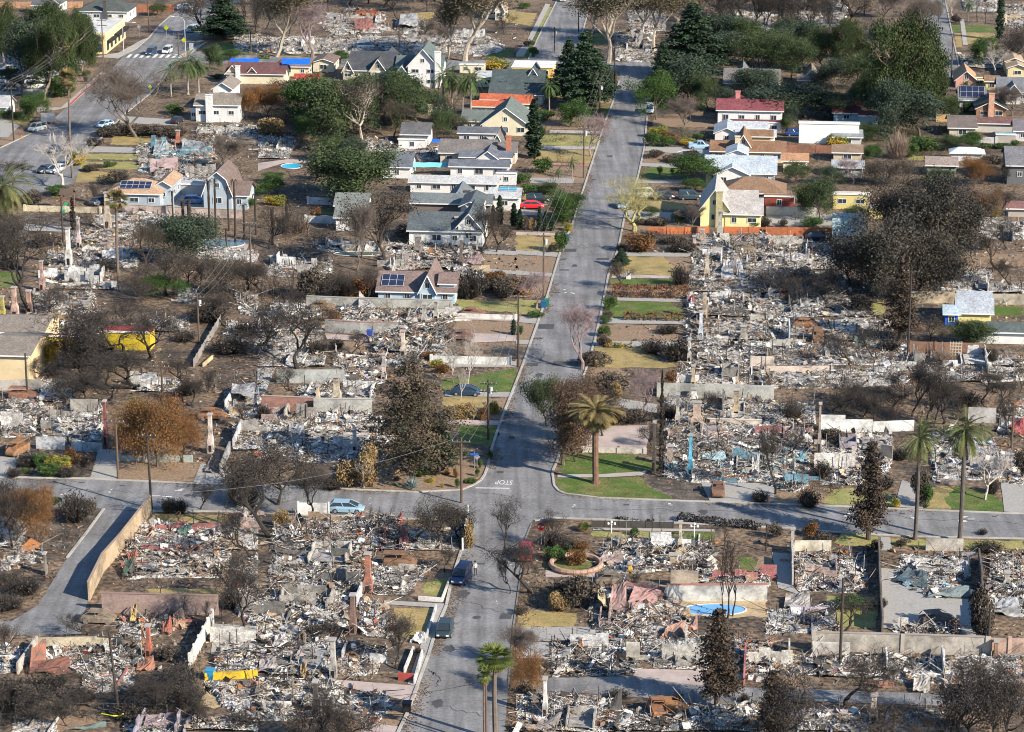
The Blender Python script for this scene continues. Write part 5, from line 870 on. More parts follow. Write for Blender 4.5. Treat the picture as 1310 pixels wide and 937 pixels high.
h = house('house', 'house with warm brown shingle roof and beige gable', 'warm brown roofed house', 'A3', 1140, 820, (.58, .46, .28), (.26, .15, .09)); h.block('gv', 'F', 910, 1002, 207, 180, 3.0).block('gu', 'A3', 1118, 1184, 825, 684, 4.2, 9).chimney('A3', 1078, 825, 740, 1.0, (.62, .52, .36)).block('gv', 'A3', 1150, 1295, 745, 698, 3.0, wins=False); h.done()
h = house('house', 'orange brown roofed cream outbuilding behind the pale blue roof', 'orange brown outbuilding', 'A4', 130, 870, CRM, (.34, .19, .11)); h.block('gv', 'A4', 86, 204, 876, 780, 3.2); h.done()
h = house('house', 'house with pale blue grey roof and white arched gable', 'pale blue roofed house', 'A3', 1080, 930, WHT, (.35, .40, .45)); h.block('gv', 'F', 903, 990, 236, 199, 3.2).block('gu', 'A3', 1010, 1180, 945, 845, 3.0, 9).block('gu', 'A3', 1070, 1170, 880, 782, 4.6, 6, wins=False); h.done()
h = house('house', 'brown hipped roof house with dark red brick wall', 'red brick walled house', 'B4', 40, 90, (.24, .06, .05), (.27, .17, .11)); h.block('hip', 'F', 923, 1002, 262, 226, 3.2).block('flat', 'F', 978, 1015, 267, 250, 3.0, dep=5); h.done()
h = house('house', 'bright yellow house with steep gable and pinkish grey roof', 'bright yellow house', 'B3', 1080, 218, (.78, .70, .36), (.35, .33, .315)); h.block('gv', 'B3', 1062, 1242, 222, 72, 3.4).block('gv', 'B3', 1040, 1216, 180, 34, 3.4, wins=False).block('gu', 'B3', 936, 1078, 218, 26, 4.0, 13).chimney('B3', 1030, 218, 120, 1.2, (.42, .38, .22)); h.done()
h = house('garage', 'long plain white flat roofed building behind the grey garage', 'long plain white building', 'A4', 300, 720, (.80, .80, .79), (.55, .57, .60)); h.block('flat', 'A4', 166, 466, 728, 622, 5.0, wins=False); h.done()
h = house('garage', 'small square garage with pale grey roof at the long white building', 'pale grey square garage', 'A4', 410, 735, (.5, .5, .48), (.27, .29, .31)); h.block('gv', 'A4', 343, 480, 738, 660, 2.3, pitch=.3); h.done()
h = house('garage', 'garage with warm brown shingles below the pale grey garage', 'brown shingled garage', 'A4', 410, 820, (.5, .42, .3), (.27, .19, .135)); h.block('gv', 'A4', 342, 480, 823, 736, 2.6, pitch=.35); h.done()
h = house('garage', 'blue grey roofed garage below the brown shingled garage', 'blue grey roofed garage', 'A4', 410, 895, (.42, .42, .40), (.32, .35, .38)); h.block('gv', 'A4', 342, 486, 900, 815, 2.6, pitch=.3); h.done()
h = house('house', 'pale blue house with dark maroon roof in shade of the big pine', 'shaded maroon roofed house', 'A4', 400, 615, (.38, .5, .52), (.20, .05, .06)); h.block('gv', 'A4', 343, 470, 620, 515, 2.8).block('flat', 'A4', 470, 566, 638, 565, 2.6, wins=False); h.done()
h = house('house', 'white house with roof covered by black solar panels', 'solar roof house', 'A4', 1040, 560, WHT, (.22, .24, .26)); h.block('gv', 'A4', 982, 1108, 562, 442, 3.2).panel(.02, .98, .08, .95); h.done()
h = house('house', 'pink house with steep orange brown gable near the street end', 'pink steep gabled house', 'A4', 1010, 440, (.55, .30, .24), (.36, .22, .13)); h.block('gu', 'A4', 962, 1066, 446, 360, 2.4, 10); h.done()
h = house('shed', 'little yellow house with brown roof beside a white flat roof', 'little yellow house', 'A4', 1145, 455, (.66, .58, .25), (.26, .17, .11)); h.block('gv', 'A4', 1114, 1176, 458, 400, 2.8).block('flat', 'A4', 1052, 1112, 440, 390, 2.6); h.done()
h = house('house', 'pale yellow house with tan cross gables at the far edge', 'pale yellow cross gabled house', 'A4', 1260, 390, (.62, .53, .32), (.36, .27, .19)); h.block('gu', 'A4', 1226, 1325, 394, 330, 2.9, 9).block('gu', 'A4', 1214, 1300, 372, 303, 3.6, 8, wins=False); h.done()
h = house('house', 'grey slate roofed house with white front gable', 'white front gabled house', 'A4', 1250, 520, (.55, .55, .54), (.20, .215, .24)); h.block('gv', 'A4', 1178, 1340, 522, 394, 3.4).block('gu', 'A4', 1214, 1292, 530, 428, 3.2, 6); h.done()
h = house('house', 'brown brick house with dark green roof and brick chimney', 'brown brick house', 'A4', 1140, 595, (.30, .17, .10), (.085, .10, .095)); h.block('gu', 'A4', 1066, 1216, 600, 512, 2.7, 9).chimney('A4', 1139, 598, 472, 1.2, (.5, .3, .22)); h.done()
h = house('garage', 'garage with purplish brown shingle roof beside a wooden gate', 'purplish brown garage', 'A4', 990, 690, (.5, .45, .36), (.185, .155, .145)); h.block('gv', 'A4', 930, 1060, 694, 588, 2.5, pitch=.35); h.done()
h = house('house', 'wide low house with dull maroon roof', 'wide dull maroon house', 'A4', 1160, 670, (.45, .43, .40), (.17, .095, .09)); h.block('gv', 'A4', 1062, 1258, 672, 598, 2.7, wins=False); h.done()
h = house('shed', 'small open shed with flat teal roof', 'teal roofed shed', 'A4', 1216, 725, (.35, .33, .30), (.22, .38, .42)); h.block('flat', 'A4', 1168, 1264, 728, 678, 2.3, wins=False); h.done()
h = house('house', 'purple grey roofed house with white trim at the photo edge', 'purple grey roofed house', 'A4', 1290, 715, (.5, .48, .5), (.19, .175, .20)); h.block('gv', 'A4', 1262, 1340, 718, 606, 3.0); h.done()
h = house('garage', 'garage with pinkish tan roof and dark green wall', 'pinkish tan roofed garage', 'A4', 890, 890, (.20, .22, .18), (.33, .27, .235)); h.block('gv', 'A4', 817, 962, 895, 798, 2.9, pitch=.35, wins=False); h.done()
h = house('shed', 'small pavilion with sun bleached blue white hip roof', 'bleached hip roofed pavilion', 'A4', 1020, 810, (.6, .6, .6), (.50, .54, .58)); h.block('hip', 'A4', 940, 1098, 818, 756, 2.3, wins=False); h.done()
h = house('house', 'dark slate house half cut by the photo edge above the burned oaks', 'dark slate edge house', 'A4', 1270, 930, (.12, .13, .14), (.20, .20, .215)); h.block('gv', 'A4', 1222, 1345, 936, 745, 4.5, pitch=.4); h.done()
h = house('shed', 'yellow flat roofed building beside the dark oaks', 'yellow flat roofed shed', 'B4', 430, 125, (.60, .52, .22), (.52, .47, .42)); h.block('flat', 'B4', 340, 520, 128, 46, 3.6).block('flat', 'B4', 520, 592, 178, 108, 2.8, wins=False); h.done()
h = house('shed', 'barn with moss stained teal grey gambrel roof and boarded front', 'teal roofed barn', 'B4', 420, 310, (.52, .50, .42), (.26, .34, .34)); h.block('gv', 'B4', 345, 496, 314, 180, 3.1, pitch=1.0).block('gv', 'B4', 352, 490, 300, 153, 3.9, pitch=.5, wins=False); h.done()
h = house('house', 'yellow barn with pale grey gambrel roof and bright blue annex', 'yellow barn with blue annex', 'B4', 1050, 712, (.72, .62, .26), (.30, .33, .37)); h.block('gv', 'B4', 970, 1138, 716, 580, 3.0, pitch=1.1, wins=False).block('gv', 'B4', 978, 1130, 700, 548, 4.2, pitch=.4, wins=False); h.done()
h = house('shed', 'bright royal blue annex with one white window', 'royal blue annex', 'B4', 940, 720, (.03, .14, .55), (.30, .38, .44)); h.block('gv', 'B4', 908, 972, 722, 632, 2.7); h.done()
h = house('house', 'dark green roofed house behind the brown fence', 'dark green roofed house', 'B4', 1200, 800, WHT, (.10, .125, .125)); h.block('gv', 'B4', 1130, 1345, 812, 704, 2.6, wins=False).block('gv', 'B4', 1062, 1136, 812, 742, 2.5, wins=False); h.done()
h = house('shed', 'low maroon roofed shed at the photo edge by the burned lots', 'low maroon edge shed', 'B4', 1270, 160, (.4, .36, .34), (.24, .13, .12)); h.block('gv', 'B4', 1228, 1340, 168, 116, 2.2, wins=False); h.done()
h = house('house', 'grey roofed house in the dark oaks beside the cedar', 'grey house in the oaks', 'A3', 1200, 480, (.3, .3, .3), (.19, .185, .18)); h.block('gv', 'A3', 1060, 1330, 470, 350, 3.0).block('gu', 'A3', 1110, 1190, 450, 340, 3.4, 8); h.done()
h = house('house', 'brown roofed house half hidden by oaks and pine', 'half hidden brown house', 'A4', 220, 445, (.3, .27, .24), (.24, .20, .165)); h.block('gv', 'A4', 165, 290, 452, 380, 2.8).block('gu', 'A4', 195, 262, 445, 348, 3.0, 8); h.done()
h = house('house', 'white building with charcoal hip roof beyond the corner shop', 'charcoal hip roofed building', 'A1', 500, 105, WHT, (.085, .095, .105)); h.block('hip', 'A1', 398, 652, 108, -6, 3.6).chimney('A1', 541, 108, 2, 1.0, (.08, .08, .08)); h.done()
h = house('house', 'white gabled house with slate roof above the pines', 'white house above the pines', 'A1', 240, 65, WHT, (.12, .13, .145)); h.block('gv', 'A1', 168, 268, 68, 0, 3.0).block('gu', 'A1', 262, 302, 68, 5, 3.4, 8); h.done()
h = house('house', 'white house at the left edge beside the small round tree', 'white left edge house', 'A1', 20, 590, WHT, (.36, .36, .36)); h.block('gv', 'A1', -60, 38, 596, 488, 3.2); h.done()
h = house('house', 'tan roofed house with white gable at the top of the photo', 'tan roofed top house', 'A2', 1200, 100, (.66, .62, .52), (.33, .25, .20)); h.block('gv', 'A2', 1150, 1240, 92, 2, 3.4).block('gu', 'A2', 1205, 1250, 104, 5, 3.6, 9); h.done()
# corner shop, set square to the avenue
av = norm(G(219, 20) - G(40, 171)); FU2 = av; FV2 = np.array([av[1], -av[0], 0])
g = G(*P('A1', 540, 275)); landmark('corner shop', *P('A1', 560, 200)); o = thing('shop', 'yellow corner shop with white flat roof and black awnings', 'shop', tuple(g))
def bl(mb, a0, a1, b0, b1, z0, z1): mb.boxes([g + FV2 * (a0 + a1) / 2 + FU2 * (b0 + b1) / 2 + Z * (z0 + z1) / 2], [[abs(a1 - a0), b1 - b0, z1 - z0]], [[0, 0, math.atan2(FV2[1], FV2[0])]])
D_ = float(np.linalg.norm(G(*P('A1', 665, 195)) - g)); W_ = 22.0
m = MB(); bl(m, -W_, 0, 0, D_, 0, 4.6); m.build('wall', wallmat((.70, .60, .34)), o); m = MB(); bl(m, -W_ + .3, -.3, .3, D_ - .3, 4.61, 4.75); m.build('roof', mat('white_roof', (.62, .62, .60), .9, .1, .3, dirt=(.35, .34, .32), dirt_amt=.5), o)
m = MB(); bl(m, -W_, -.02, -.05, .28, 4.6, 5.2); bl(m, -.28, .05, .28, D_, 4.6, 5.2); m.build('parapet', wallmat((.70, .62, .40)), o); m = MB(); bl(m, .05, 1.1, 1, D_ * .35, 2.6, 3.1); bl(m, .05, 1.2, D_ * .42, D_ - 1, 2.6, 3.3); m.build('awning', mat('awning', (.02, .02, .022), .9), o)
for k in range(5): m = MB(); bl(m, -.02, .06, 1 + k * D_ / 5.2, 1 + k * D_ / 5.2 + 2.2, .6, 2.4); m.build('window', mat('window_glass'), o)
for k in range(4): m = MB(); bl(m, -2.6 - k * 3, -1 - k * 3, -.06, .02, .5, 2.6); m.build('window', mat('window_glass'), o)
# tarps
TB = mat('blue_tarp', (.015, .12, .72), .45, .1, 1.0, bump=.4)
def tarp(c, x0, y0, x1, y1, zz, label, mt=TB):
    px, py = P(c, x0, y1); a = G(px, py, zz); b = G(*P(c, x1, y1), zz); s = (P(c, x0, y1)[1] - P(c, x0, y0)[1]) / Lpx(py); n = 8; m = MB(); X = np.linspace(0, 1, n); vs = []; 
    for j in range(n):
        for i in range(n): t = j / (n - 1); vs.append(a + (b - a) * X[i] + U * s * .95 * t + Z * (s * .8 * t + .06 * math.sin(i * 2.1 + j)))
    idx = np.arange(n * n).reshape(n, n); m.add(vs, np.stack([idx[:-1, :-1], idx[:-1, 1:], idx[1:, 1:], idx[1:, :-1]], -1).reshape(-1, 4)); o = m.build('tarp', mt, loc=tuple(a)); tag(o, label, 'tarp', 'tarps')
tarp('A1', 1165, 298, 1310, 335, 3.3, 'bright blue tarp over the purple brown gabled roof'); tarp('A2', 120, 298, 262, 328, 4.3, 'blue tarp stretched along the ridge of the cream bungalow'); tarp('A2', 880, 708, 936, 724, 2.2, 'small blue tarp beside the slate roofed white house')
tarp('A2', 785, 826, 975, 850, 1.6, 'pale turquoise sheet along the yard wall behind the arched porch house', mat('teal_sheet', (.16, .48, .60), .6))
# a few non-house landmarks used in descriptions
for ph, c, x, y in [('blue painted chimney', 'C3', 885, 540), ('oval swimming pool', 'D3', 1000, 315), ('corner lawn palm', 'C3', 400, 580), ('agave corner garden', 'C2', 785, 600), ('two tall date palms', 'C4', 870, 870), ('tan street wall', 'D1', 560, 120), ('maroon garden wall', 'D1', 800, 290), ('red brick chimney', 'D2', 560, 200), ('street corner kerb', 'C2', 1120, 600), ('orange wooden fence', 'B3', 1100, 245), ('pool terrace wall', 'D3', 1000, 235), ('long block wall', 'D4', 800, 490), ('parked black sedan', 'D2', 950, 400), ('rust red chimney', 'D1', 757, 500), ('upper dead end of the street', 'A3', 590, 340), ('crosswalk', 'A1', 760, 285), ('grey yard wall', 'B2', 520, 740), ('white picket fence', 'C2', 1050, 800), ('yellow painted wall', 'D1', 1160, 650), ('white ruin wall', 'C4', 400, 300), ('pink collapsed roof', 'D3', 560, 260), ('blue recycling bins', 'B3', 150, 610), ('maroon and grey garden wall', 'C2', 250, 210), ('paved lane', 'D4', 500, 760), ('white standing chimney', 'B1', 350, 400), ('tapering tan chimney', 'B1', 545, 200), ('brown plank fence', 'B4', 950, 840), ('hedge lined burned lot', 'B2', 510, 540), ('light blue hatchback', 'C2', 455, 740), ('dark patio ruin', 'D4', 850, 350), ('big burned cedar', 'C2', 785, 500)]:
    landmark(ph, *P(c, x, y))
for o, look, px, py in PEND: o['label'] = autolabel(look, px, py)
# ---------------------------------------------------------------- garden walls and fences
GWL = 'garden walls standing among the burned lots'
def W_(label, cr, pts, h, col, cap=None, th=.2, **k): 
    return wallrun(k.pop('name', 'garden_wall'), label, k.pop('cat', 'wall'), [(cr, x, y) for x, y in pts], h, th, col, k.pop('group', GWL), cap, **k)
W_('tall tan stucco wall along the short side street', 'F', [(193, 657), (155, 706), (132, 732), (114, 769)], 2.7, (.43, .33, .22), (.32, .24, .18), step=6)
W_('maroon and mauve stained wall at the end of the side street', 'D1', [(520, 325), (780, 330), (1110, 338)], 2.8, (.30, .22, .195), (.26, .17, .15), step=7)
W_('slanting white wooden wall beside the dark yard', 'D1', [(1080, 385), (965, 610)], 2.0, (.62, .60, .55), th=.15, posts=2.5)
W_('tan low wall behind the red roof ruin', 'D1', [(190, 500), (620, 492)], 1.3, (.50, .44, .32))
W_('pale diagonal wall at the left edge below the street end', 'D1', [(190, 500), (90, 640)], 1.6, (.50, .46, .40))
W_('white concrete wall beside the tan sandy patio', 'D1', [(1080, 425), (1310, 440)], 1.2, (.58, .57, .53))
W_('bright yellow painted wall with a blue tub beside it', 'D1', [(1040, 668), (1310, 655)], 1.0, (.62, .42, .03), th=.25)
W_('grey white wall with red capping behind the oval pool', 'D3', [(765, 268), (1275, 266)], 2.4, (.50, .50, .48), (.36, .15, .11), step=9)
W_('short tan wall panel above the pool terrace', 'D3', [(785, 192), (925, 198)], 2.4, (.45, .38, .30))
W_('long grey block wall with tile capping across the lots', 'D4', [(240, 520), (690, 530), (1120, 545)], 2.6, (.40, .37, .33), (.30, .27, .24), step=8, posts=12)
W_('pinkish plank covered end of the long block wall', 'D4', [(1128, 545), (1340, 550)], 2.5, (.46, .33, .27), posts=2.2)
W_('whitish plaster wall fragment in front of the long block wall', 'D4', [(235, 540), (425, 545)], 2.6, (.56, .53, .50), broken=.3)
W_('long grey yard wall below the pale blue survivor house', 'B2', [(245, 618), (420, 625), (990, 640)], 1.8, (.40, .40, .37), (.36, .34, .31), step=8)
W_('second grey yard wall with reddish capping', 'B2', [(340, 752), (520, 765), (712, 768)], 2.3, (.36, .36, .34), (.36, .22, .18), step=6)
W_('maroon section of the yard wall in the ash lots', 'C2', [(20, 215), (282, 225)], 2.4, (.32, .17, .14), (.35, .30, .27))
W_('grey section of the yard wall next to the maroon one', 'C2', [(284, 235), (580, 238)], 2.6, (.42, .42, .40), (.40, .38, .35))
W_('grey wall beside the ruined fireplace, above the maroon one', 'C2', [(95, 80), (440, 80)], 2.4, (.36, .38, .37))
W_('tan yard wall beside the yellow barn', 'B4', [(735, 608), (970, 610)], 2.2, (.46, .38, .27), (.4, .36, .3))
W_('tan yard wall behind the yellow barn lawn', 'B4', [(1140, 612), (1330, 616)], 2.0, (.42, .38, .31))
W_('grey wall across the lots behind the shell shaped fireplace', 'C3', [(715, 150), (1310, 170)], 2.5, (.42, .42, .39), step=8)
W_('wide pinkish wall with soot stains in the ash lots', 'C4', [(0, 42), (320, 40)], 1.7, (.52, .44, .38))
W_('low cream and pink wall inside the right hand ruins', 'C3', [(980, 292), (1250, 298)], 1.0, (.60, .52, .45), (.55, .5, .45))
W_('bright white stepped wall remains behind the tall palms', 'C4', [(275, 328), (400, 330), (540, 332)], 2.9, (.72, .72, .70), step=5, broken=.25)
W_('lower white wall continuing behind the palms', 'C4', [(542, 330), (750, 322)], 1.8, (.66, .66, .65), broken=.2)
W_('grey slumped wall slab near the right edge', 'C4', [(1025, 280), (1165, 285)], 2.6, (.44, .43, .42))
W_('cream garden wall near the play set', 'B1', [(125, 140), (330, 145), (510, 152)], 1.3, (.58, .52, .38), posts=4)
W_('pinkish wall in front of the blue houses', 'B1', [(635, 150), (870, 162), (1230, 178)], 1.9, (.52, .42, .38), (.4, .33, .3), step=7)
W_('low white retaining wall beside the rusted cars', 'B2', [(1000, 682), (1310, 692)], .9, (.62, .62, .58), posts=5)
W_('lower white retaining wall with square pillars', 'B2', [(880, 912), (1280, 922)], 1.4, (.60, .60, .57), posts=7)
W_('low grey patio wall beside the corner lawn', 'C3', [(345, 432), (520, 435), (655, 440)], .8, (.50, .47, .42), posts=4)
W_('white kerb wall along the small dry lawn', 'D2', [(905, 305), (858, 455)], .6, (.68, .67, .64))
W_('white stepped wall below the dry lawn', 'D2', [(835, 545), (795, 690)], .9, (.70, .69, .66))
W_('short white planter wall beside the black tree', 'D2', [(790, 520), (745, 630)], .7, (.66, .65, .63))
W_('pale street side wall beside the scorched lawn', 'D2', [(975, 165), (935, 270)], .6, (.60, .56, .50))
W_('white low wall at the driveway above the dry lawn', 'D2', [(815, 262), (935, 272)], .6, (.64, .62, .58))
W_('red corrugated low fence at the street driveway', 'D2', [(712, 668), (790, 672)], 1.0, (.35, .07, .06), cat='fence', name='sheet_fence')
W_('white picket fence standing at the burned corner lot', 'C2', [(1040, 930), (1068, 760)], 1.7, (.72, .72, .71), cat='fence', name='picket_fence', th=.08, posts=2)
W_('leaning white fence panels beside the parked hatchback', 'C2', [(205, 752), (360, 755)], 2.0, (.68, .68, .67), cat='fence', name='picket_fence', th=.08, posts=2.2)
W_('orange stained wooden fence behind the rubble, street half', 'B3', [(675, 256), (860, 258), (978, 252)], 1.5, (.52, .17, .07), cat='fence', name='wooden_fence', th=.07, posts=3.2, postcol=(.45, .16, .07))
W_('orange stained wooden fence in front of the yellow house', 'B3', [(1058, 258), (1310, 262)], 1.7, (.50, .16, .07), cat='fence', name='wooden_fence', th=.07, posts=3.2, postcol=(.45, .16, .07))
W_('orange wooden fence ending at the teal roofed barn', 'B4', [(0, 266), (340, 270)], 1.9, (.48, .16, .07), cat='fence', name='wooden_fence', th=.07, posts=3.2, postcol=(.45, .16, .07))
W_('brown plank fence between dark green roofed house and charred yard', 'B4', [(732, 856), (1115, 866)], 2.0, (.24, .14, .10), cat='fence', name='wooden_fence', th=.07, posts=3)
W_('brown fence behind the grey garage at the long white building', 'A4', [(85, 772), (340, 778)], 1.8, (.27, .13, .09), cat='fence', name='wooden_fence', th=.07, posts=3)
W_('tan wooden fence beside the purplish brown garage', 'A4', [(865, 618), (930, 620)], 1.9, (.5, .33, .16), cat='fence', name='wooden_fence', th=.07, posts=3)
W_('orange brown fence at the top left corner', 'A1', [(0, 42), (170, 42)], 2.0, (.42, .24, .15), cat='fence', name='wooden_fence', th=.08, posts=4)
W_('orange brown fence between the top left houses', 'A1', [(300, 42), (420, 40)], 2.0, (.42, .24, .15), cat='fence', name='wooden_fence', th=.08, posts=4)
W_('brick orange fence behind the corner shop', 'A1', [(650, 60), (880, 62)], 2.4, (.36, .15, .09), cat='fence', name='wooden_fence', th=.08, posts=4)
W_('white fence run beside the tall narrow garage', 'B2', [(255, 105), (392, 110)], 1.6, (.60, .62, .64), cat='fence', name='panel_fence', posts=3)
W_('lower white fence below the small lawn', 'B2', [(240, 200), (392, 204)], 1.6, (.62, .64, .66), cat='fence', name='panel_fence', posts=3)
W_('white yard wall above the brown brick house', 'B4', [(0, 160), (260, 164)], 1.9, (.5, .49, .47))
W_('pale fence beside the maroon roofed wide house', 'A4', [(1065, 725), (1168, 730)], 1.5, (.6, .58, .54), cat='fence', name='panel_fence', posts=3)
W_('white block ruin wall at the edge of the dark patio', 'D4', [(130, 20), (135, 190)], 2.6, (.5, .46, .42), broken=.5)
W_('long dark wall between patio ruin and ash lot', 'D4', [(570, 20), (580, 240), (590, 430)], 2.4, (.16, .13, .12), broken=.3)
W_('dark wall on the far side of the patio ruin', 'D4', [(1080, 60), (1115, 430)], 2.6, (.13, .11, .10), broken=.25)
W_('pinkish long wall left of the dark garage ruin', 'C1', [(600, 478), (980, 482)], 1.4, (.36, .42, .40), broken=.2, cat='fence', name='sheet_fence')
W_('pale blue washed wall front of a gutted house', 'C1', [(365, 425), (520, 432)], 1.8, (.46, .54, .60), broken=.35)
W_('grey plaster gable wall with round opening outline', 'C1', [(185, 415), (330, 420)], 2.9, (.46, .48, .50), broken=.45)
W_('sooty grey rear wall of the gutted house', 'C1', [(360, 232), (500, 232)], 2.4, (.33, .31, .28))
W_('tilted corrugated metal sheet at the driveway', 'C1', [(1120, 545), (1168, 430)], 1.8, (.33, .34, .35), broken=.1, cat='fence', name='sheet_fence')
W_('leaning white shed wall above the driveway', 'C1', [(1145, 215), (1200, 130)], 1.6, (.60, .60, .58))
W_('white house wall stump with rusty box', 'C1', [(1185, 420), (1228, 330)], 2.2, (.60, .60, .60), broken=.4)
W_('standing wall of a burned house, tall and pale', 'D3', [(590, 560), (690, 570)], .6, (.5, .47, .42))
W_('small cream garage back wall with window hole', 'D3', [(560, 562), (628, 566)], 2.4, (.58, .55, .48))
W_('iron gate stretch at the walkway', 'C3', [(385, 812), (800, 818)], 1.0, (.06, .06, .06), cat='fence', name='iron_fence', th=.03, posts=1.6)
W_('white plastered wall block above the street', 'C4', [(145, 933), (330, 933)], 1.6, (.56, .52, .42))
W_('pale wall stumps beside the dark patio', 'C4', [(810, 930), (1000, 932)], 1.8, (.45, .42, .38), broken=.6)
W_('low pinkish wall right of the pale tree', 'C4', [(885, 590), (980, 600)], 1.2, (.55, .42, .36), broken=.5)
W_('dark posts wall behind the shaded rubble', 'C4', [(580, 470), (640, 480)], 3.2, (.25, .23, .21), broken=.3)
W_('tilted rooms wall in the right block', 'B4', [(20, 830), (185, 832)], 1.4, (.55, .53, .50))
W_('white garage wall beside burned van', 'B4', [(115, 760), (118, 800)], 2.8, (.62, .62, .60))
W_('low white wall with window opening near the fence', 'B3', [(980, 358), (1044, 360)], 1.4, (.60, .58, .55))
W_('long low wall stub crossing the rubble', 'B3', [(1190, 700), (1310, 705)], 1.3, (.55, .52, .45), broken=.3)
W_('pinkish broad wall at the bottom of the right block', 'B3', [(1190, 933), (1310, 933)], 2.0, (.5, .43, .38))
W_('plank boundary fence beside the second yard', 'B1', [(985, 933), (1120, 710)], 1.5, (.30, .28, .26), cat='fence', name='wooden_fence', th=.06, posts=2.4)
W_('low yellow rail at the burned back yard', 'B1', [(1030, 933), (1080, 890)], .7, (.5, .42, .25))
W_('pale back wall behind the scorched cream building', 'C1', [(0, 118), (210, 112)], 1.8, (.36, .34, .31))
for lab, pts in [('wire fence posts above the burned yard at the bottom left', [('D1', 80, 860), ('D1', 500, 850), ('D1', 850, 860)]), ('wire fence along the dry lawn driveway', [('D3', 0, 468), ('D3', 310, 462), ('D3', 380, 470)]), ('wire fence along the paved lane', [('D4', 290, 790), ('D4', 560, 805), ('D4', 840, 812)]), ('wire fence at the side street end', [('D1', 60, 470), ('D1', 340, 460)]), ('wire fence in the yard behind the burned palms', [('B1', 960, 200), ('B1', 1300, 215)]), ('wire fence of the burned hill garden', [('C1', 1080, 60), ('C1', 1300, 75)]), ('wire fence beside the burned garden', [('B2', 0, 560), ('B2', 240, 590)]), ('wire fence across the dirt yard by the pool terrace', [('D3', 920, 465), ('D3', 1290, 470)])]: meshfence(lab, pts)

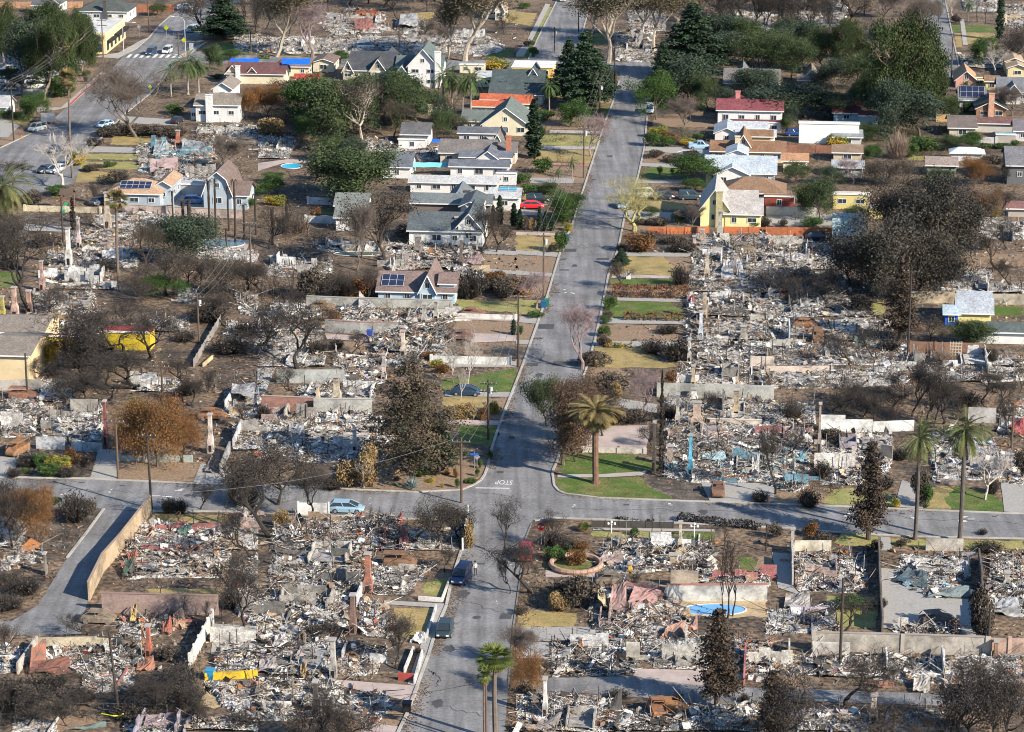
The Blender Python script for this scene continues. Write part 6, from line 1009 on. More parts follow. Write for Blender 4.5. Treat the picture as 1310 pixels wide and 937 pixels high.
# ---------------------------------------------------------------- rubble of the burned houses
PK = [(.45, .34, .31), (.36, .24, .22)]; OR = [(.42, .14, .06), (.34, .10, .05)]; BL = [(.16, .34, .44), (.26, .42, .50)]; YL = [(.45, .32, .07)]; LV = [(.42, .38, .45)]; WH = [(.72, .72, .72), (.66, .67, .69)]; RU = [(.30, .15, .07)]
LOTS = [
 ('B3', [(915, 265), (1310, 268), (1310, 350), (905, 345)], PK, 8), ('B4', [(-5, 285), (330, 300), (340, 345), (-5, 350)], RU, 6), ('B3', [(900, 350), (1310, 355), (1310, 440), (890, 440)], WH, 8), ('B4', [(-5, 350), (330, 350), (420, 440), (-5, 440)], WH, 6),
 ('B3', [(885, 445), (1310, 445), (1310, 560), (870, 560)], WH, 8), ('B4', [(-5, 445), (420, 450), (400, 540), (-5, 560)], (), 6), ('B3', [(870, 565), (1310, 565), (1310, 680), (870, 680)], WH, 9), ('B4', [(-5, 570), (470, 560), (560, 680), (-5, 680)], WH, 8),
 ('B3', [(865, 690), (1310, 685), (1310, 800), (865, 800)], RU, 9), ('B4', [(-5, 690), (640, 700), (640, 800), (-5, 800)], WH, 8), ('B3', [(870, 810), (1310, 805), (1310, 933), (870, 933)], WH, 9), ('B4', [(-5, 810), (720, 805), (730, 920), (-5, 925)], PK, 7),
 ('C3', [(830, -5), (1310, -5), (1310, 105), (820, 105)], WH, 9), ('C4', [(-5, 45), (700, -10), (760, 90), (260, 110), (-5, 108)], WH, 6), ('C4', [(700, 0), (1310, 0), (1310, 70), (1100, 80), (760, 80)], (), 5),
 ('C3', [(770, 165), (1310, 170), (1310, 265), (770, 260)], PK, 8), ('C3', [(760, 270), (1310, 300), (1310, 440), (750, 430)], PK, 9), ('C3', [(750, 440), (1310, 440), (1310, 580), (930, 590), (750, 560)], BL, 9), ('C4', [(-5, 180), (250, 190), (250, 290), (-5, 290)], WH, 8), ('C4', [(-5, 300), (240, 300), (230, 440), (-5, 445)], PK, 7), ('C4', [(-5, 450), (220, 455), (220, 600), (140, 640), (-5, 590)], BL, 8),
 ('C4', [(280, 335), (640, 340), (640, 470), (270, 470)], LV, 8), ('C4', [(270, 475), (640, 470), (600, 590), (440, 600), (270, 600)], WH, 8), ('C4', [(830, 340), (1010, 340), (1180, 420), (1200, 560), (840, 590)], LV + BL, 8), ('C4', [(1180, 440), (1310, 440), (1310, 600), (1200, 590)], (), 6), ('C4', [(1190, 200), (1310, 170), (1310, 320), (1180, 340)], OR, 6),
 ('C3', [(470, 880), (800, 870), (1000, 890), (1000, 935), (440, 935)], WH, 8), ('D3', [(420, 0), (1010, -10), (1010, 120), (930, 190), (780, 110), (560, 130), (420, 110)], WH, 9), ('D3', [(930, 120), (1290, 130), (1290, 200), (930, 200)], OR, 6), ('D3', [(380, 200), (760, 205), (840, 330), (920, 380), (840, 460), (400, 460), (370, 330)], PK + OR, 8), ('D3', [(180, 480), (620, 470), (600, 640), (200, 650), (165, 560)], WH, 9), ('D3', [(630, 470), (980, 470), (1000, 620), (700, 600), (640, 560)], WH, 9), ('D3', [(1110, 470), (1310, 470), (1310, 690), (1110, 650)], OR + WH, 7), ('D3', [(0, 740), (160, 740), (440, 760), (560, 810), (560, 935), (0, 935)], PK, 7), ('D3', [(560, 830), (980, 830), (1240, 800), (1310, 820), (1310, 935), (560, 935)], WH + RU, 8),
 ('D4', [(140, 30), (510, 30), (520, 230), (150, 220)], PK + WH, 9), ('D4', [(0, 310), (340, 300), (380, 420), (0, 440)], LV, 7), ('D4', [(690, 30), (1040, 40), (1040, 240), (830, 250), (650, 170)], BL + WH, 9), ('D4', [(1140, 40), (1330, 60), (1330, 330), (1120, 330)], PK + LV, 8), ('D4', [(660, 400), (980, 380), (1000, 460), (650, 460)], (), 6), ('D4', [(0, 530), (240, 550), (260, 640), (0, 650)], YL, 7), ('D4', [(520, 545), (860, 550), (850, 690), (480, 660)], WH, 9), ('D4', [(860, 550), (1330, 555), (1330, 680), (860, 690)], WH + OR, 8), ('D4', [(250, 560), (510, 560), (470, 660), (270, 660)], (), 6), ('D4', [(180, 820), (530, 830), (530, 935), (160, 935)], LV, 7), ('D4', [(590, 830), (900, 830), (900, 935), (590, 935)], (), 4),
 ('C1', [(0, 170), (200, 150), (240, 230), (0, 260)], WH, 6), ('C1', [(220, 200), (520, 200), (520, 370), (200, 400)], LV, 7), ('C1', [(0, 260), (190, 250), (180, 350), (0, 360)], WH, 6), ('C1', [(690, 60), (920, 70), (880, 130), (700, 130)], WH, 6), ('C1', [(1140, 110), (1310, 100), (1310, 270), (1130, 250)], WH, 6), ('C1', [(1180, 290), (1310, 280), (1310, 430), (1180, 430)], WH, 6), ('C1', [(180, 80), (380, 70), (380, 180), (180, 180)], LV, 5),
 ('C2', [(-5, 0), (90, 0), (20, 170), (-5, 200)], WH, 5), ('C2', [(200, 95), (440, 80), (600, 90), (590, 180), (200, 180)], WH, 8), ('C2', [(420, 0), (640, 0), (640, 90), (440, 80)], LV, 8), ('C2', [(-5, 230), (640, 245), (660, 330), (160, 310), (-5, 330)], PK, 7), ('C2', [(60, 320), (680, 335), (700, 440), (620, 480), (220, 490), (90, 430)], WH, 9), ('C2', [(-5, 340), (60, 340), (80, 440), (-5, 470)], OR, 6), ('C2', [(80, 790), (300, 780), (720, 770), (700, 935), (60, 935)], WH + OR, 7), ('C2', [(730, 820), (1030, 810), (1020, 935), (720, 935)], (), 5),
 ('D2', [(60, 20), (520, 0), (640, 90), (900, 80), (760, 230), (560, 240), (60, 225)], WH, 9), ('D2', [(-5, 240), (440, 235), (460, 400), (110, 380), (-5, 420)], WH, 8), ('D2', [(510, 250), (650, 290), (690, 400), (700, 460), (520, 440)], OR + WH, 9), ('D2', [(100, 400), (360, 410), (370, 650), (60, 650), (-5, 540), (-5, 440)], PK + WH, 8), ('D2', [(400, 470), (660, 510), (600, 640), (410, 650)], WH, 8), ('D2', [(-5, 660), (280, 665), (440, 700), (420, 860), (-5, 880)], WH, 9), ('D2', [(440, 740), (640, 730), (700, 790), (600, 900), (460, 860)], OR, 9),
 ('D1', [(640, 0), (1010, -5), (1180, 30), (1150, 150), (760, 150), (620, 160)], OR + YL, 9), ('D1', [(600, 350), (930, 340), (960, 400), (780, 440), (700, 470), (600, 430)], OR + YL, 8), ('D1', [(230, 510), (720, 500), (740, 580), (440, 640), (240, 600)], OR + WH, 9), ('D1', [(420, 640), (700, 610), (680, 720), (420, 740)], OR, 7), ('D1', [(0, 500), (180, 510), (100, 620), (0, 640)], WH, 7), ('D1', [(0, 0), (200, -10), (230, 60), (60, 110), (0, 120)], WH, 7), ('D1', [(1170, 430), (1310, 450), (1310, 640), (1100, 640), (1080, 560)], WH, 8), ('D1', [(1020, 680), (1310, 665), (1310, 870), (1120, 800), (1100, 740)], WH + OR, 7), ('D1', [(640, 860), (1310, 860), (1310, 935), (620, 935)], LV, 6), ('D1', [(70, 850), (280, 880), (300, 935), (60, 935)], WH, 7), ('D1', [(1150, 150), (1310, 20), (1310, 400), (1200, 330)], OR, 6),
 ('C1', [(710, 800), (1180, 800), (1240, 935), (640, 935)], OR + LV, 8), ('C1', [(1180, 760), (1310, 700), (1310, 935), (1240, 935)], PK, 6), ('C1', [(0, 680), (60, 690), (150, 800), (100, 935), (0, 935)], WH, 6),
 ('B1', [(340, 240), (680, 230), (700, 330), (380, 340)], PK + YL, 8), ('B1', [(240, 350), (700, 340), (700, 430), (240, 420)], WH, 8), ('B1', [(220, 430), (560, 430), (580, 540), (230, 540)], WH, 8), ('B1', [(170, 560), (480, 570), (500, 660), (180, 670)], PK, 8), ('B1', [(470, 160), (860, 140), (860, 190), (640, 230), (470, 200)], PK, 7), ('B1', [(960, 320), (1310, 340), (1310, 400), (1000, 380)], WH, 3), ('B1', [(900, 530), (1000, 530), (1000, 610), (900, 600)], WH, 5), ('B1', [(1190, 560), (1310, 560), (1310, 680), (1220, 660)], WH, 6), ('B1', [(1150, 700), (1310, 720), (1310, 820), (1130, 780)], WH, 5), ('B1', [(740, 690), (960, 690), (960, 760), (760, 760)], WH, 5), ('B1', [(250, 700), (420, 690), (520, 760), (260, 790)], YL, 6),
 ('B2', [(290, 300), (640, 300), (640, 350), (300, 345)], WH, 6), ('B2', [(70, 380), (380, 385), (380, 480), (40, 470)], WH, 6), ('B2', [(640, 300), (1100, 320), (1150, 390), (960, 440), (680, 440), (620, 400)], PK + WH, 8), ('B2', [(990, 430), (1140, 440), (1150, 500), (1010, 520)], WH, 7), ('B2', [(60, 600), (240, 600), (330, 660), (220, 700), (50, 690)], WH, 7), ('B2', [(370, 640), (1000, 650), (1000, 700), (730, 740), (600, 710), (400, 690)], WH, 8), ('B2', [(730, 740), (950, 710), (960, 860), (590, 860), (560, 780)], WH, 9), ('B2', [(380, 870), (1000, 870), (950, 935), (380, 935)], WH, 8), ('B2', [(0, 700), (340, 720), (330, 800), (0, 810)], (), 5), ('B2', [(80, 740), (340, 850), (340, 935), (0, 935), (0, 830)], WH, 4),
 ('A1', [(1000, 640), (1310, 640), (1310, 740), (1000, 730)], WH, 6), ('A1', [(690, 740), (1070, 700), (1100, 810), (940, 880), (700, 880)], BL + PK, 6), ('A1', [(780, 880), (1190, 860), (1190, 925), (790, 930)], WH, 6), ('A2', [(380, 180), (720, 180), (720, 275), (380, 270)], WH, 5), ('A2', [(250, 80), (480, 60), (700, 160), (380, 180)], PK, 4), ('A2', [(430, 55), (650, 60), (640, 150), (480, 160)], OR, 6), ('A2', [(700, 100), (850, 100), (850, 160), (700, 160)], WH, 6), ('A2', [(720, 170), (1000, 180), (1000, 270), (720, 280)], WH, 5), ('A2', [(0, 190), (380, 200), (380, 275), (0, 270)], WH, 4), ('A2', [(950, 150), (1150, 180), (1280, 240), (1150, 290), (950, 270)], WH, 4), ('A2', [(0, 690), (200, 700), (160, 810), (0, 810)], BL, 5), ('A2', [(530, 715), (690, 715), (690, 775), (530, 770)], WH, 6), ('A2', [(640, 750), (925, 750), (925, 815), (780, 820), (640, 790)], RU, 5), ('A1', [(1180, 170), (1310, 170), (1310, 270), (1190, 260)], WH, 4),
 ('A3', [(500, 170), (700, 160), (700, 320), (500, 310)], WH + RU, 6), ('A3', [(560, 60), (760, 40), (760, 160), (580, 160)], PK, 4), ('A3', [(1080, 60), (1310, 70), (1310, 170), (1080, 160)], WH, 3), ('A4', [(120, 0), (420, 0), (400, 140), (160, 120)], PK, 4), ('A4', [(1190, 30), (1310, 20), (1310, 150), (1190, 140)], PK, 5), ('A4', [(990, 0), (1170, 0), (1170, 60), (1010, 60)], WH, 3), ('A4', [(980, 280), (1200, 300), (1200, 350), (1000, 350)], (), 3),
 ('B4', [(860, 510), (1310, 505), (1310, 560), (870, 560)], WH, 5), ('B4', [(930, 440), (1150, 440), (1150, 500), (930, 500)], PK, 4), ('B4', [(740, 870), (1310, 880), (1310, 935), (740, 935)], WH, 4), ('B4', [(1060, 150), (1310, 200), (1310, 290), (1060, 280)], PK, 3),
]
LOOKS = {id(PK): 'ash and pinkish plaster rubble', id(OR): 'ash, orange roof sheets and rubble', id(BL): 'ash and blue painted rubble', id(WH): 'pale ash and plaster rubble', id(LV): 'lavender grey plaster rubble', id(RU): 'ash and rusty metal rubble', id(YL): 'ash and ochre plaster rubble'}
for cr, pts, acc, dens in LOTS:
    look = LOOKS.get(id(acc), 'ash and charred metal rubble')
    py = np.mean([P(cr, *p)[1] for p in pts])
    rubble(cr, pts, look, tuple(acc), dens * (1.45 if py > 600 else 1.15 if py > 300 else .8), tall=1.0 if py > 200 else .8)

# broken litter everywhere between the lots: one uncountable spread per district
def litter(cr, pts, dens, lab, cols=RUB[3:], big=1.0, dark=.2):
    r = np.random.default_rng(len(lab)); poly = np.array([G(*P(cr, *p))[:2] for p in pts]); n = int(area(poly) * dens); xy = scatter(poly, n, r); fl = np.sin(xy[:, 0] * .31 + 1) + np.sin(xy[:, 1] * .17) + np.sin(xy @ [.13, .09]); xy = xy[fl > r.normal(.3, .8, n)]; m = MB()
    pts_road = [np.array([G(*P(c2, *p))[:2] for p in q]) for c2, q in ROADS.values()] + [np.array([G(*P(c2, *p))[:2] for p in q]) for t, c2, q in FLAT if t in 'gdyckp']
    for q in pts_road:
        k = inpoly(xy[:, 0], xy[:, 1], q); xy = xy[~k]
    n = len(xy); s = r.lognormal(-1.95, .6, (n, 3)) * [1.9 * big, 1.1 * big, .7]; c = np.array(cols)[r.integers(0, len(cols), n)] * r.uniform(.6, 1.2, (n, 1))
    m.boxes(np.c_[xy, s[:, 2] * .4], s, np.c_[r.normal(0, .35, n), r.normal(0, .35, n), r.uniform(0, 6.28, n)], c)
    k = n // 6; q = xy[:k]; a = r.uniform(0, 6.28, k); l = r.uniform(.4, 1.8, k); e = r.uniform(.05, 1.2, k); A = np.c_[q, np.zeros(k)]; m.segs(A, A + np.c_[np.cos(a) * np.cos(e), np.sin(a) * np.cos(e), np.sin(e)] * l[:, None], .03, .015, 3, (.05, .042, .036))
    o = m.build('debris', rubm, loc=(*poly[0], 0)); tag(o, lab, 'debris', 'scattered debris', 'stuff')
litter('F', [(0, 420), (640, 420), (600, 610), (0, 605)], .9, 'scattered burned debris over the yards left of the long street')
litter('F', [(0, 270), (690, 300), (680, 420), (0, 420)], .8, 'scattered charred litter around the bare trees and lone blue house')
litter('F', [(0, 660), (590, 670), (520, 940), (0, 940)], 1.0, 'scattered burned debris around the brick chimneys')
litter('F', [(680, 690), (1310, 695), (1310, 940), (650, 940)], 1.0, 'scattered burned debris around the oval pool and lane')
litter('F', [(770, 300), (1310, 310), (1310, 640), (720, 620)], .8, 'scattered burned debris under the scorched oaks')
litter('F', [(60, 150), (500, 150), (500, 300), (60, 300)], .5, 'scattered litter around the blue houses and pink wall')
litter('F', [(240, -5), (1310, -5), (1310, 90), (240, 90)], .25, 'scattered debris of the far burned blocks')
def gutter(pts, w, dens, lab):
    r = np.random.default_rng(len(lab)); m = MB(); g = [G(x, y) for x, y in pts]
    for a, b in zip(g[:-1], g[1:]):
        L = np.linalg.norm(b - a); n = int(L * dens); t = r.random(n) * L; t = t[np.sin(t * .35) + np.sin(t * .11 + 2) > r.normal(.2, .5, len(t))]; n = len(t); s = np.abs(r.normal(0, w, n)) * np.sign(w); d = (b - a) / L; q = a + d * t[:, None] + np.array([d[1], -d[0], 0]) * (s[:, None] + .25) + Z * .05
        if n: m.boxes(q, r.uniform(.05, .22, (n, 3)) * [1, 1, .25], np.c_[np.zeros((n, 2)), r.uniform(0, 6, n)], np.array([(.16, .10, .06), (.10, .07, .05), (.22, .16, .1)])[r.integers(0, 3, n)])
    o = m.build('leaf_litter', rubm, loc=tuple(g[0])); tag(o, lab, 'leaf litter', 'leaf litter', 'stuff')
gutter([(508, 940), (521, 913), (548, 839), (558, 806), (571, 775), (578, 742), (590, 705)], .7, 22, 'brown leaf litter along the kerb by the black sedan')
gutter([(623, 600), (642, 535), (660, 490), (700, 379), (720, 311), (749, 234), (773, 159), (786, 126)], .6, 20, 'brown leaf litter in the gutter beside the utility poles')
gutter([(826, 160), (816, 227), (791, 318), (771, 391), (748, 478), (713, 590)][::-1], .6, 20, 'brown leaf litter in the gutter beside the striped lawns')
gutter([(645, 940), (657, 800), (672, 690)], .9, 26, 'brown leaf litter on the edge without pavement')
gutter([(0, 611), (242, 618.6), (423, 625), (535, 630)], .6, 14, 'leaf litter along the front street kerb'); gutter([(722, 632), (902, 642.5), (1093, 649), (1282, 657)], .6, 14, 'leaf litter along the kerb before the tall palms')
def scrub(cr, pts, dens, lab, hgt=1.2, col=(.06, .049, .041), leaf=BURND):
    dens *= .85; r = np.random.default_rng(len(lab) * 3); poly = np.array([G(*P(cr, *p))[:2] for p in pts]); n = int(area(poly) * dens); c0 = scatter(poly, max(3, n // 14), r); xy = np.repeat(c0, 14, 0) + r.normal(0, .8, (len(c0) * 14, 2)); n = len(xy)
    for q in [np.array([G(*P(c2, *p))[:2] for p in q]) for c2, q in ROADS.values()]: xy = xy[~inpoly(xy[:, 0], xy[:, 1], q)]
    n = len(xy); a = r.uniform(0, 6.28, n); e = r.uniform(.3, 1.5, n); l = hgt * r.uniform(.5, 1.4, n); A = np.c_[xy, np.zeros(n)]; B = A + np.c_[np.cos(a) * np.cos(e), np.sin(a) * np.cos(e), np.sin(e)] * l[:, None]; m = MB(); c = np.array(col) * r.uniform(.6, 1.6, (n, 1)); m.segs(A, B, .03, .012, 3, c)
    C = (B + r.normal(0, .15, B.shape))[::2 if hgt > 1 else 1]; m.quads(leaf_quads(C, .08 if hgt > 1 else .13, r), leafcols(r, len(C), leaf)); m.segs((A + B) / 2, (A + B) / 2 + r.normal(0, .45, A.shape) + [0, 0, .25], .018, .008, 3, c)
    o = m.build('scrub', bark, loc=(*poly[0], 0)); tag(o, lab, 'scrub', 'burned undergrowth', 'stuff')
for a in [('D1', [(0, 640), (420, 650), (440, 740), (960, 620), (1000, 900), (0, 880)], 2.2, 'charred undergrowth of the bottom left yard'), ('D1', [(0, 100), (180, 100), (220, 330), (0, 340)], 2.5, 'black brush on the slope by the side street'), ('C1', [(240, 690), (520, 720), (380, 930), (200, 930)], 1.6, 'charred ground brush at the street corner'), ('B1', [(980, 380), (1310, 400), (1310, 580), (960, 560)], 2.6, 'grey tangle of burned brush below the empty pool'), ('B1', [(980, 600), (1230, 600), (1100, 760), (960, 720)], 2.0, 'charred thicket beside the utility pole'), ('B2', [(220, 400), (600, 480), (600, 590), (0, 600), (0, 520), (230, 470)], 2.4, 'burned hedge thicket by the pale blue house'), ('B2', [(1020, 460), (1310, 470), (1310, 570), (1020, 580)], 2.2, 'dark burned thicket above the green yellow lawn'), ('B2', [(0, 150), (390, 210), (390, 290), (0, 290)], 2.0, 'scorched brush under the narrow garage'), ('B3', [(540, 262), (900, 258), (880, 345), (535, 340)], 1.2, 'burned garden plants beside the orange fence'), ('B4', [(0, 440), (500, 420), (600, 560), (0, 560)], 2.2, 'shaded black brush under the scorched oaks'), ('B4', [(370, 780), (720, 770), (720, 870), (380, 870)], 2.0, 'charred brush between ash lots and plank fence'), ('C4', [(280, 110), (1300, 90), (1200, 200), (1020, 280), (760, 300), (280, 220)], 1.8, 'burned scrub behind the tall palms'), ('C4', [(180, 600), (440, 600), (440, 690), (160, 680)], 1.5, 'burned front garden by the street'), ('C3', [(300, 130), (720, 170), (720, 290), (300, 290)], 1.8, 'burned garden behind the dry date palm'), ('D3', [(0, 160), (400, 170), (380, 300), (0, 300)], 1.6, 'dead garden brush at the corner'), ('D3', [(640, 720), (980, 780), (980, 850), (640, 830)], 1.0, 'black brush beside the paved lane'), ('D4', [(350, 800), (900, 820), (900, 935), (540, 935)], 2.0, 'charred brush at the bottom edge'), ('D2', [(640, 110), (900, 140), (880, 240), (640, 220)], 1.3, 'black brush beside the scorched lawn'), ('C1', [(100, 440), (520, 420), (460, 555), (80, 550)], 1.8, 'burned front garden of the gutted house'), ('A2', [(0, 560), (280, 560), (330, 800), (0, 690)], 1.5, 'burned bank below the red roofed outbuilding'), ('A4', [(0, 0), (420, 0), (420, 230), (0, 230)], .8, 'burned woodland floor of the far block'), ('B1', [(440, 130), (520, 140), (470, 240), (120, 230), (120, 170)], 1.2, 'burned strip beside the cream garden wall')]: scrub(*a)

for cr, pts, dens, lab in [('A2', [(870, 440), (1310, 430), (1310, 660), (870, 720)], 1.3, 'garden greenery among the queen palms'), ('A3', [(140, 480), (360, 480), (330, 930), (30, 930), (140, 640)], .7, 'garden planting in front yards by the cypress'), ('A3', [(670, 650), (990, 660), (985, 745), (660, 745)], 1.6, 'lush flower garden above the pickup'), ('A4', [(480, 640), (930, 640), (920, 830), (480, 800)], 1.0, 'garden greenery below the dark oaks'), ('A4', [(80, 420), (850, 430), (860, 600), (470, 620), (80, 600)], .9, 'shaded undergrowth around the maroon roofed house'), ('A4', [(860, 420), (1310, 430), (1310, 600), (860, 600)], .7, 'hedges and plants between the right hand houses'), ('A4', [(210, 800), (820, 830), (820, 933), (210, 933)], .9, 'garden plants around the small garages'), ('B4', [(80, 10), (340, 20), (340, 220), (80, 210)], .9, 'garden plants behind the orange wooden fence'), ('A1', [(0, 560), (170, 580), (160, 640), (0, 620)], .8, 'garden strip beside the white left edge house'), ('A3', [(1000, 160), (1310, 160), (1310, 330), (980, 330)], .8, 'dark undergrowth beyond the cedar'), ('A2', [(0, 420), (330, 420), (330, 560), (0, 560)], 1.0, 'greenery below the red roofed outbuilding'), ('A1', [(840, 470), (1000, 470), (1000, 610), (820, 600)], 1.0, 'greenery under the queen palms by the avenue'), ('B3', [(0, 30), (230, 10), (250, 240), (170, 240), (180, 60), (0, 60)], .8, 'roadside planting by the red sports car'), ('B3', [(560, 150), (900, 160), (900, 240), (560, 230)], .7, 'planting under the yellowish trees')]: scrub(cr, pts, dens, lab, .9, (.09, .08, .05), GREEN + [(.1, .09, .04), (.06, .05, .035)])

# ---------------------------------------------------------------- chimneys and fireplaces
BR = (.42, .17, .115); GY = (.40, .385, .36); TN = (.50, .40, .28); WHC = (.64, .63, .60)
for a in [('D2', 560, 228, 26, 42, BR, 'tall red brick chimney'), ('D2', 484, 430, 235, 34, (.21, .13, .11), 'tall dark brown brick chimney'), ('D2', 384, 655, 462, 34, GY, 'soot greyed plaster chimney'), ('D2', 295, 840, 675, 30, (.08, .07, .065), 'sooty black chimney'), ('D1', 757, 545, 392, 28, (.48, .15, .09), 'rust red slanting chimney'),
          ('C3', 884, 562, 345, 26, (.12, .42, .60), 'sky blue painted chimney with wide blue hearth'), ('C3', 900, 92, -6, 24, TN, 'tan brick chimney'), ('C3', 834, 925, 788, 24, (.62, .56, .42), 'cream square chimney'), ('C3', 904, 170, 112, 42, WHC, 'white stone fireplace with pointed top'), ('C3', 918, 300, 178, 62, (.46, .36, .29), 'broad shell shaped brick hearth'), ('C3', 820, 300, 138, 24, GY, 'slim soot stained chimney'), ('C3', 1118, 250, 115, 40, TN, 'square tan fireplace block'), ('C3', 782, 500, 400, 46, (.36, .30, .27), 'charred chimney block'), ('C3', 700, 535, 280, 18, (.09, .08, .075), 'black burned post chimney'),
          ('B3', 1035, 278, 140, 30, GY, 'tall grey chimney against the yellow house'), ('B3', 970, 480, 358, 28, (.50, .44, .36), 'pale chimney with open fireplace'), ('B3', 945, 300, 235, 34, (.46, .36, .30), 'square block chimney'), ('B3', 958, 690, 560, 26, TN, 'weathered tan chimney'), ('B3', 938, 785, 650, 24, (.50, .56, .64), 'bluish white chimney'), ('B3', 1112, 480, 360, 20, (.3, .25, .22), 'thin brown chimney stack'), ('B3', 880, 905, 790, 20, WHC, 'slender white wall pier'), ('B3', 1155, 800, 725, 44, (.44, .40, .34), 'square masonry fireplace'), ('B3', 905, 320, 268, 22, (.5, .36, .32), 'pinkish wall pier'),
          ('B1', 352, 420, 228, 30, WHC, 'tall whitewashed chimney with broad base'), ('B1', 548, 230, 48, 36, (.50, .42, .34), 'tapering tan buttressed chimney'), ('B1', 402, 330, 178, 18, (.5, .42, .42), 'slim pinkish chimney'), ('B1', 216, 545, 395, 22, (.45, .30, .27), 'mauve brick chimney'), ('B1', 150, 655, 545, 30, (.48, .30, .24), 'reddish wall pier'), ('B1', 78, 680, 528, 34, (.55, .38, .32), 'arched pinkish wall pier'), ('B1', 16, 680, 575, 24, (.45, .40, .12), 'mossy gate pillar'),
          ('B2', 845, 712, 612, 30, GY, 'grey brick chimney in blue grey ash'), ('B2', 738, 875, 750, 28, (.50, .44, .38), 'pale tan chimney with wide foot'), ('B2', 1032, 425, 285, 20, (.14, .11, .10), 'black burned chimney'), ('B2', 905, 690, 598, 26, GY, 'narrow soot streaked chimney'), ('B2', 908, 590, 498, 22, WHC, 'whitish chimney beside the survivor house'), ('B2', 812, 355, 268, 40, (.28, .26, .25), 'grey scorched chimney block'), ('B2', 640, 930, 868, 22, GY, 'short block chimney'), ('B2', 1008, 300, 172, 22, (.38, .24, .20), 'brick chimney on the white corner house'), ('B2', 730, 770, 728, 34, (.42, .16, .09), 'small arched brick oven'),
          ('A3', 636, 248, 148, 26, (.48, .46, .44), 'lone grey chimney beyond the street end'), ('C1', 540, 400, 172, 18, (.22, .08, .08), 'dark maroon leaning chimney'), ('C1', 1072, 435, 240, 28, (.58, .50, .46), 'pale pink wall tower'), ('D3', 148, 850, 660, 26, WHC, 'white pillared chimney'), ('C4', 133, 935, 822, 26, (.60, .52, .46), 'cream chimney stub'), ('D4', 545, 870, 742, 44, (.52, .46, .40), 'cracked cream chimney block'), ('D4', 1165, 560, 600 - 130, 26, (.3, .18, .12), 'rusty brown chimney'), ('C2', 400, 175, 50, 46, (.56, .50, .38), 'cream sculpted fireplace stack'), ('C2', 305, 170, 95, 20, TN, 'tan doorway pier'), ('C2', 640, 60, -8, 26, (.55, .48, .46), 'pale square chimney'), ('C2', 492, 420, 320, 28, (.48, .47, .45), 'fallen grey pier'),
          ('C4', 268, 440, 185, 16, (.36, .30, .26), 'slim brown chimney in shade'), ('C4', 440, 480, 390, 22, (.55, .50, .42), 'low cream pier'), ('C4', 1222, 520, 440, 24, GY, 'short grey chimney stub'), ('D4', 380, 205, 150, 30, (.30, .33, .38), 'slate coloured flue box'), ('D4', 1222, 180, 120, 36, (.44, .42, .38), 'block chimney stub'), ('D3', 800, 90, 30, 60, (.52, .42, .30), 'broad tan brick hearth'), ('D3', 388, 485, 425, 26, (.50, .27, .08), 'rust orange water heater'), ('D3', 330, 500, 448, 20, (.48, .2, .06), 'small rusty boiler'), ('D3', 580, 120, 75, 26, (.55, .36, .10), 'ochre hearth block'), ('A2', 60, 270, 245, 30, (.4, .25, .18), 'low brick stub'), ('A4', 1216, 130, 68, 16, (.6, .5, .38), 'slim cream chimney'), ('A1', 905, 740, 665, 30, BR, 'brick topped chimney'), ('D1', 232, 130, 25, 14, (.2, .18, .16), 'thin leaning stack')]:
    lab = None
    chimney(*a, label=lab)

# collapsed roof pieces, sheets and other single large remains
def sheet(cr, q, z, col, label, cat='roof sheet', name='fallen_roof', wav=.25, th=.06, rust=None):
    """crumpled sheet: four photo corners with a height for each"""
    z = [t * .75 for t in z]; col = tuple(t * .52 + .28 * sum(col) / 3 * .8 for t in col)
    A = [G(*P(cr, x, y), 0) for x, y in q]; n = 10; r = np.random.default_rng(int(abs(A[0][0]) * 10)); vs = []
    for j in range(n):
        for i in range(n):
            s, t = i / (n - 1), j / (n - 1); p = (A[0] * (1 - s) + A[1] * s) * (1 - t) + (A[3] * (1 - s) + A[2] * s) * t; zz = (z[0] * (1 - s) + z[1] * s) * (1 - t) + (z[3] * (1 - s) + z[2] * s) * t
            vs.append(p + Z * (zz + wav * (math.sin(s * 5 + r.random()) * math.cos(t * 4)) + r.normal(0, .05)))
    vs = np.array(vs); lo = vs - Z * th; idx = np.arange(n * n).reshape(n, n); f = np.stack([idx[:-1, :-1], idx[:-1, 1:], idx[1:, 1:], idx[1:, :-1]], -1).reshape(-1, 4); m = MB(); m.add(vs, f); m.add(lo, f[:, ::-1])
    o = m.build(name, mat('sheet_%d_%d_%d' % tuple(int(q * 100) for q in col), col, .8, .2, .8, dirt=rust or (.09, .08, .072), dirt_amt=.7, dirt_scale=.6), loc=tuple(vs.mean(0) * [1, 1, 0])); tag(o, label, cat, 'collapsed roof pieces'); return o
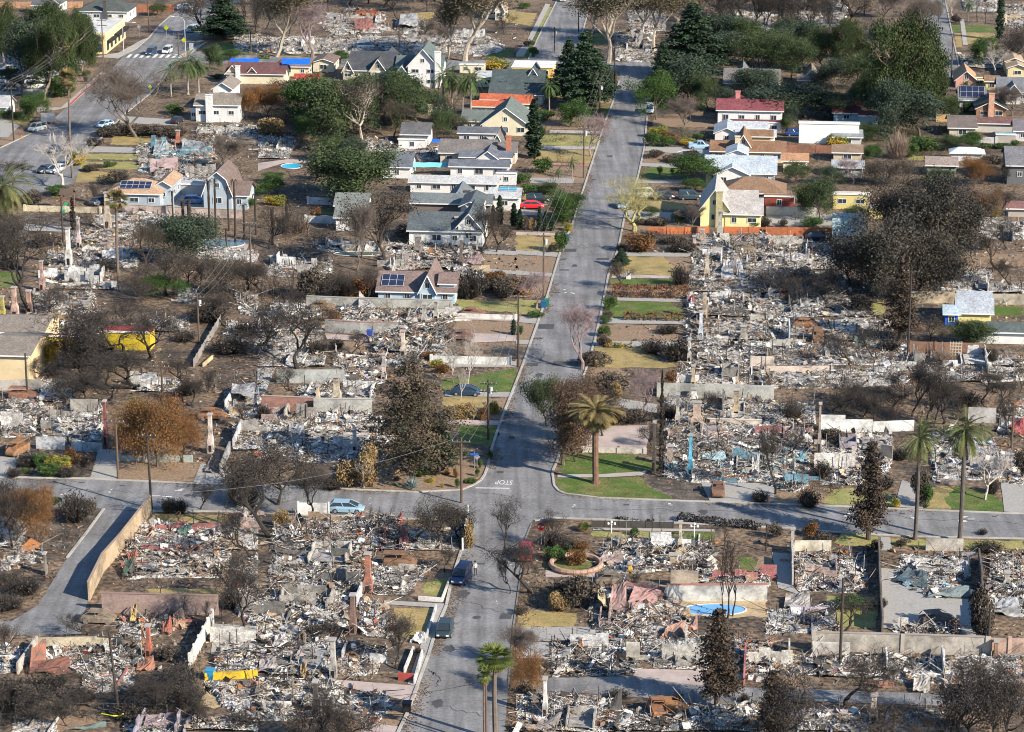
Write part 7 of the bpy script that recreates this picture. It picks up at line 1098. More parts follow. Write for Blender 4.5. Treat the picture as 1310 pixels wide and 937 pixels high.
# corners are (near left, near right, far right, far left) with ground positions, heights in metres
SH = [
 ('D3', [(415, 335), (470, 320), (460, 250), (415, 290)], (2.4, .5, .6, 3.6), (.62, .50, .22), 'curled pale yellow roof strip of the pink ruin'),
 ('D3', [(470, 330), (560, 330), (560, 270), (490, 270)], (.4, .4, 3.0, 3.0), (.52, .27, .24), 'pink stucco roof slab of the ruin beside the pool'), ('D3', [(555, 325), (700, 300), (740, 265), (600, 270)], (.3, .5, 1.5, 2.8), (.50, .24, .21), 'sagging pink roof slab toward the pool wall'), ('D3', [(540, 258), (745, 275), (760, 250), (560, 235)], (2.0, 1.0, 1.6, 2.6), (.34, .13, .12), 'maroon ridge of the collapsed pink roof'),
 ('D3', [(725, 478), (850, 455), (865, 425), (770, 440)], (.3, .3, 1.8, 1.6), (.55, .27, .17), 'salmon coloured fallen roof at the pool terrace'), ('D3', [(805, 350), (890, 345), (880, 335), (830, 335)], (.3, .3, 1.0, .9), (.55, .37, .18), 'orange tan sheet by the swimming pool'), ('D3', [(870, 420), (925, 410), (920, 390), (875, 400)], (.3, .2, 1.6, .5), (.5, .25, .17), 'upright salmon shard near the pool'),
 ('D3', [(418, 85), (540, 80), (550, 60), (440, 60)], (.5, .3, 1.0, 1.2), (.50, .33, .31), 'pink grey fallen ceiling above the pink ruin'), ('D3', [(460, 935), (590, 930), (580, 905), (470, 900)], (.5, .5, 1, 1), (.5, .48, .46), 'arched white plaster sheet at the planter'), ('D3', [(60, 935), (200, 935), (235, 890), (130, 900)], (.2, .3, 1.6, 1.2), (.30, .26, .24), 'grey leaning roof slab at the bottom edge'), ('D3', [(470, 835), (540, 830), (535, 820), (480, 822)], (.1, .1, 3.4, 1.2), (.10, .095, .10), 'dark pointed sheet beside the lane'),
 ('D1', [(150, 630), (235, 600), (240, 560), (165, 600)], (.2, .3, 3.2, 3.0), (.42, .13, .06), 'orange red roof slope of the burned bungalow'), ('D1', [(150, 645), (360, 635), (355, 600), (160, 612)], (.3, .3, 1.4, 1.4), (.30, .09, .05), 'dark red long wall sheet of the bungalow'), ('D1', [(690, 635), (790, 615), (780, 585), (700, 600)], (.2, .2, 1.2, .8), (.46, .16, .07), 'orange roof sheet fallen below the rust red chimney'), ('D1', [(820, 440), (880, 430), (870, 400), (830, 410)], (.2, .2, 1.8, 1.2), (.42, .11, .05), 'red sheet heap beside the mauve wall'), ('D1', [(880, 412), (950, 405), (930, 370), (880, 375)], (.2, .2, 2.2, 1.6), (.56, .28, .14), 'curled orange sheet beside the mauve wall'), ('D1', [(620, 150), (680, 145), (690, 110), (640, 110)], (.2, .3, 2.0, 2.0), (.05, .14, .09), 'dark green crumpled roof sheet'), ('D1', [(655, 110), (690, 100), (700, 60), (650, 60)], (.3, .3, 1.6, 1.6), (.48, .13, .05), 'orange roof shard beside the tan wall'), ('D1', [(690, 135), (810, 130), (800, 110), (700, 110)], (.8, .8, 1.1, 1.1), (.36, .38, .40), 'grey ribbed metal sheet lying flat'), ('C1', [(690, 935), (760, 910), (790, 830), (760, 830)], (.2, .3, .6, .6), (.50, .14, .08), 'long red orange sheet along the tan wall'), ('C1', [(900, 860), (975, 850), (970, 830), (910, 830)], (.2, .2, 1, .9), (.08, .28, .20), 'green sheet in the corner ruin'), ('C1', [(1085, 870), (1125, 865), (1125, 840), (1085, 840)], (.1, .1, 1.4, 1.4), (.5, .40, .42), 'pinkish grey panel in the corner ruin'),
 ('D1', [(655, 380), (690, 375), (700, 345), (680, 345)], (.1, .1, 2, 2.0), (.62, .40, .05), 'yellow orange bent panel'), ('D1', [(730, 910), (890, 905), (880, 870), (745, 880)], (.2, .2, .9, 1.2), (.42, .28, .36), 'mauve curved roof piece at the bottom edge'), ('D1', [(330, 935), (540, 905), (540, 895), (430, 905)], (.2, .2, .3, .3), (.12, .22, .20), 'dark teal pool cover edge at the bottom'),
 ('D2', [(0, 640), (110, 640), (90, 600), (10, 600)], (.3, .3, 1.3, 1.2), (.50, .43, .42), 'pinkish plaster ceiling slab at the brick chimneys'), ('D2', [(120, 430), (210, 460), (200, 430), (110, 400)], (.3, .5, .9, 1), (.58, .56, .54), 'white curved sheet strip'), ('D2', [(210, 470), (300, 470), (300, 440), (210, 430)], (.2, .2, 1.1, 1.1), (.5, .46, .48), 'lavender grey panel beside rusty cabinets'), ('D2', [(70, 510), (165, 500), (130, 460), (90, 470)], (.2, .2, .9, 1.1), (.56, .52, .50), 'pale pink folded sheet'), ('D2', [(300, 665), (355, 665), (350, 625), (305, 620)], (.2, .2, .7, .7), (.64, .62, .60), 'white overturned tub shaped sheet'),
 ('D2', [(770, 480), (860, 490), (850, 450), (810, 450)], (.1, .1, .6, 1.1), (.72, .72, .70), 'white crumpled sheet at the kerb'), ('C2', [(200, 800), (350, 770), (340, 755), (205, 785)], (.1, .1, .5, .4), (.66, .66, .66), 'white bent roof strip beside the driveway'), ('C2', [(490, 800), (545, 800), (540, 775), (490, 775)], (.2, .1, 1.2, 1.4), (.50, .14, .07), 'red orange sheet behind the hatchback'), ('C2', [(700, 810), (735, 800), (735, 780), (705, 785)], (.1, .1, 1.4, 1.1), (.42, .06, .05), 'red sheet beside the charred trees'), ('C2', [(340, 290), (410, 290), (400, 265), (350, 262)], (.2, .2, .9, 1.6), (.68, .67, .66), 'white folded plaster panel in the ash'), ('C2', [(150, 400), (240, 400), (235, 335), (160, 325)], (.3, .3, 1.6, 1.8), (.42, .43, .42), 'grey leaning garage panel'),
 ('C3', [(1195, 545), (1235, 540), (1235, 520), (1200, 520)], (.1, .1, 3.1, 2.4), (.70, .68, .62), 'upright cream oval panel in the blue ruin'), ('C3', [(940, 480), (1070, 480), (1060, 455), (950, 455)], (.2, .2, .8, .8), (.35, .58, .66), 'pale blue fallen eave of the blue ruin'), ('C3', [(750, 560), (815, 560), (815, 520), (755, 520)], (.1, .1, 1.0, 1.2), (.10, .38, .56), 'sky blue porch wall at the corner'), ('C4', [(145, 490), (210, 485), (205, 455), (150, 460)], (.2, .2, .9, 1.1), (.10, .42, .56), 'turquoise panel in the shaded rubble'), ('C4', [(75, 470), (105, 470), (105, 440), (80, 440)], (.2, .2, .9, .9), (.14, .42, .55), 'small turquoise board in shaded rubble'),
 ('B3', [(1030, 480), (1170, 480), (1140, 430), (1060, 425)], (.3, .3, 1.6, 1.9), (.56, .60, .66), 'pale blue domed metal sheet in the rubble'), ('B3', [(868, 630), (910, 630), (910, 600), (870, 600)], (.1, .1, 1.1, 1.4), (.42, .09, .10), 'dark red folded sheet at the driveway'), ('B3', [(1190, 865), (1250, 865), (1250, 835), (1195, 835)], (.2, .2, 1.2, 1.2), (.68, .67, .63), 'cream box shaped wall in the rubble'), ('B4', [(90, 410), (210, 400), (180, 385), (120, 385)], (.3, .3, 1.2, 1.3), (.62, .60, .60), 'pitched white roof remnant beside the oaks'), ('B4', [(290, 880), (375, 870), (365, 830), (300, 830)], (.2, .2, 1, 1.2), (.66, .66, .70), 'white crumpled tarp like sheet'), ('B4', [(120, 780), (330, 790), (320, 745), (130, 735)], (.2, .2, .3, .3), (.40, .42, .45), 'smooth bluish garage slab'), ('B4', [(440, 840), (530, 840), (520, 810), (450, 800)], (.2, .2, 1.2, 1.2), (.13, .2, .17), 'greenish dark screen in the charred posts'),
 ('B2', [(510, 660), (600, 655), (590, 640), (515, 610)], (.4, .4, .8, 3.0), (.55, .53, .50), 'pale triangular roof gable above the yard wall'), ('B2', [(1050, 415), (1135, 410), (1130, 380), (1070, 380)], (.2, .2, 1.5, 1.2), (.42, .25, .24), 'pink brown crumpled roof beside the black chimney'), ('B2', [(675, 460), (700, 455), (695, 420), (670, 420)], (.1, .1, 2.1, 2.1), (.62, .58, .50), 'narrow white wall blade'), ('B2', [(100, 440), (150, 440), (150, 395), (105, 400)], (.2, .2, 1.6, 1.6), (.68, .68, .68), 'white sheet at the bare orchard'),
 ('A1', [(775, 805), (860, 800), (850, 755), (790, 750)], (.5, .5, 2.2, 2.4), (.40, .50, .52), 'curled silver green metal roof of the pink ruin'), ('A1', [(920, 790), (1060, 810), (1050, 760), (930, 735)], (.5, .5, 1.6, 2.0), (.46, .52, .54), 'twisted silver roof sheets near the blue houses'), ('A1', [(762, 880), (905, 878), (905, 868), (765, 868)], (.1, .1, 3.4, 3.4), (.50, .33, .33), 'pink wall slab of the collapsed avenue building'), ('A2', [(490, 160), (590, 158), (575, 125), (492, 125)], (.3, .3, 2.2, 2.2), (.46, .13, .08), 'red orange roof surviving in the far ash field'), ('A2', [(525, 118), (600, 115), (610, 80), (530, 80)], (.3, .3, 1.6, 2.0), (.36, .15, .10), 'brown red roof half fallen in the far ash field'), ('A2', [(590, 140), (630, 130), (625, 100), (600, 105)], (.1, .1, 1.6, 2.2), (.62, .60, .56), 'white broken gable in the far ash field'), ('A2', [(715, 150), (815, 150), (810, 105), (725, 105)], (1.4, 1.4, 2.4, 2.4), (.52, .52, .50), 'white grey collapsed roof beyond the gabled house'),
 ('D4', [(650, 175), (820, 215), (815, 165), (720, 140)], (.3, .3, 1.4, 1.6), (.08, .16, .20), 'dark blue crumpled roof on the patio'), ('D4', [(820, 255), (1030, 245), (1030, 225), (830, 230)], (.2, .2, 1.1, 1.0), (.18, .27, .30), 'long teal blue curved metal strip on the patio'), ('D4', [(1125, 335), (1290, 350), (1280, 300), (1130, 290)], (.3, .3, 1.5, 1.5), (.48, .52, .54), 'corrugated pale metal sheet at the right edge'), ('D4', [(145, 190), (215, 185), (200, 150), (150, 150)], (.2, .2, 1.0, 1.2), (.62, .52, .50), 'pinkish white plaster fold near the broken wall'), ('D4', [(90, 310), (225, 305), (220, 255), (100, 258)], (.3, .3, 1.0, 1.0), (.44, .40, .36), 'grey timber bed frame like platform'), ('D4', [(470, 705), (650, 712), (650, 690), (480, 688)], (.3, .3, .4, .4), (.42, .17, .10), 'long red brick planter above the lane'), ('D4', [(745, 735), (830, 735), (830, 690), (750, 690)], (.2, .2, 1.2, 1.2), (.5, .46, .40), 'square cream planter beside the lane'),
 ('C1', [(1030, 540), (1115, 545), (1120, 450), (1075, 460)], (.2, .4, .5, .5), (.30, .31, .33), 'corrugated grey metal sheet lying at the driveway'), ('C1', [(1140, 235), (1205, 235), (1200, 205), (1160, 200)], (.1, .1, 1.5, 1.3), (.62, .58, .52), 'cream triangular panel in the garage ruin'), ('C1', [(1175, 180), (1290, 190), (1300, 130), (1180, 130)], (1.8, 1.6, 1.8, 2.0), (.42, .42, .44), 'flat grey garage roof still standing'), ('C4', [(1240, 360), (1310, 365), (1310, 320), (1245, 320)], (1.2, 1.2, 2.2, 2.2), (.50, .05, .05), 'bright red roof remnant at the right edge'),
 ('D2', [(210, 500), (240, 500), (240, 470), (212, 470)], (.1, .1, 1.3, 1.3), (.30, .16, .06), 'rusty square cabinet panel beside its twin'), ('D2', [(215, 665), (250, 665), (250, 630), (217, 630)], (.1, .1, 1.5, 1.5), (.55, .33, .08), 'ochre cabinet panel in the ash'), ('D2', [(465, 750), (480, 700), (490, 690), (475, 740)], (.1, .1, .3, .3), (.40, .20, .16), 'short red brick edging strip'), ('C2', [(610, 935), (650, 935), (650, 850), (615, 850)], (.1, .1, 1.4, 1.4), (.34, .12, .08), 'dark red brick pier of the burned porch'), ('C2', [(715, 935), (770, 930), (760, 880), (725, 880)], (.1, .1, 2.0, 2.2), (.40, .10, .07), 'red brown crumpled porch panel'),
]
for s in SH: sheet(*s)

# swimming pools
def pool(cr, cx, cy, w, h, col, label, deck=(.55, .54, .50), n=36):
    pts = [P(cr, cx + w / 2 * math.cos(a), cy + h / 2 * math.sin(a)) for a in np.linspace(0, 2 * math.pi, n, endpoint=False)]; g = np.array([G(*p) for p in pts]); c = g.mean(0); o = thing('swimming_pool', label, 'swimming pool', (c[0], c[1], 0), 'swimming pools')
    m = MB(); out = c + (g - c) * 1.06; i = np.arange(n); j = (i + 1) % n; top = .12
    m.add(np.concatenate([out * [1, 1, 0] + Z * .02, out + Z * top, g + Z * top, g + Z * .03]), np.concatenate([np.stack([i, j, j + n, i + n], 1), np.stack([i + n, j + n, j + 2 * n, i + 2 * n], 1), np.stack([i + 2 * n, j + 2 * n, j + 3 * n, i + 3 * n], 1)])); m.build('coping', mat('coping', deck, .8, .1), o)
    w_ = MB(); w_.add(g[::-1] * [1, 1, 0] + Z * .06, np.arange(n)) if np.sum(g[:, 0] * np.roll(g[:, 1], -1) - np.roll(g[:, 0], -1) * g[:, 1]) < 0 else w_.add(g * [1, 1, 0] + Z * .06, np.arange(n)); w_.build('water', mat('pool_%d' % int(col[2] * 100), col, .12, .12, .4, spec=.5), o)
pool('D3', 1005, 313, 320, 56, (.10, .36, .72), 'oval swimming pool with bright blue water below the grey white wall')
pool('B1', 1125, 305, 230, 42, (.12, .17, .18), 'oval dark swimming pool ringed by pale coping'); pool('A2', 170, 846, 105, 26, (.03, .42, .62), 'small bright turquoise pool beside the pink path'); pool('B2', 510, 358, 240, 22, (.09, .11, .08), 'long murky green pool behind the bare tree'); pool('A3', 885, 780, 130, 26, (.22, .22, .22), 'grey empty garden basin beside the pickup')

# ---------------------------------------------------------------- cars
UP = math.pi / 2 + .0
for a in [
 ('D2', 1034, 162, -UP - .15, 'suv', (.015, .03, .09), 'dark blue car with raised hatch parked beside the standing person'), ('D2', 950, 428, -UP + .0, 'sedan', (.03, .05, .06), 'black sedan parked beside the dry lawn kerb'), ('C2', 452, 735, 0, 'hatch', (.26, .40, .50), 'light blue hatchback parked by the leaning white fence'), ('C2', 1058, 140, .0, 'sedan', (.02, .045, .09), 'dark blue sedan on the driveway below the green lawn'), ('B3', 541, 120, -UP, 'sedan', (.20, .36, .60), 'small blue car parked at the kerb of the long street'), ('B3', 82, 125, .05, 'sedan', (.62, .02, .03), 'bright red sports car on the driveway'), ('B3', 112, 98, .1, 'suv', (.015, .02, .025), 'black car behind the red sports car'), ('B3', 650, 70, .1, 'van', (.55, .57, .58), 'silver white van behind the yellowish trees'), ('B3', 745, 78, .1, 'sedan', (.03, .04, .05), 'black sedan between van and dark SUV'), ('B3', 885, 80, .1, 'suv', (.04, .07, .09), 'dark teal SUV beside the pale yellow house gable'), ('A3', 930, 757, .1, 'pickup', (.30, .46, .64), 'pale blue pickup on the driveway'), ('A3', 680, 572, -UP, 'van', (.40, .52, .62), 'pale blue truck parked at the shaded kerb'),
 ('A1', 190, 665, -UP - .5, 'suv', (.42, .46, .44), 'silver green SUV at the avenue corner'), ('A1', 288, 770, -UP - .5, 'sedan', (.03, .05, .09), 'dark blue car driving down the avenue'), ('A1', 285, 876, -UP - .5, 'hatch', (.45, .50, .55), 'silver car behind the pale bare tree'), ('A1', 235, 875, -UP - .5, 'sedan', (.05, .06, .08), 'dark car beside the silver one on the avenue'), ('A1', 768, 278, -UP - .1, 'suv', (.03, .06, .12), 'dark blue SUV waiting at the crosswalk'), ('A1', 850, 270, -UP - .1, 'suv', (.60, .60, .60), 'white SUV waiting at the crosswalk'), ('A1', 975, 162, -UP - .2, 'suv', (.40, .50, .60), 'pale blue SUV beyond the crosswalk'), ('A1', 535, 645, -UP - .4, 'sedan', (.42, .60, .78), 'pale blue car in tree shade on the avenue'), ('A1', 940, 50, .2, 'pickup', (.45, .55, .62), 'white truck at the far end of the avenue'), ('A1', 165, 425, .4, 'van', (.6, .6, .58), 'white box truck in the parking lot'), ('A1', 185, 450, .4, 'van', (.5, .5, .48), 'cream truck at the parking lot edge'), ('A1', 30, 385, .3, 'suv', (.30, .40, .50), 'blue grey SUV in the parking lot'), ('A1', 60, 360, .3, 'sedan', (.60, .62, .64), 'white sedan in the parking lot'), ('A1', 85, 410, .3, 'sedan', (.25, .33, .42), 'slate blue sedan in the parking lot'), ('A1', 25, 420, .3, 'sedan', (.5, .55, .6), 'silver sedan in the parking lot'), ('A1', 45, 460, .3, 'hatch', (.1, .14, .2), 'navy hatchback in the parking lot'), ('A1', 240, 375, .3, 'sedan', (.5, .56, .6), 'pale sedan between the pines'), ('A1', 30, 215, .3, 'suv', (.6, .62, .64), 'white SUV beyond the pines'),
 ('B1', 992, 100, .1, 'hatch', (.12, .30, .62), 'bright blue car on the driveway between the blue houses'), ('B1', 500, 105, 1.2, 'sedan', (.08, .10, .13), 'dark car behind the tapering tan chimney'), ('B4', 262, 286, .1, 'sedan', (.02, .025, .04), 'black sedan in front of the orange fence'), ('A4', 826, 220, .3, 'van', (.70, .70, .70), 'small white van on the far street'), ('A2', 545, 250, .3, 'van', (.45, .5, .55), 'battered silver van in the far ash field'), ('A3', 240, 8, -UP, 'suv', (.4, .4, .38), 'car at the top of the upper street'), ('D3', 45, 45, -UP, 'hatch', (.32, .03, .04), 'dark red car under the charred corner tree'), ('A4', 150, 690, .1, 'hatch', (.02, .06, .22), 'small bright blue car behind the white wall'), ('A1', 900, 625, 1.4, 'sedan', (.03, .03, .04), 'black sedan on the drive of the white house')]:
    car(*a[:6], label=a[6])
for a in [('C3', 1025, 645, -UP, 'pickup', (.26, .13, .07), 'rust brown burned pickup facing the street'), ('D3', 718, 838, UP + .2, 'pickup', (.42, .17, .06), 'burned pickup with orange rusted roof beside the lane'), ('D2', 722, 92, 0, 'van', (.30, .15, .07), 'burned rust brown van on the ash lot'), ('B2', 1090, 675, 0, 'sedan', (.36, .15, .09), 'long rust red burned car behind the white wall'), ('B2', 330, 640, 0, 'sedan', (.33, .21, .11), 'tan burned car at the grey yard wall'), ('B2', 1035, 790, 0, 'sedan', (.24, .12, .09), 'flattened burned car above the dirt yard'), ('C1', 90, 440, -UP - .3, 'van', (.44, .20, .06), 'orange rusted burned van at the left driveway'), ('C1', 118, 160, 0, 'suv', (.40, .16, .08), 'red rust burned car by the cream building'), ('B4', 262, 800, -UP, 'van', (.30, .22, .14), 'brown burned van standing on the slab'), ('B4', 200, 728, 0, 'sedan', (.42, .22, .07), 'yellow rust burned car amid pale rubble'), ('B3', 1160, 350, .1, 'suv', (.28, .22, .16), 'grey brown burned car below the orange fence'), ('D1', 500, 372, 0, 'sedan', (.34, .27, .18), 'tan burned car at the side street end'), ('D3', 490, 178, .1, 'sedan', (.32, .25, .18), 'pale burned car above the pink ruin'), ('B2', 325, 392, .2, 'van', (.16, .13, .11), 'blackened burned van by the murky pool'), ('B4', 92, 585, -UP, 'hatch', (.30, .14, .08), 'small rusty burned car at the shade edge'), ('D4', 870, 380, .3, 'hatch', (.16, .12, .10), 'dark burned machine on the patio'), ('A1', 1265, 735, .2, 'sedan', (.2, .18, .16), 'charred car behind the small bare tree'), ('C1', 1080, 262, .1, 'hatch', (.42, .18, .05), 'orange rusted wreck in the garage ruin'), ('D3', 775, 830, .1, 'hatch', (.45, .25, .06), 'detached ochre hood wreck beside the orange roofed pickup')]:
    car(*a[:6], label=a[6], burnt=True, name='burned_car', group='burned cars')
# traffic trailer at the avenue corner
g = G(*P('A1', 245, 628)); o = thing('utility_trailer', 'orange and white works trailer at the avenue corner', 'trailer', tuple(g)); m = MB(); m.boxes([g + Z * 1.3], [[3.0, 1.8, 1.6]], [[0, 0, .3]]); m.build('box', mat('trailer', (.55, .5, .45), .6), o)
m = MB(); m.boxes([g + Z * .45], [[3.4, 1.9, .15]], [[0, 0, .3]]); m.boxes([g + V * 2.2 + Z * .4], [[1.4, .1, .1]], [[0, 0, -TH]]); m.build('chassis', mat('trorange', (.5, .14, .04), .6), o)
for s in (-1, 1): m = MB(); q = g + U * s * .95 + Z * .32; m.segs([q - U * .1], [q + U * .1], .32, .32, 12); m.build('wheel', mat('tyre'), o)

# ---------------------------------------------------------------- poles, wires, lamps, signs
T = {}
for k, a in {'a': ('A1', 70, 718, 412), 'b': ('A1', 528, 372, 95), 'c': ('A1', 356, 500, 190), 'd': ('A1', 757, 165, -20), 'e': ('A1', 908, 285, 165), 'f': ('B1', 1012, 812, 560), 'g': ('C1', 600, 565, 258), 'h': ('C1', 770, 720, 330), 'i': ('D1', 604, 850, 425), 'j': ('B1', 1276, 495, 188), 'k': ('A2', 718, 290, 138), 'l': ('A3', 500, 490, 228), 'm': ('A3', 425, 572, 412), 'n': ('A3', 344, 905, 640), 'o': ('A3', 196, 270, 138), 'p': ('A3', 318, 165, 22), 'q': ('B3', 140, 570, 252), 'r': ('B3', 12, 932, 560), 's': ('C2', 1170, 368, 65), 't': ('C2', 1034, 690, 358), 'u': ('A4', 940, 402, 172), 'v': ('C1', 826, 150, -20), 'w': ('D4', 375, 600, 150), 'x': ('C1', 140, 160, -70), 'y': ('D2', 1158, 1000, 672), 'z': ('B1', 322, 325, 70), 'aa': ('B4', 720, 870, 430), 'bb': ('D4', 1125, 545, 280), 'cc': ('C4', 1245, 440, 180), 'dd': ('A1', 1275, 270, 160)}.items():
    look = {'h': 'dark leaning wooden utility pole', 'i': 'reddish leaning utility pole with yellow tape', 'g': 'grey wooden utility pole', 't': 'weathered wooden corner pole', 'f': 'red brown wooden utility pole', 'w': 'very thin dark pole', 'y': 'rust coloured pole'}.get(k, 'wooden utility pole')
    T[k] = pole(*a, look=look, arms=2 if k in 'abfs' else 1 if k not in 'wyzx' else 0, lean={'i': -.07, 'h': -.02, 'f': -.01}.get(k, 0), dark=k in ('h', 'l', 'i', 's', 'a', 'c', 'w', 'aa', 'x', 'bb', 'z', 'r'), trans=k in ('q', 'm', 's', 'o', 'n', 'f'))
for a, b, s in [('a', 'b', 1.5), ('a', 'c', 1.2), ('b', 'd', 1.2), ('q', 'n', 1.0), ('n', 'm', .8), ('r', 'q', 1.0), ('s', 'r', 1.2), ('t', 's', .8), ('l', 'm', .7), ('o', 'p', .8), ('f', 'j', 1.4), ('g', 'x', 1.2)]:
    for i in range(3):
        if i < len(T[a]) and i < len(T[b]): wire(T[a][i], T[b][i], s)
for i in range(3):
    if i < len(T['a']): wire(T['a'][i], T['a'][i] + (T['a'][i] - T['b'][min(i, len(T['b']) - 1)]) * .7, 1.4)
wire(T['t'][0], G(*P('C1', 830, 640), 9), 1.5); wire(G(*P('D2', 0, 730), 3.0), T['y'][0], 1.2)
streetlight('A1', 942, 262, 92, -1, 'grey street lamp with long arm at the crosswalk'); streetlight('A1', 628, 266, 120, 1, 'grey street lamp in front of the corner shop'); streetlight('B1', 884, 170, 10, 1, 'grey street lamp beside the flat concrete garage')
def sign(c, x, yb, yt, kind, label, w=.75):
    px, py = P(c, x, yb); g = G(px, py); h = HT(px, py, P(c, x, yt)[1]); o = thing('street_sign' if kind != 'stop' else 'stop_sign', label, 'sign', tuple(g), 'street signs'); m = MB(); m.path([g, g + Z * h], .05, 6); m.build('post', mat('galv'), o)
    b = MB(); q = g - U * .07 + Z * (h - w / 2)
    n = {'stop': 8, 'diamond': 4}.get(kind, 4); a0 = math.pi / 8 if kind == 'stop' else 0
    def disc(mb, rr, off):
        a = a0 + np.arange(n) * 2 * math.pi / n; f = np.array([q - U * off + V * math.cos(t) * rr + Z * math.sin(t) * rr for t in a]); k = f + U * .03; i = np.arange(n); j = (i + 1) % n; mb.add(np.concatenate([k, f]), np.stack([i, j, j + n, i + n], 1)); mb.f.append(i[::-1] + mb.k - n); mb.n.append(np.array([n])); mb.m.append(np.array([0])); mb.f.append(i + mb.k - 2 * n); mb.n.append(np.array([n])); mb.m.append(np.array([0])); mb.f.append(i + mb.k - n); mb.n.append(np.array([n])); mb.m.append(np.array([0]))
    if kind == 'blade': b.boxes([q], [[1.1, .04, .3]], [[0, 0, -TH]]); b.build('plate', mat('sign_blue', (.02, .12, .50), .5, .05), o)
    else: disc(b, w * .55, 0); b.build('plate', {'stop': mat('sign_red', (.60, .02, .03), .5, .05), 'diamond': mat('sign_yellow', (.72, .78, .03), .5, .03), 'back': mat('sign_back', (.5, .52, .54), .4)}[kind], o)
    if kind == 'stop':
        t = text('lettering', 'STOP', (0, 0, 0), (math.pi / 2, 0, -TH), w * .36, mat('sign_white', (.85, .85, .85), .5, .02), kind=None, ext=.004, parent=o); v = q - U * .045 - np.array(o.location); t.location = tuple(v)
    return o
sign('C3', 128, 925, 790, 'stop', 'red STOP sign under the charred corner tree', .95); sign('C3', 146, 912, 762, 'blade', 'blue street name blade above the STOP sign'); sign('C2', 1112, 515, 440, 'back', 'grey sign back at the agave garden corner', .8); sign('C2', 1100, 520, 428, 'blade', 'blue street name blade at the agave garden corner'); sign('A1', 848, 245, 130, 'diamond', 'yellow diamond crossing sign with arrow facing the avenue', 1.2); sign('A1', 936, 285, 192, 'diamond', 'yellow diamond crossing sign beside the lamp', 1.2); sign('A1', 708, 190, 125, 'back', 'white diamond sign back beside the corner shop', 1.1); sign('A1', 764, 500, 432, 'diamond', 'yellow sign seen through the big bare tree', .9); sign('A1', 68, 395, 338, 'diamond', 'small yellow sign in the parking lot', .7)
for c, x, y, col, lab in [('B3', 260, 292, (.03, .12, .15), 'dark teal recycling bin beside the agave planter at the kerb'), ('B3', 140, 632, (.02, .10, .22), 'blue wheeled bin at the kerb below the utility pole'), ('B3', 156, 622, (.03, .16, .10), 'green wheeled bin next to the blue one'), ('D1', 1068, 662, (.04, .26, .45), 'blue plastic tub before the yellow wall'), ('B3', 572, 485, (.7, .7, .7), 'white mailbox by the pinkish path'), ('B2', 568, 780, (.03, .08, .40), 'blue drum beside the pale tan chimney'), ('D2', 757, 830, (.02, .02, .025), 'black wheeled bin at the driveway kerb'), ('A1', 436, 418, (.03, .03, .04), 'black litter bin on the avenue pavement')]:
    px, py = P(c, x, y); g = G(px, py); o = thing('wheeled_bin', lab, 'bin', tuple(g), 'bins'); m = MB(); m.boxes([g + Z * .55], [[.75, .8, 1.0]], [[0, 0, -TH]], taper=[1.15]); m.build('bin_body', mat('plastic_%d_%d' % (int(col[0] * 100), int(col[2] * 100)), col, .5, .05), o)
    m = MB(); m.boxes([g + Z * 1.1], [[.95, 1.0, .1]], [[0, 0, -TH]]); m.build('lid', mat('plastic_%d_%d' % (int(col[0] * 100), int(col[2] * 100))), o)
    for s in (-1, 1): m = MB(); q = g + V * s * .36 + U * .38 + Z * .12; m.segs([q - V * .04], [q + V * .04], .12, .12, 10); m.build('wheel', mat('tyre'), o)
m = MB(); tp = np.array([G(*P('D1', 515, 838), .9), G(*P('D1', 575, 850), 1.1), G(*P('D1', 605, 852), .9), G(*P('D1', 625, 840), 1.6)]); m.path(tp, .07, 4); o = m.build('caution_tape', mat('tape_yellow', (.75, .72, .03), .6), loc=tuple(tp[0])); tag(o, 'yellow caution tape tied round the reddish leaning pole', 'tape')
# utility box and traffic cones
for c, x, y in [('A1', 285, 622), ('A1', 108, 705), ('C4', 12, 690), ('A1', 940, 285)]:
    px, py = P(c, x, y); g = G(px, py); m = MB(); m.boxes([g + Z * .03], [[.5, .5, .05]]); m.segs([g + Z * .05], [g + Z * .8], .17, .04, 10); o = m.build('traffic_cone', mat('cone_orange', (.75, .16, .02), .5, .1), loc=tuple(g)); tag(o, autolabel('orange traffic cone', px, py), 'traffic cone', 'traffic cones')
g = G(*P('A1', 972, 255)); m = MB(); m.boxes([g + Z * .8], [[.9, .6, 1.6]], [[0, 0, -TH]]); m.boxes([g + Z * 1.63], [[1.0, .7, .06]], [[0, 0, -TH]]); o = m.build('signal_cabinet', mat('galv2'), loc=tuple(g)); tag(o, 'grey metal signal cabinet beside the crosswalk lamp', 'cabinet')
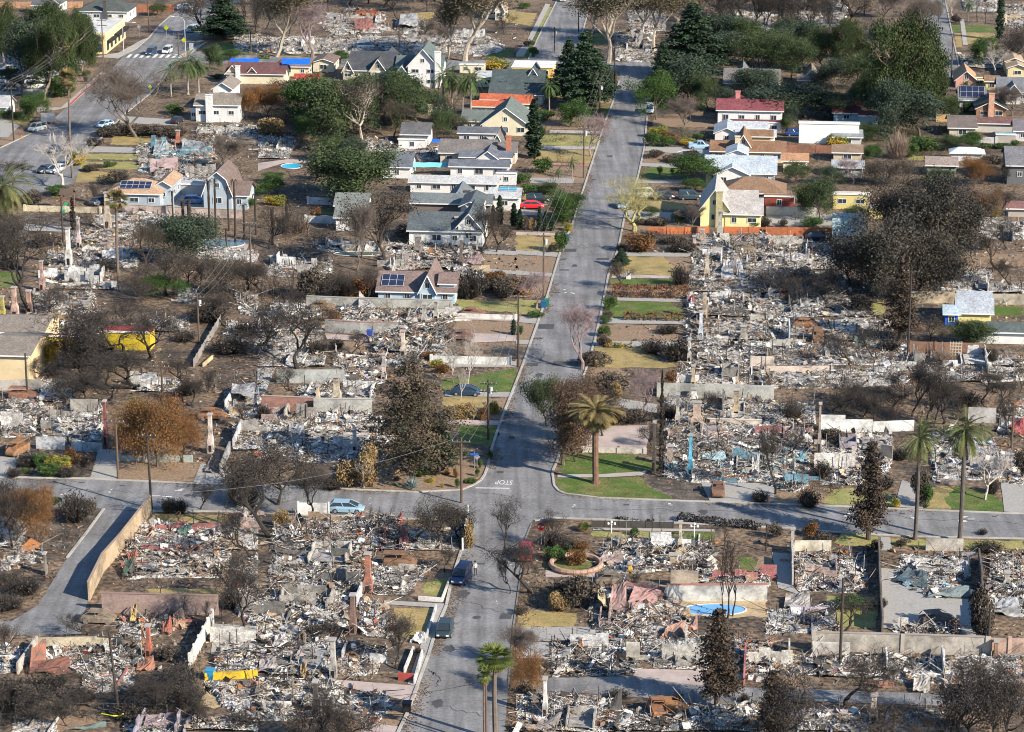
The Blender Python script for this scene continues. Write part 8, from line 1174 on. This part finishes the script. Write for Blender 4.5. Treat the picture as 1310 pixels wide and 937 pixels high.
# play set behind the burned strip
g = G(*P('B1', 345, 130)); o = thing('play_set', 'wooden play set with green slide near the cream garden wall', 'play set', tuple(g)); m = MB()
for a in (-1, 1):
    for b in (-1, 1): m.segs([g + V * a + U * b], [g + V * a + U * b + Z * 3], .08, .08, 6)
m.boxes([g + Z * 1.4], [[2.1, 2.1, .12]], [[0, 0, -TH]]); m.build('frame', mat('playwood', (.25, .14, .08), .9), o); m = MB(); slab(m, np.array([g - V * 1.3 - U * 1.3 + Z * 3, g + V * 1.3 - U * 1.3 + Z * 3, g + V * 1.3 + Z * 3.9, g - V * 1.3 + Z * 3.9]), .06); slab(m, np.array([g - V * 1.3 + Z * 3.9, g + V * 1.3 + Z * 3.9, g + V * 1.3 + U * 1.3 + Z * 3, g - V * 1.3 + U * 1.3 + Z * 3]), .06); m.build('roof', mat('playroof', (.10, .07, .06), .9), o); m = MB(); slab(m, np.array([g - V * .4 - U * 3.2 + Z * .1, g + V * .3 - U * 3.2 + Z * .1, g + V * .3 - U * 1 + Z * 1.5, g - V * .4 - U * 1 + Z * 1.5]), .08); m.build('slide', mat('slide_green', (.02, .30, .18), .4), o)
# pergola remains, fountain planter, gate pillars
g = G(*P('D3', 305, 92)); m = MB(); a = np.linspace(0, 6.28, 25); ring = np.array([g + V * math.cos(t) * 3.0 + U * math.sin(t) * 3.0 + Z * .4 for t in a]); m.path(ring, .32, 6); o = m.build('planter_ring', mat('planter', (.42, .27, .20), .9, .2), loc=tuple(g)); tag(o, 'round brick planter ring holding an orange shrub', 'planter')
for c, x, yb, yt, lab in [('C3', 485, 840, 785, 'white garden lamp post at the walkway left end'), ('C3', 905, 868, 795, 'white garden lamp post at the burned hedge')]:
    px, py = P(c, x, yb); g = G(px, py); h = HT(px, py, P(c, x, yt)[1]); o = thing('garden_lamp', lab, 'garden lamp', tuple(g), 'garden lamps'); m = MB(); m.path([g, g + Z * h * .8], .07, 8); m.build('post', mat('whitemetal', (.7, .7, .68), .6), o)
    for s in (-1, 0, 1): m = MB(); q = g + Z * h * (.85 if s else 1) + V * s * .4; m.segs([q - Z * .14, g + Z * h * .75], [q + Z * .12, q], [.14, .03], [.12, .03], 8); m.build('lamp_head', mat('whitemetal'), o)
# scaffold rack in the yard
for c, x, y, w, hh, col, lab in [('B4', 962, 880, 58, 2.4, (.5, .45, .35), 'pale wooden trellis rack in the burned yard'), ('B4', 870, 900, 50, 1.6, (.2, .17, .15), 'dark wooden rack beside the trellis')]:
    px, py = P(c, x, y); g = G(px, py); W2 = w / 3.97 / Lpx(py); m = MB()
    for i in range(5): m.boxes([g + V * (i / 4 - .5) * W2 + Z * hh / 2], [[.1, .1, hh]], [[0, 0, -TH]]); m.boxes([g + Z * hh * (i + .5) / 5 - U * .06], [[W2, .06, .1]], [[0, 0, -TH]])
    o = m.build('trellis', mat('trel_%d' % int(col[0] * 100), col, .9, .2), loc=tuple(g)); tag(o, lab, 'trellis')

# ---------------------------------------------------------------- the person beside the dark blue car
def person(c, x, yb, label):
    px, py = P(c, x, yb); g = G(px, py); root = thing('person', label, 'person', tuple(g)); s = 1.03
    V_ = {}; pts = [(0, 0, .98), (0, 0, 1.15), (0, .01, 1.38), (0, 0, 1.50), (0, -.01, 1.58), (0, -.015, 1.70),
           (-.19, 0, 1.42), (-.25, .02, 1.15), (-.22, -.12, .93), (-.20, -.17, .86), (.19, 0, 1.42), (.27, .02, 1.15), (.26, -.06, .90), (.26, -.09, .81),
           (-.10, 0, .92), (-.12, -.01, .50), (-.13, .03, .09), (-.14, -.12, .04), (.10, 0, .92), (.15, .05, .50), (.17, .10, .09), (.18, -.04, .04)]
    ed = [(0, 1), (1, 2), (2, 3), (3, 4), (4, 5), (2, 6), (6, 7), (7, 8), (8, 9), (2, 10), (10, 11), (11, 12), (12, 13), (0, 14), (14, 15), (15, 16), (16, 17), (0, 18), (18, 19), (19, 20), (20, 21)]
    rad = [.145, .125, .15, .065, .07, .10, .07, .05, .035, .03, .07, .05, .035, .03, .10, .065, .045, .04, .10, .065, .045, .04]
    for h0 in (9, 13):
        b = np.array(pts[h0]); base = len(pts)
        for i, (dx, l) in enumerate([(-.03, .075), (-.01, .085), (.01, .08), (.03, .065)]): pts.append(tuple(b + [dx, -.02, -.05])); pts.append(tuple(b + [dx, -.03, -.05 - l * .6])); ed += [(h0, base + 2 * i), (base + 2 * i, base + 2 * i + 1)]; rad += [.011, .009]
        pts.append(tuple(b + [.045 if h0 == 9 else -.045, -.02, -.03])); ed.append((h0, len(pts) - 1)); rad.append(.011)
    me = bpy.data.meshes.new('body'); me.from_pydata([tuple(np.array(p) * s) for p in pts], ed, []); ob = bpy.data.objects.new('body', me); COL.objects.link(ob)
    sk = ob.modifiers.new('skin', 'SKIN'); 
    for i, v in enumerate(me.skin_vertices[0].data): v.radius = (rad[i], rad[i] * .85); v.use_root = i == 0
    ob.modifiers.new('sub', 'SUBSURF').levels = 1
    dg = bpy.context.evaluated_depsgraph_get(); m2 = bpy.data.meshes.new_from_object(ob.evaluated_get(dg)); bpy.data.objects.remove(ob)
    skin = mat('skin', (.42, .26, .19), .7, .05); shirt = mat('shirt_white', (.66, .66, .66), .9, .1); trs = mat('trousers_dark', (.025, .03, .04), .9, .1); shoe = mat('shoe', (.03, .03, .03), .8); m2.materials.clear()
    for q in (skin, shirt, trs, shoe): m2.materials.append(q)
    for p in m2.polygons:
        z = p.center.z / s; p.use_smooth = True; p.material_index = 3 if z < .10 else 2 if z < 1.0 and abs(p.center.x) < .215 else 1 if 1.0 <= z < 1.5 and (abs(p.center.x) < .2 or z > 1.2) else 0
    bo = bpy.data.objects.new('body', m2); COL.objects.link(bo); bo.parent = root
    hm = MB(); hr = np.random.default_rng(3); v = hr.normal(0, 1, (500, 3)); v /= np.linalg.norm(v, axis=1, keepdims=True); v = v[(v[:, 2] > -.1) | (v[:, 1] > .3)]
    C = g + (np.array([0, .0, 1.72]) + v * [.095, .105, .12]) * s; hm.quads(leaf_quads(C, .03, hr), (.03, .02, .015)); hm.build('hair', mat('hair', (.03, .02, .015), .8), root)
    bp = MB(); q = g + (np.array([0, -.10, 1.68])) * s; bp.boxes([q + [-.035, 0, .02], q + [.035, 0, .02], q + [0, -.02, -.02]], [[.025, .02, .015], [.025, .02, .015], [.02, .04, .04]], col=(1, 1, 1)); bp.build('face', mat('facemark', (.15, .09, .07), .6), root)
    root.rotation_euler = (0, 0, .4)
person('D2', 1104, 138, 'person in white top and dark trousers standing beside the dark blue car')
# ================================================================ trees and shrubs: (kind, crop, x, base y, top y, width)
TREES = {
 'A1': 'bdark 1060 80 -90 150, bdark 1180 40 -110 150, pine 170 300 0 200, pine 290 330 40 180, dark 30 470 350 110, pine 225 522 60 170, pine 415 372 50 110, dark 110 480 130 150, pine 350 400 70 130, pine 20 330 20 150, dark 480 300 180 130, green 145 612 478 130, bush 310 492 425 110, bush 438 388 360 45, fand 368 905 355 70, bush 30 600 560 70, bush 90 610 570 60, bare 690 698 320 380, pale 318 965 630 300, thin 345 800 650 60, queen 870 492 330 110, queen 955 480 270 150, queen 1010 470 300 130, oak 1060 358 230 80, bushb 560 690 630 120, bushb 680 690 640 130, bushb 800 695 635 140, bushb 880 700 650 100, bush 885 580 530 70, bare 1130 862 680 150, cedar 1140 200 -30 300, burnt 1040 180 -60 120, thin 1230 160 -40 90, bdark 1290 180 -50 120, rust 1270 605 450 120, bushy 395 840 760 70, bushb 480 870 830 90, bushb 580 930 870 110, burnt 65 945 815 150, bush 560 850 820 60, oak 800 80 20 90, bush 1100 400 380 60, green 1170 310 255 90, twig 480 740 690 70',
 'A2': 'dark 330 600 430 200, dark 470 640 430 200, dark 640 600 400 180, oak 560 560 410 160, dark 900 620 480 130, green 230 700 590 120, oak 380 830 700 120, dark 480 830 720 110, bdark 20 30 -140 140, bdark 230 40 -130 140, bdark 520 -30 -180 150, bdark 800 -10 -140 150, bdark 900 10 -120 140, bdark 1250 170 60 100, dark 780 560 430 150, oak 560 480 390 120, burnt 600 620 460 140, bdark 130 640 540 110, euc 95 290 -90 230, bdark 155 195 -90 130, mauve 275 292 10 190, bdark 560 20 -130 130, burnt 640 40 -120 150, bdark 700 90 -110 120, bare 770 70 -90 130, burnt 860 60 -60 120, euc 1050 312 -100 300, euc 970 300 -20 150, bare 935 240 140 80, bdark 840 180 110 80, bdark 40 150 -60 150, burnt 360 60 -110 140, burnt 460 30 -120 120, oak 360 745 400 260, green 290 640 400 180, oak 440 700 400 200, bpine 530 745 400 280, oak 720 620 370 200, oak 830 640 440 210, burnt 690 700 500 150, green 165 535 430 130, oak 620 480 385 150, green 420 320 262 55, oak 935 700 565 130, burnt 1040 690 590 100, oak 1200 510 470 80, queen 940 560 340 130, queen 985 560 350 120, queen 1080 590 350 140, queen 1040 560 390 90, bushy 1220 355 295 110, rust 50 600 430 130, busht 50 680 600 130, bushr 250 640 580 110, bushb 120 480 410 80, bushb 490 720 620 120, oak 560 1010 740 360, oak 450 1000 790 200, green 90 935 880 90, thin 165 935 860 30, bdark 290 920 820 100, bush 795 905 875 30, bush 1240 90 60 40',
 'A3': 'bdark 1010 60 -140 150, bdark 1150 90 -130 160, bdark 1240 60 -140 150, dark 1080 250 100 160, oak 1190 260 90 170, bdark 1000 220 60 130, burnt 890 40 -140 140, bdark 560 60 -130 120, dark 1310 300 150 150, euc 470 322 -80 260, euc 620 200 -80 170, euc 700 260 -60 200, euc 380 180 -70 130, euc 800 240 -70 170, cedar 890 400 20 270, cedar 745 520 210 130, dark 870 545 320 200, oak 975 560 380 110, green 712 608 370 110, bare 852 664 498 160, cedar 355 545 165 220, cedar 270 470 200 130, dark 445 455 335 85, cyp 92 805 505 70, green 275 645 520 130, mauve 380 795 580 120, bush 180 500 420 80, queen 170 580 400 90, bush 150 610 560 80, bush 120 700 640 50, green 900 930 795 130, bush 135 880 805 90, bush 40 930 880 70, queen 285 910 800 50, queen 215 940 850 50, bush 730 890 845 26, bush 795 890 850 20, bush 90 290 240 40, bushb 70 240 200 50, bush 40 45 15 60, bushy 730 700 640 70, bush 690 745 670 70, bushr 780 720 665 80, bush 760 745 690 80, bushy 880 735 700 80, bush 925 710 680 50, bushb 700 800 765 90, bushb 800 820 780 90, bushb 900 800 765 70, burnt 950 120 -60 170, bdark 1040 160 -80 150, burnt 1100 140 -100 130, bdark 1200 150 -90 150, burnt 1270 130 -60 120, dark 1030 330 190 150, dark 1110 355 190 180, oak 1240 390 170 190, dark 1160 490 360 130, dark 1270 500 440 120, dark 1040 560 450 90, thin 1270 160 -30 50',
 'A4': 'bdark 20 60 -140 140, bdark 110 80 -120 140, bdark 200 60 -130 140, bdark 290 70 -110 140, bdark 380 60 -130 130, dark 60 270 110 150, dark 220 250 120 150, oak 380 300 180 120, dark 860 330 200 90, bdark 880 120 0 90, oak 450 560 440 130, dark 410 590 500 110, pine 590 620 40 330, pine 720 560 150 280, pine 470 380 90 170, pine 790 540 260 180, dark 680 690 430 230, dark 780 690 480 200, dark 610 640 450 160, oak 130 410 190 190, oak 300 370 150 170, oak 30 340 160 150, dark 200 600 440 240, dark 120 610 480 160, dark 290 600 480 140, dark 360 470 320 160, oak 470 460 280 170, oak 520 560 380 120, dark 30 560 430 120, burnt 60 170 -60 150, bdark 150 200 -50 130, burnt 230 160 -60 120, bdark 330 180 -20 130, burnt 420 130 -80 140, burnt 500 80 -90 130, bare 600 90 -60 130, bare 740 215 -20 220, burnt 790 180 -30 130, thin 240 200 20 60, queen 1025 110 -10 60, thin 1072 110 -30 40, thin 1115 120 -30 40, cyp 1185 205 -60 34, green 1075 335 190 120, pale 1165 375 210 140, bdark 1240 330 140 150, bdark 1290 300 160 100, pale 945 80 -30 70, bushb 965 120 70 40, bare 1250 590 440 150, oak 900 590 490 120, queen 1015 470 410 70, bush 1020 570 520 40, bush 945 560 490 60, twigt 665 805 645 90, bush 735 790 730 70, bush 800 760 700 150, bush 740 800 730 60, oak 940 760 690 120, green 1045 760 675 80, bush 1200 755 728 100, bush 1262 750 712 40, bushy 370 745 690 100, green 520 810 735 80, oak 100 680 595 55, oak 510 710 620 100, oak 150 935 830 130, dark 300 935 850 130, mauve 440 935 810 110, burnt 640 950 810 150, burnt 720 935 830 110, bdark 580 950 840 130, rust 1060 945 800 130, burnt 1140 940 830 120, oak 910 945 860 130, bdark 1200 935 830 80, cyp 145 870 815 8, cyp 158 868 818 8, bushb 1150 830 790 90, twig 840 930 890 80',
 'B1': 'char 690 760 600 200, bdark 500 1000 800 180, burnt 1180 600 430 180, bdark 1020 520 400 130, char 1130 720 560 150, char 40 380 200 150, bdark 250 660 520 120, dateg 25 175 -60 240, bushb 165 110 30 90, char 145 655 180 330, bdark 60 420 190 220, bcyp 372 245 70 26, fand 607 548 40 90, dark 860 420 190 200, burnt 740 470 190 170, burnt 850 570 340 240, green 820 580 470 120, burnt 730 590 460 140, char 640 935 555 330, char 750 900 620 250, bdark 380 935 680 210, bdark 470 900 660 180, bushy 215 935 780 110, bdark 410 990 780 150, stub 930 245 90 60, stub 966 245 85 80, stub 1065 255 -10 50, stub 1095 235 -20 45, stub 1163 240 20 40, stub 1195 300 -10 45, stub 1240 285 110 40, stub 1152 335 230 40, stub 880 170 40 40, stub 1300 260 60 40, bush 290 60 10 100, bdark 470 100 10 70, thin 545 470 380 60, twig 560 450 380 90, twig 1060 700 600 150, twig 1170 860 760 160, twig 1250 780 700 130, twig 940 800 740 100, burnt 1110 560 380 260, burnt 950 520 350 150, char 1250 560 380 160, twigt 30 420 360 120, bushb 240 320 260 100, green 1270 120 70 70, bdark 20 300 160 140',
 'B2': 'char 60 330 120 120, char 20 560 400 140, bdark 440 600 470 110, char 560 620 440 90, char 260 700 520 120, bdark 40 800 620 150, char 480 870 760 110, char 200 940 640 320, char 90 900 720 160, bare 505 442 95 170, burnt 650 402 40 230, bdark 600 330 120 150, bushb 760 280 210 120, bushb 290 590 440 120, bdark 380 580 440 130, bushr 470 575 480 110, bushr 540 578 470 110, bushr 420 572 490 80, char 1140 375 110 140, burnt 1210 350 190 150, cyp 1228 210 60 34, cyp 1300 225 100 34, cyp 1195 190 110 22, bushb 1240 540 470 150, bushb 1270 575 500 100, bushr 1190 520 440 110, twig 1080 580 420 130, twigt 200 250 150 90, thin 60 330 100 60, thin 140 260 60 60, stub 75 310 130 60, stub 150 250 90 50, thin 255 270 150 50, thin 120 640 400 60, thin 175 600 380 60, thin 230 260 150 40, bushy 95 110 60 80, bushr 860 900 850 70, bushy 912 935 895 60, bushr 385 700 640 60, twig 300 860 790 100, twig 400 840 780 60, cyp 1298 770 690 34, pale 1065 1030 690 80, pale 990 1010 720 90, bdark 770 940 880 120, thin 660 860 740 30, green 60 60 -20 140, bush 850 150 125 140, thin 30 640 480 40, thin 70 620 470 40, bushr 300 190 120 50',
 'B3': 'yel 600 242 -10 200, yel 625 185 -40 150, green 270 195 50 150, bush 230 200 130 90, bare 888 222 105 90, bushr 620 345 245 140, bushb 680 300 240 90, bushb 790 305 265 80, bushb 870 350 290 80, twig 830 345 290 90, cedar 535 420 330 70, burnt 525 535 390 120, twig 830 520 400 80, mauve 335 945 620 190, bush 475 645 570 70, bushb 458 690 650 50, bush 455 712 675 50, bush 450 780 720 60, bushb 450 830 770 60, twig 700 860 780 110, twig 820 900 780 120, bushb 400 930 860 110, bushr 460 830 808 30, twig 770 760 710 90, mauve 105 635 440 120, bushr 40 560 480 120, bush 100 680 650 70, bush 25 770 720 26, bushy 262 240 200 40, bush 230 350 240 60, bushb 195 350 300 50, bush 145 50 10 70, bush 70 50 5 90, oak 180 50 -10 70, cyp 20 235 130 30, cyp 120 242 120 26, cyp 150 242 140 24, cyp 182 240 150 30, bushb 50 240 170 26, busht 82 240 175 24, oak 690 170 120 80, bush 820 190 150 60, green 910 40 -20 100, bushb 640 210 180 70, bushb 720 210 170 80, bush 1215 222 190 50, twig 1265 220 160 50, twig 530 340 300 40',
 'B4': 'bdark 300 600 440 150, bdark 120 620 480 150, char 540 900 720 120, char 420 920 760 130, bdark 780 420 120 200, char 1240 520 380 120, bdark 1220 330 180 130, bol 640 620 190 330, bol 560 560 260 220, bol 760 580 230 280, bol 850 420 -20 280, bol 700 330 -10 220, bol 970 400 60 220, bol 860 560 290 140, bfir 680 800 390 130, bdark 430 520 290 160, bdark 640 700 480 150, thin 1165 435 220 110, rust 1120 180 40 110, burnt 1080 230 0 160, burnt 1190 160 20 100, bushb 1095 340 250 70, oak 990 810 690 190, burnt 850 810 690 180, oak 1020 790 720 120, bushb 460 660 570 110, oak 270 190 -20 160, oak 200 150 20 110, bush 230 215 175 110, oak 430 200 120 100, thin 820 935 800 50, thin 850 940 820 40, thin 1290 560 440 40, twigt 995 430 370 50, twig 950 500 440 70, pale 1220 620 550 90, bushy 1130 175 100 90, bdark 60 560 440 160, bdark 180 560 420 170, char 300 560 450 130, bushb 85 215 175 40, thin 400 840 760 30, thin 470 850 760 30, thin 560 840 750 40, twig 630 850 780 90, twigt 910 920 830 90, thin 1070 530 450 30, bushb 1150 900 840 70',
 'C1': 'char 560 170 0 160, char 980 200 60 130, bdark 330 190 60 130, char 1240 300 160 110, bdark 1050 130 10 120, bdark 20 820 600 160, char 130 780 620 120, rust 690 500 215 170, rust 800 505 145 250, rust 930 485 230 170, green 740 420 170 110, burnt 440 175 10 170, char 680 110 -110 230, thin 60 930 600 120, rust 180 880 600 180, burnt 80 920 640 200, twig 380 785 620 140, bushb 440 740 670 80, char 1020 722 585 120, bushy 290 530 450 100, bush 245 555 490 100, bush 205 510 440 80, bushr 375 490 410 90, twig 150 500 430 120, twig 430 500 430 90, twig 340 560 490 80, bush 275 700 660 60, twig 20 700 570 100, bdark 1160 690 560 180, twig 860 740 650 70, twig 920 740 660 60, twig 1240 700 560 140, char 1260 980 700 140, bush 130 540 510 40, char 940 90 -60 150, char 550 120 -60 150, twig 960 140 60 100, char 240 60 -80 130, twig 70 560 500 60',
 'C2': 'bcedar 785 535 -40 430, cedar 920 500 290 190, busht 465 608 480 110, busht 575 608 400 110, pale 538 615 430 80, char 60 860 420 330, bdark 100 700 420 260, char 270 770 470 180, bare 330 620 480 140, char 800 900 650 220, burnt 940 900 670 230, char 1010 880 680 160, char 1265 960 680 140, busht 120 820 730 70, busht 1080 920 780 60, bushy 1200 235 175 60, bushr 1145 270 200 50, busht 1050 260 190 130, bush 1115 555 515 18, bush 1130 515 470 14, bush 1012 612 565 20, bush 1085 590 560 40, bush 820 555 520 50, bush 1060 590 565 30, bushy 875 582 565 40, bushr 965 545 520 30, bush 850 545 520 50, bushb 900 545 525 50, bushr 1005 560 510 20, bushy 935 612 590 12, bush 1180 470 420 20, bushb 710 580 555 30, thin 620 850 700 60, thin 660 860 700 40, thin 575 830 690 40, pale 1030 168 -30 50, char 200 160 -10 120, thin 640 560 380 30, twig 700 330 240 80, bushr 930 30 -20 70, twig 30 260 180 60, twig 380 620 560 90',
 'C3': 'ivy 240 497 80 190, ivy 350 400 60 190, ivy 300 440 70 150, bdark 300 480 200 120, oak 150 300 60 170, burnt 440 350 130 120, dated 405 588 180 190, mauve 652 235 10 140, bcyp 735 555 15 22, thin 1022 440 110 60, bushb 450 130 30 150, bushr 780 100 10 60, busht 500 180 80 60, bdark 690 400 280 90, bushb 540 290 200 130, bushb 620 280 220 100, twig 780 260 180 80, bushr 460 280 190 120, char 130 930 740 130, thin 1055 940 760 60, char 960 240 130 120, thin 690 880 730 22, thin 742 880 735 22, busht 350 830 790 60, bush 345 830 790 50, bush 605 855 815 40, thin 1125 610 500 30, bushb 740 120 60 70, twig 590 280 230 70, twigt 480 130 40 90, stub 1270 935 800 30, twig 1240 680 620 80, twig 250 930 850 110, twig 190 900 830 90, bushr 320 935 880 80, thin 1310 420 300 60',
 'C4': 'char 500 250 70 140, char 900 290 60 140, bdark 780 180 -20 130, char 160 300 160 130, char 620 330 200 110, char 1100 180 20 140, bfir 520 875 380 160, date 757 875 300 180, date 983 885 258 200, pale 1112 672 360 230, char 48 645 290 130, char 340 230 110 110, char 740 250 -30 130, char 820 292 40 130, bdark 855 290 -30 110, char 640 210 70 120, bdark 540 270 130 130, char 1180 230 60 150, char 1245 410 130 110, char 460 200 40 130, char 960 200 60 120, burnt 1290 130 -10 90, bushb 790 700 530 80, bush 812 712 590 45, bushr 225 860 785 70, bushb 300 900 840 110, twig 215 710 610 90, bushb 330 380 320 90, twig 1100 850 815 40, bushb 700 905 870 60, twig 285 560 470 90, twig 130 260 180 100, char 100 470 330 140, bdark 400 180 60 110, char 700 160 0 100, twig 600 620 540 80, bushy 655 710 665 40, bushb 1300 560 420 60, twig 1030 200 110 90, bushb 40 870 790 70, bushb 550 935 880 60, twig 1130 935 880 120, twig 680 470 400 70, twig 1150 640 560 60',
 'D2': 'char 705 612 350 140, bdark 715 560 340 120, fan 1207 970 500 150, fan 1150 1010 590 60, char 300 1020 740 220, char 420 1020 760 220, bdark 200 1010 830 220, char 490 1040 800 180, char 950 120 0 110, bushb 820 540 500 40, twig 360 440 370 100, twig 290 450 380 90, char 1280 230 20 60',
 'D3': 'char 70 225 -70 240, busht 190 312 220 100, busht 250 310 230 90, bushb 335 305 150 130, bdark 590 195 110 110, thin 1075 355 -90 110, thin 1055 350 -60 80, thin 1100 345 -30 90, bfir 1022 805 310 170, rust 50 740 540 160, bare 60 620 400 160, bushr 300 85 0 90, bush 195 60 -10 90, bushb 20 330 290 60, twig 825 800 715 50, twig 260 250 150 150, bfir 1295 1000 620 130, twig 520 760 710 100, char 140 640 560 80, twig 1160 780 730 50, bushb 60 730 690 60, thin 1165 510 420 30',
 'D4': 'char 405 810 470 260, char 400 445 265 180, bdark 70 1010 640 220, bdark 40 960 660 150, char 980 960 560 330, bdark 1060 980 640 260, bdark 920 960 680 220, burnt 1240 1000 640 260, bdark 1150 980 620 200, burnt 680 990 820 220, bushb 570 860 790 60, bushb 1095 440 200 50, bushb 1110 480 330 45, thin 200 670 580 40, thin 860 510 480 20, busht 1240 40 10 110, thin 780 800 690 20, burnt 800 1000 860 160, twig 590 300 240 40, bush 420 300 240 120, twig 520 300 260 70',
 'D1': 'bdark 960 880 700 170, char 620 800 640 150, bdark 140 900 720 180, char 1060 900 780 120, char 420 860 730 130, bdark 340 900 760 140, char 440 440 320 120, char 1235 430 40 170, bdark 1190 260 20 140, bdark 60 250 100 170, twig 130 230 130 130, twig 40 310 230 120, bdark 850 800 600 220, char 760 850 640 200, twig 920 700 560 130, twig 660 860 770 160, twig 200 760 640 170, twig 60 800 650 180, bushb 110 830 700 120, burnt 20 560 360 130, char 300 780 650 160, thin 815 255 130 60, thin 570 760 690 60, twig 960 800 700 120, twig 1230 900 840 140, bushb 860 560 490 100, twig 420 780 700 130, char 30 900 700 150, thin 285 860 680 40, thin 940 350 230 40, thin 1060 350 250 60, thin 1130 360 230 70, bushb 720 680 640 60, twig 1180 300 200 90'}
for cr, row in TREES.items():
    for t in row.split(', '):
        k, *a = t.split(); plant(k, cr, *map(float, a))
# clipped hedges: long leafy boxes, each one a thing
def hedge(cr, x0, y0, x1, y1, yt, cols, label, th=1.0):
    a = G(*P(cr, x0, y0)); b = G(*P(cr, x1, y1)); h = HT(*P(cr, x0, y0), P(cr, x0, yt)[1]); L = np.linalg.norm(b - a); r = np.random.default_rng(int(L * 7)); n = int(L * (h + th) * 55); d = (b - a) / L; nn = np.array([-d[1], d[0], 0])
    t = r.uniform(0, L, n); f = r.random(n) < .45; s = np.where(f, -th / 2, r.uniform(-th / 2, th / 2, n)) + r.normal(0, .07, n); z = np.where(f, r.uniform(0, h, n), h) + r.normal(0, .09, n); z = np.clip(z + .12 * np.sin(t * 1.7), .03, None)
    C = a + d * t[:, None] + nn * s[:, None] + Z * z[:, None]; m = MB(); m.quads(leaf_quads(C, .15, r), leafcols(r, n, cols, (t * .8).astype(int)))
    o = thing('hedge', label, 'hedge', tuple(a), 'hedges', kind='thing'); m.build('foliage', leafm, o); k = MB(); q = a + d * np.arange(.4, L, .7)[:, None]; k.segs(q, q + Z * h * .8, .04, .02, 4, (.06, .045, .035)); k.build('stem', bark, o)
RB = [(.17, .085, .05), (.12, .07, .045), (.20, .12, .07)]
hedge('B3', 490, 570, 875, 578, 520, RB, 'long reddish brown scorched hedge between dry lawn and driveway', 2.4); hedge('B3', 545, 692, 848, 697, 660, RB, 'clipped brown box hedge below the green lawn', .9); hedge('C3', 822, 775, 1250, 822, 750, BURND, 'charred dark hedge along the street behind the white garden lamps', 1.2); hedge('C3', 500, 770, 700, 790, 765, BURND, 'low burned hedge strip by the iron fence', .8); hedge('D4', 1080, 200, 1120, 455, 190, BURN, 'narrow brown hedge along the dark patio wall', 1.0); hedge('A2', 0, 300, 60, 300, 285, GREEN, 'short green hedge by the blue tarp house', 1.2)
hedge('A4', 1085, 752, 1270, 755, 735, GREEN, 'bright green hedge below the teal roofed shed', 1.2); hedge('A3', 200, 475, 480, 478, 460, GREEN, 'low green hedge on the lawn by the cedar', .5); hedge('A1', 620, 672, 880, 680, 640, BURN, 'brown hedge behind the big bare tree trunk', 1.2); hedge('A1', 245, 495, 345, 440, 425, GREEN, 'dark green clipped hedge beside the pine trunk', 2.0); hedge('B2', 775, 150, 925, 150, 132, GREEN, 'green hedge between the two slate roofs', 1.0); hedge('B3', 452, 828, 590, 832, 812, [(.32, .24, .06), (.15, .15, .04)], 'low yellowing hedge at the dry lawn', .9)
hedge('C2', 960, 245, 1110, 262, 205, [(.26, .19, .09), (.2, .15, .08)], 'tan dry hedge beside the driveway below the dark blue sedan', 1.6)
# blue agave and cacti in the corner garden
for c, x, y, rad, cols, lab in [('C2', 782, 612, 1.9, [(.22, .30, .30), (.16, .23, .24)], 'large blue grey agave in the corner garden'), ('B3', 228, 330, 1.0, [(.10, .16, .13)], 'dark agave by the teal bin'), ('C2', 700, 600, .5, [(.2, .28, .2)], 'small agave beside the large blue grey one'), ('D3', 270, 20, 1.2, [(.12, .2, .08)], 'spiky yucca rosette by the planter ring')]:
    px, py = P(c, x, y); g = G(px, py); m = mk_agave('agave', int(x), cols, rad); o = m.build('agave', leafm); o.location = tuple(g); tag(o, lab, 'plant', 'agaves')
# remove prototypes that were never placed
for k, (objs, *_r) in PROTO.items():
    for i, o in enumerate(objs):
        if CNT.get(k, 0) <= i:
            for ch in list(o.children): bpy.data.objects.remove(ch)
            bpy.data.objects.remove(o)
# names of copies follow their source; labels must single out one thing each
seen = {}
for o in sc.objects:
    if o.parent is None and o.get('label'): seen.setdefault(o['label'], []).append(o)
print('DUP LABELS', sum(len(v) - 1 for v in seen.values() if len(v) > 1), [k for k, v in seen.items() if len(v) > 1][:5]); print('LONG', [k for k in seen if not 4 <= len(k.split()) <= 16][:10]); print('objects', len(sc.objects), 'verts', sum(len(m.vertices) for m in bpy.data.meshes))
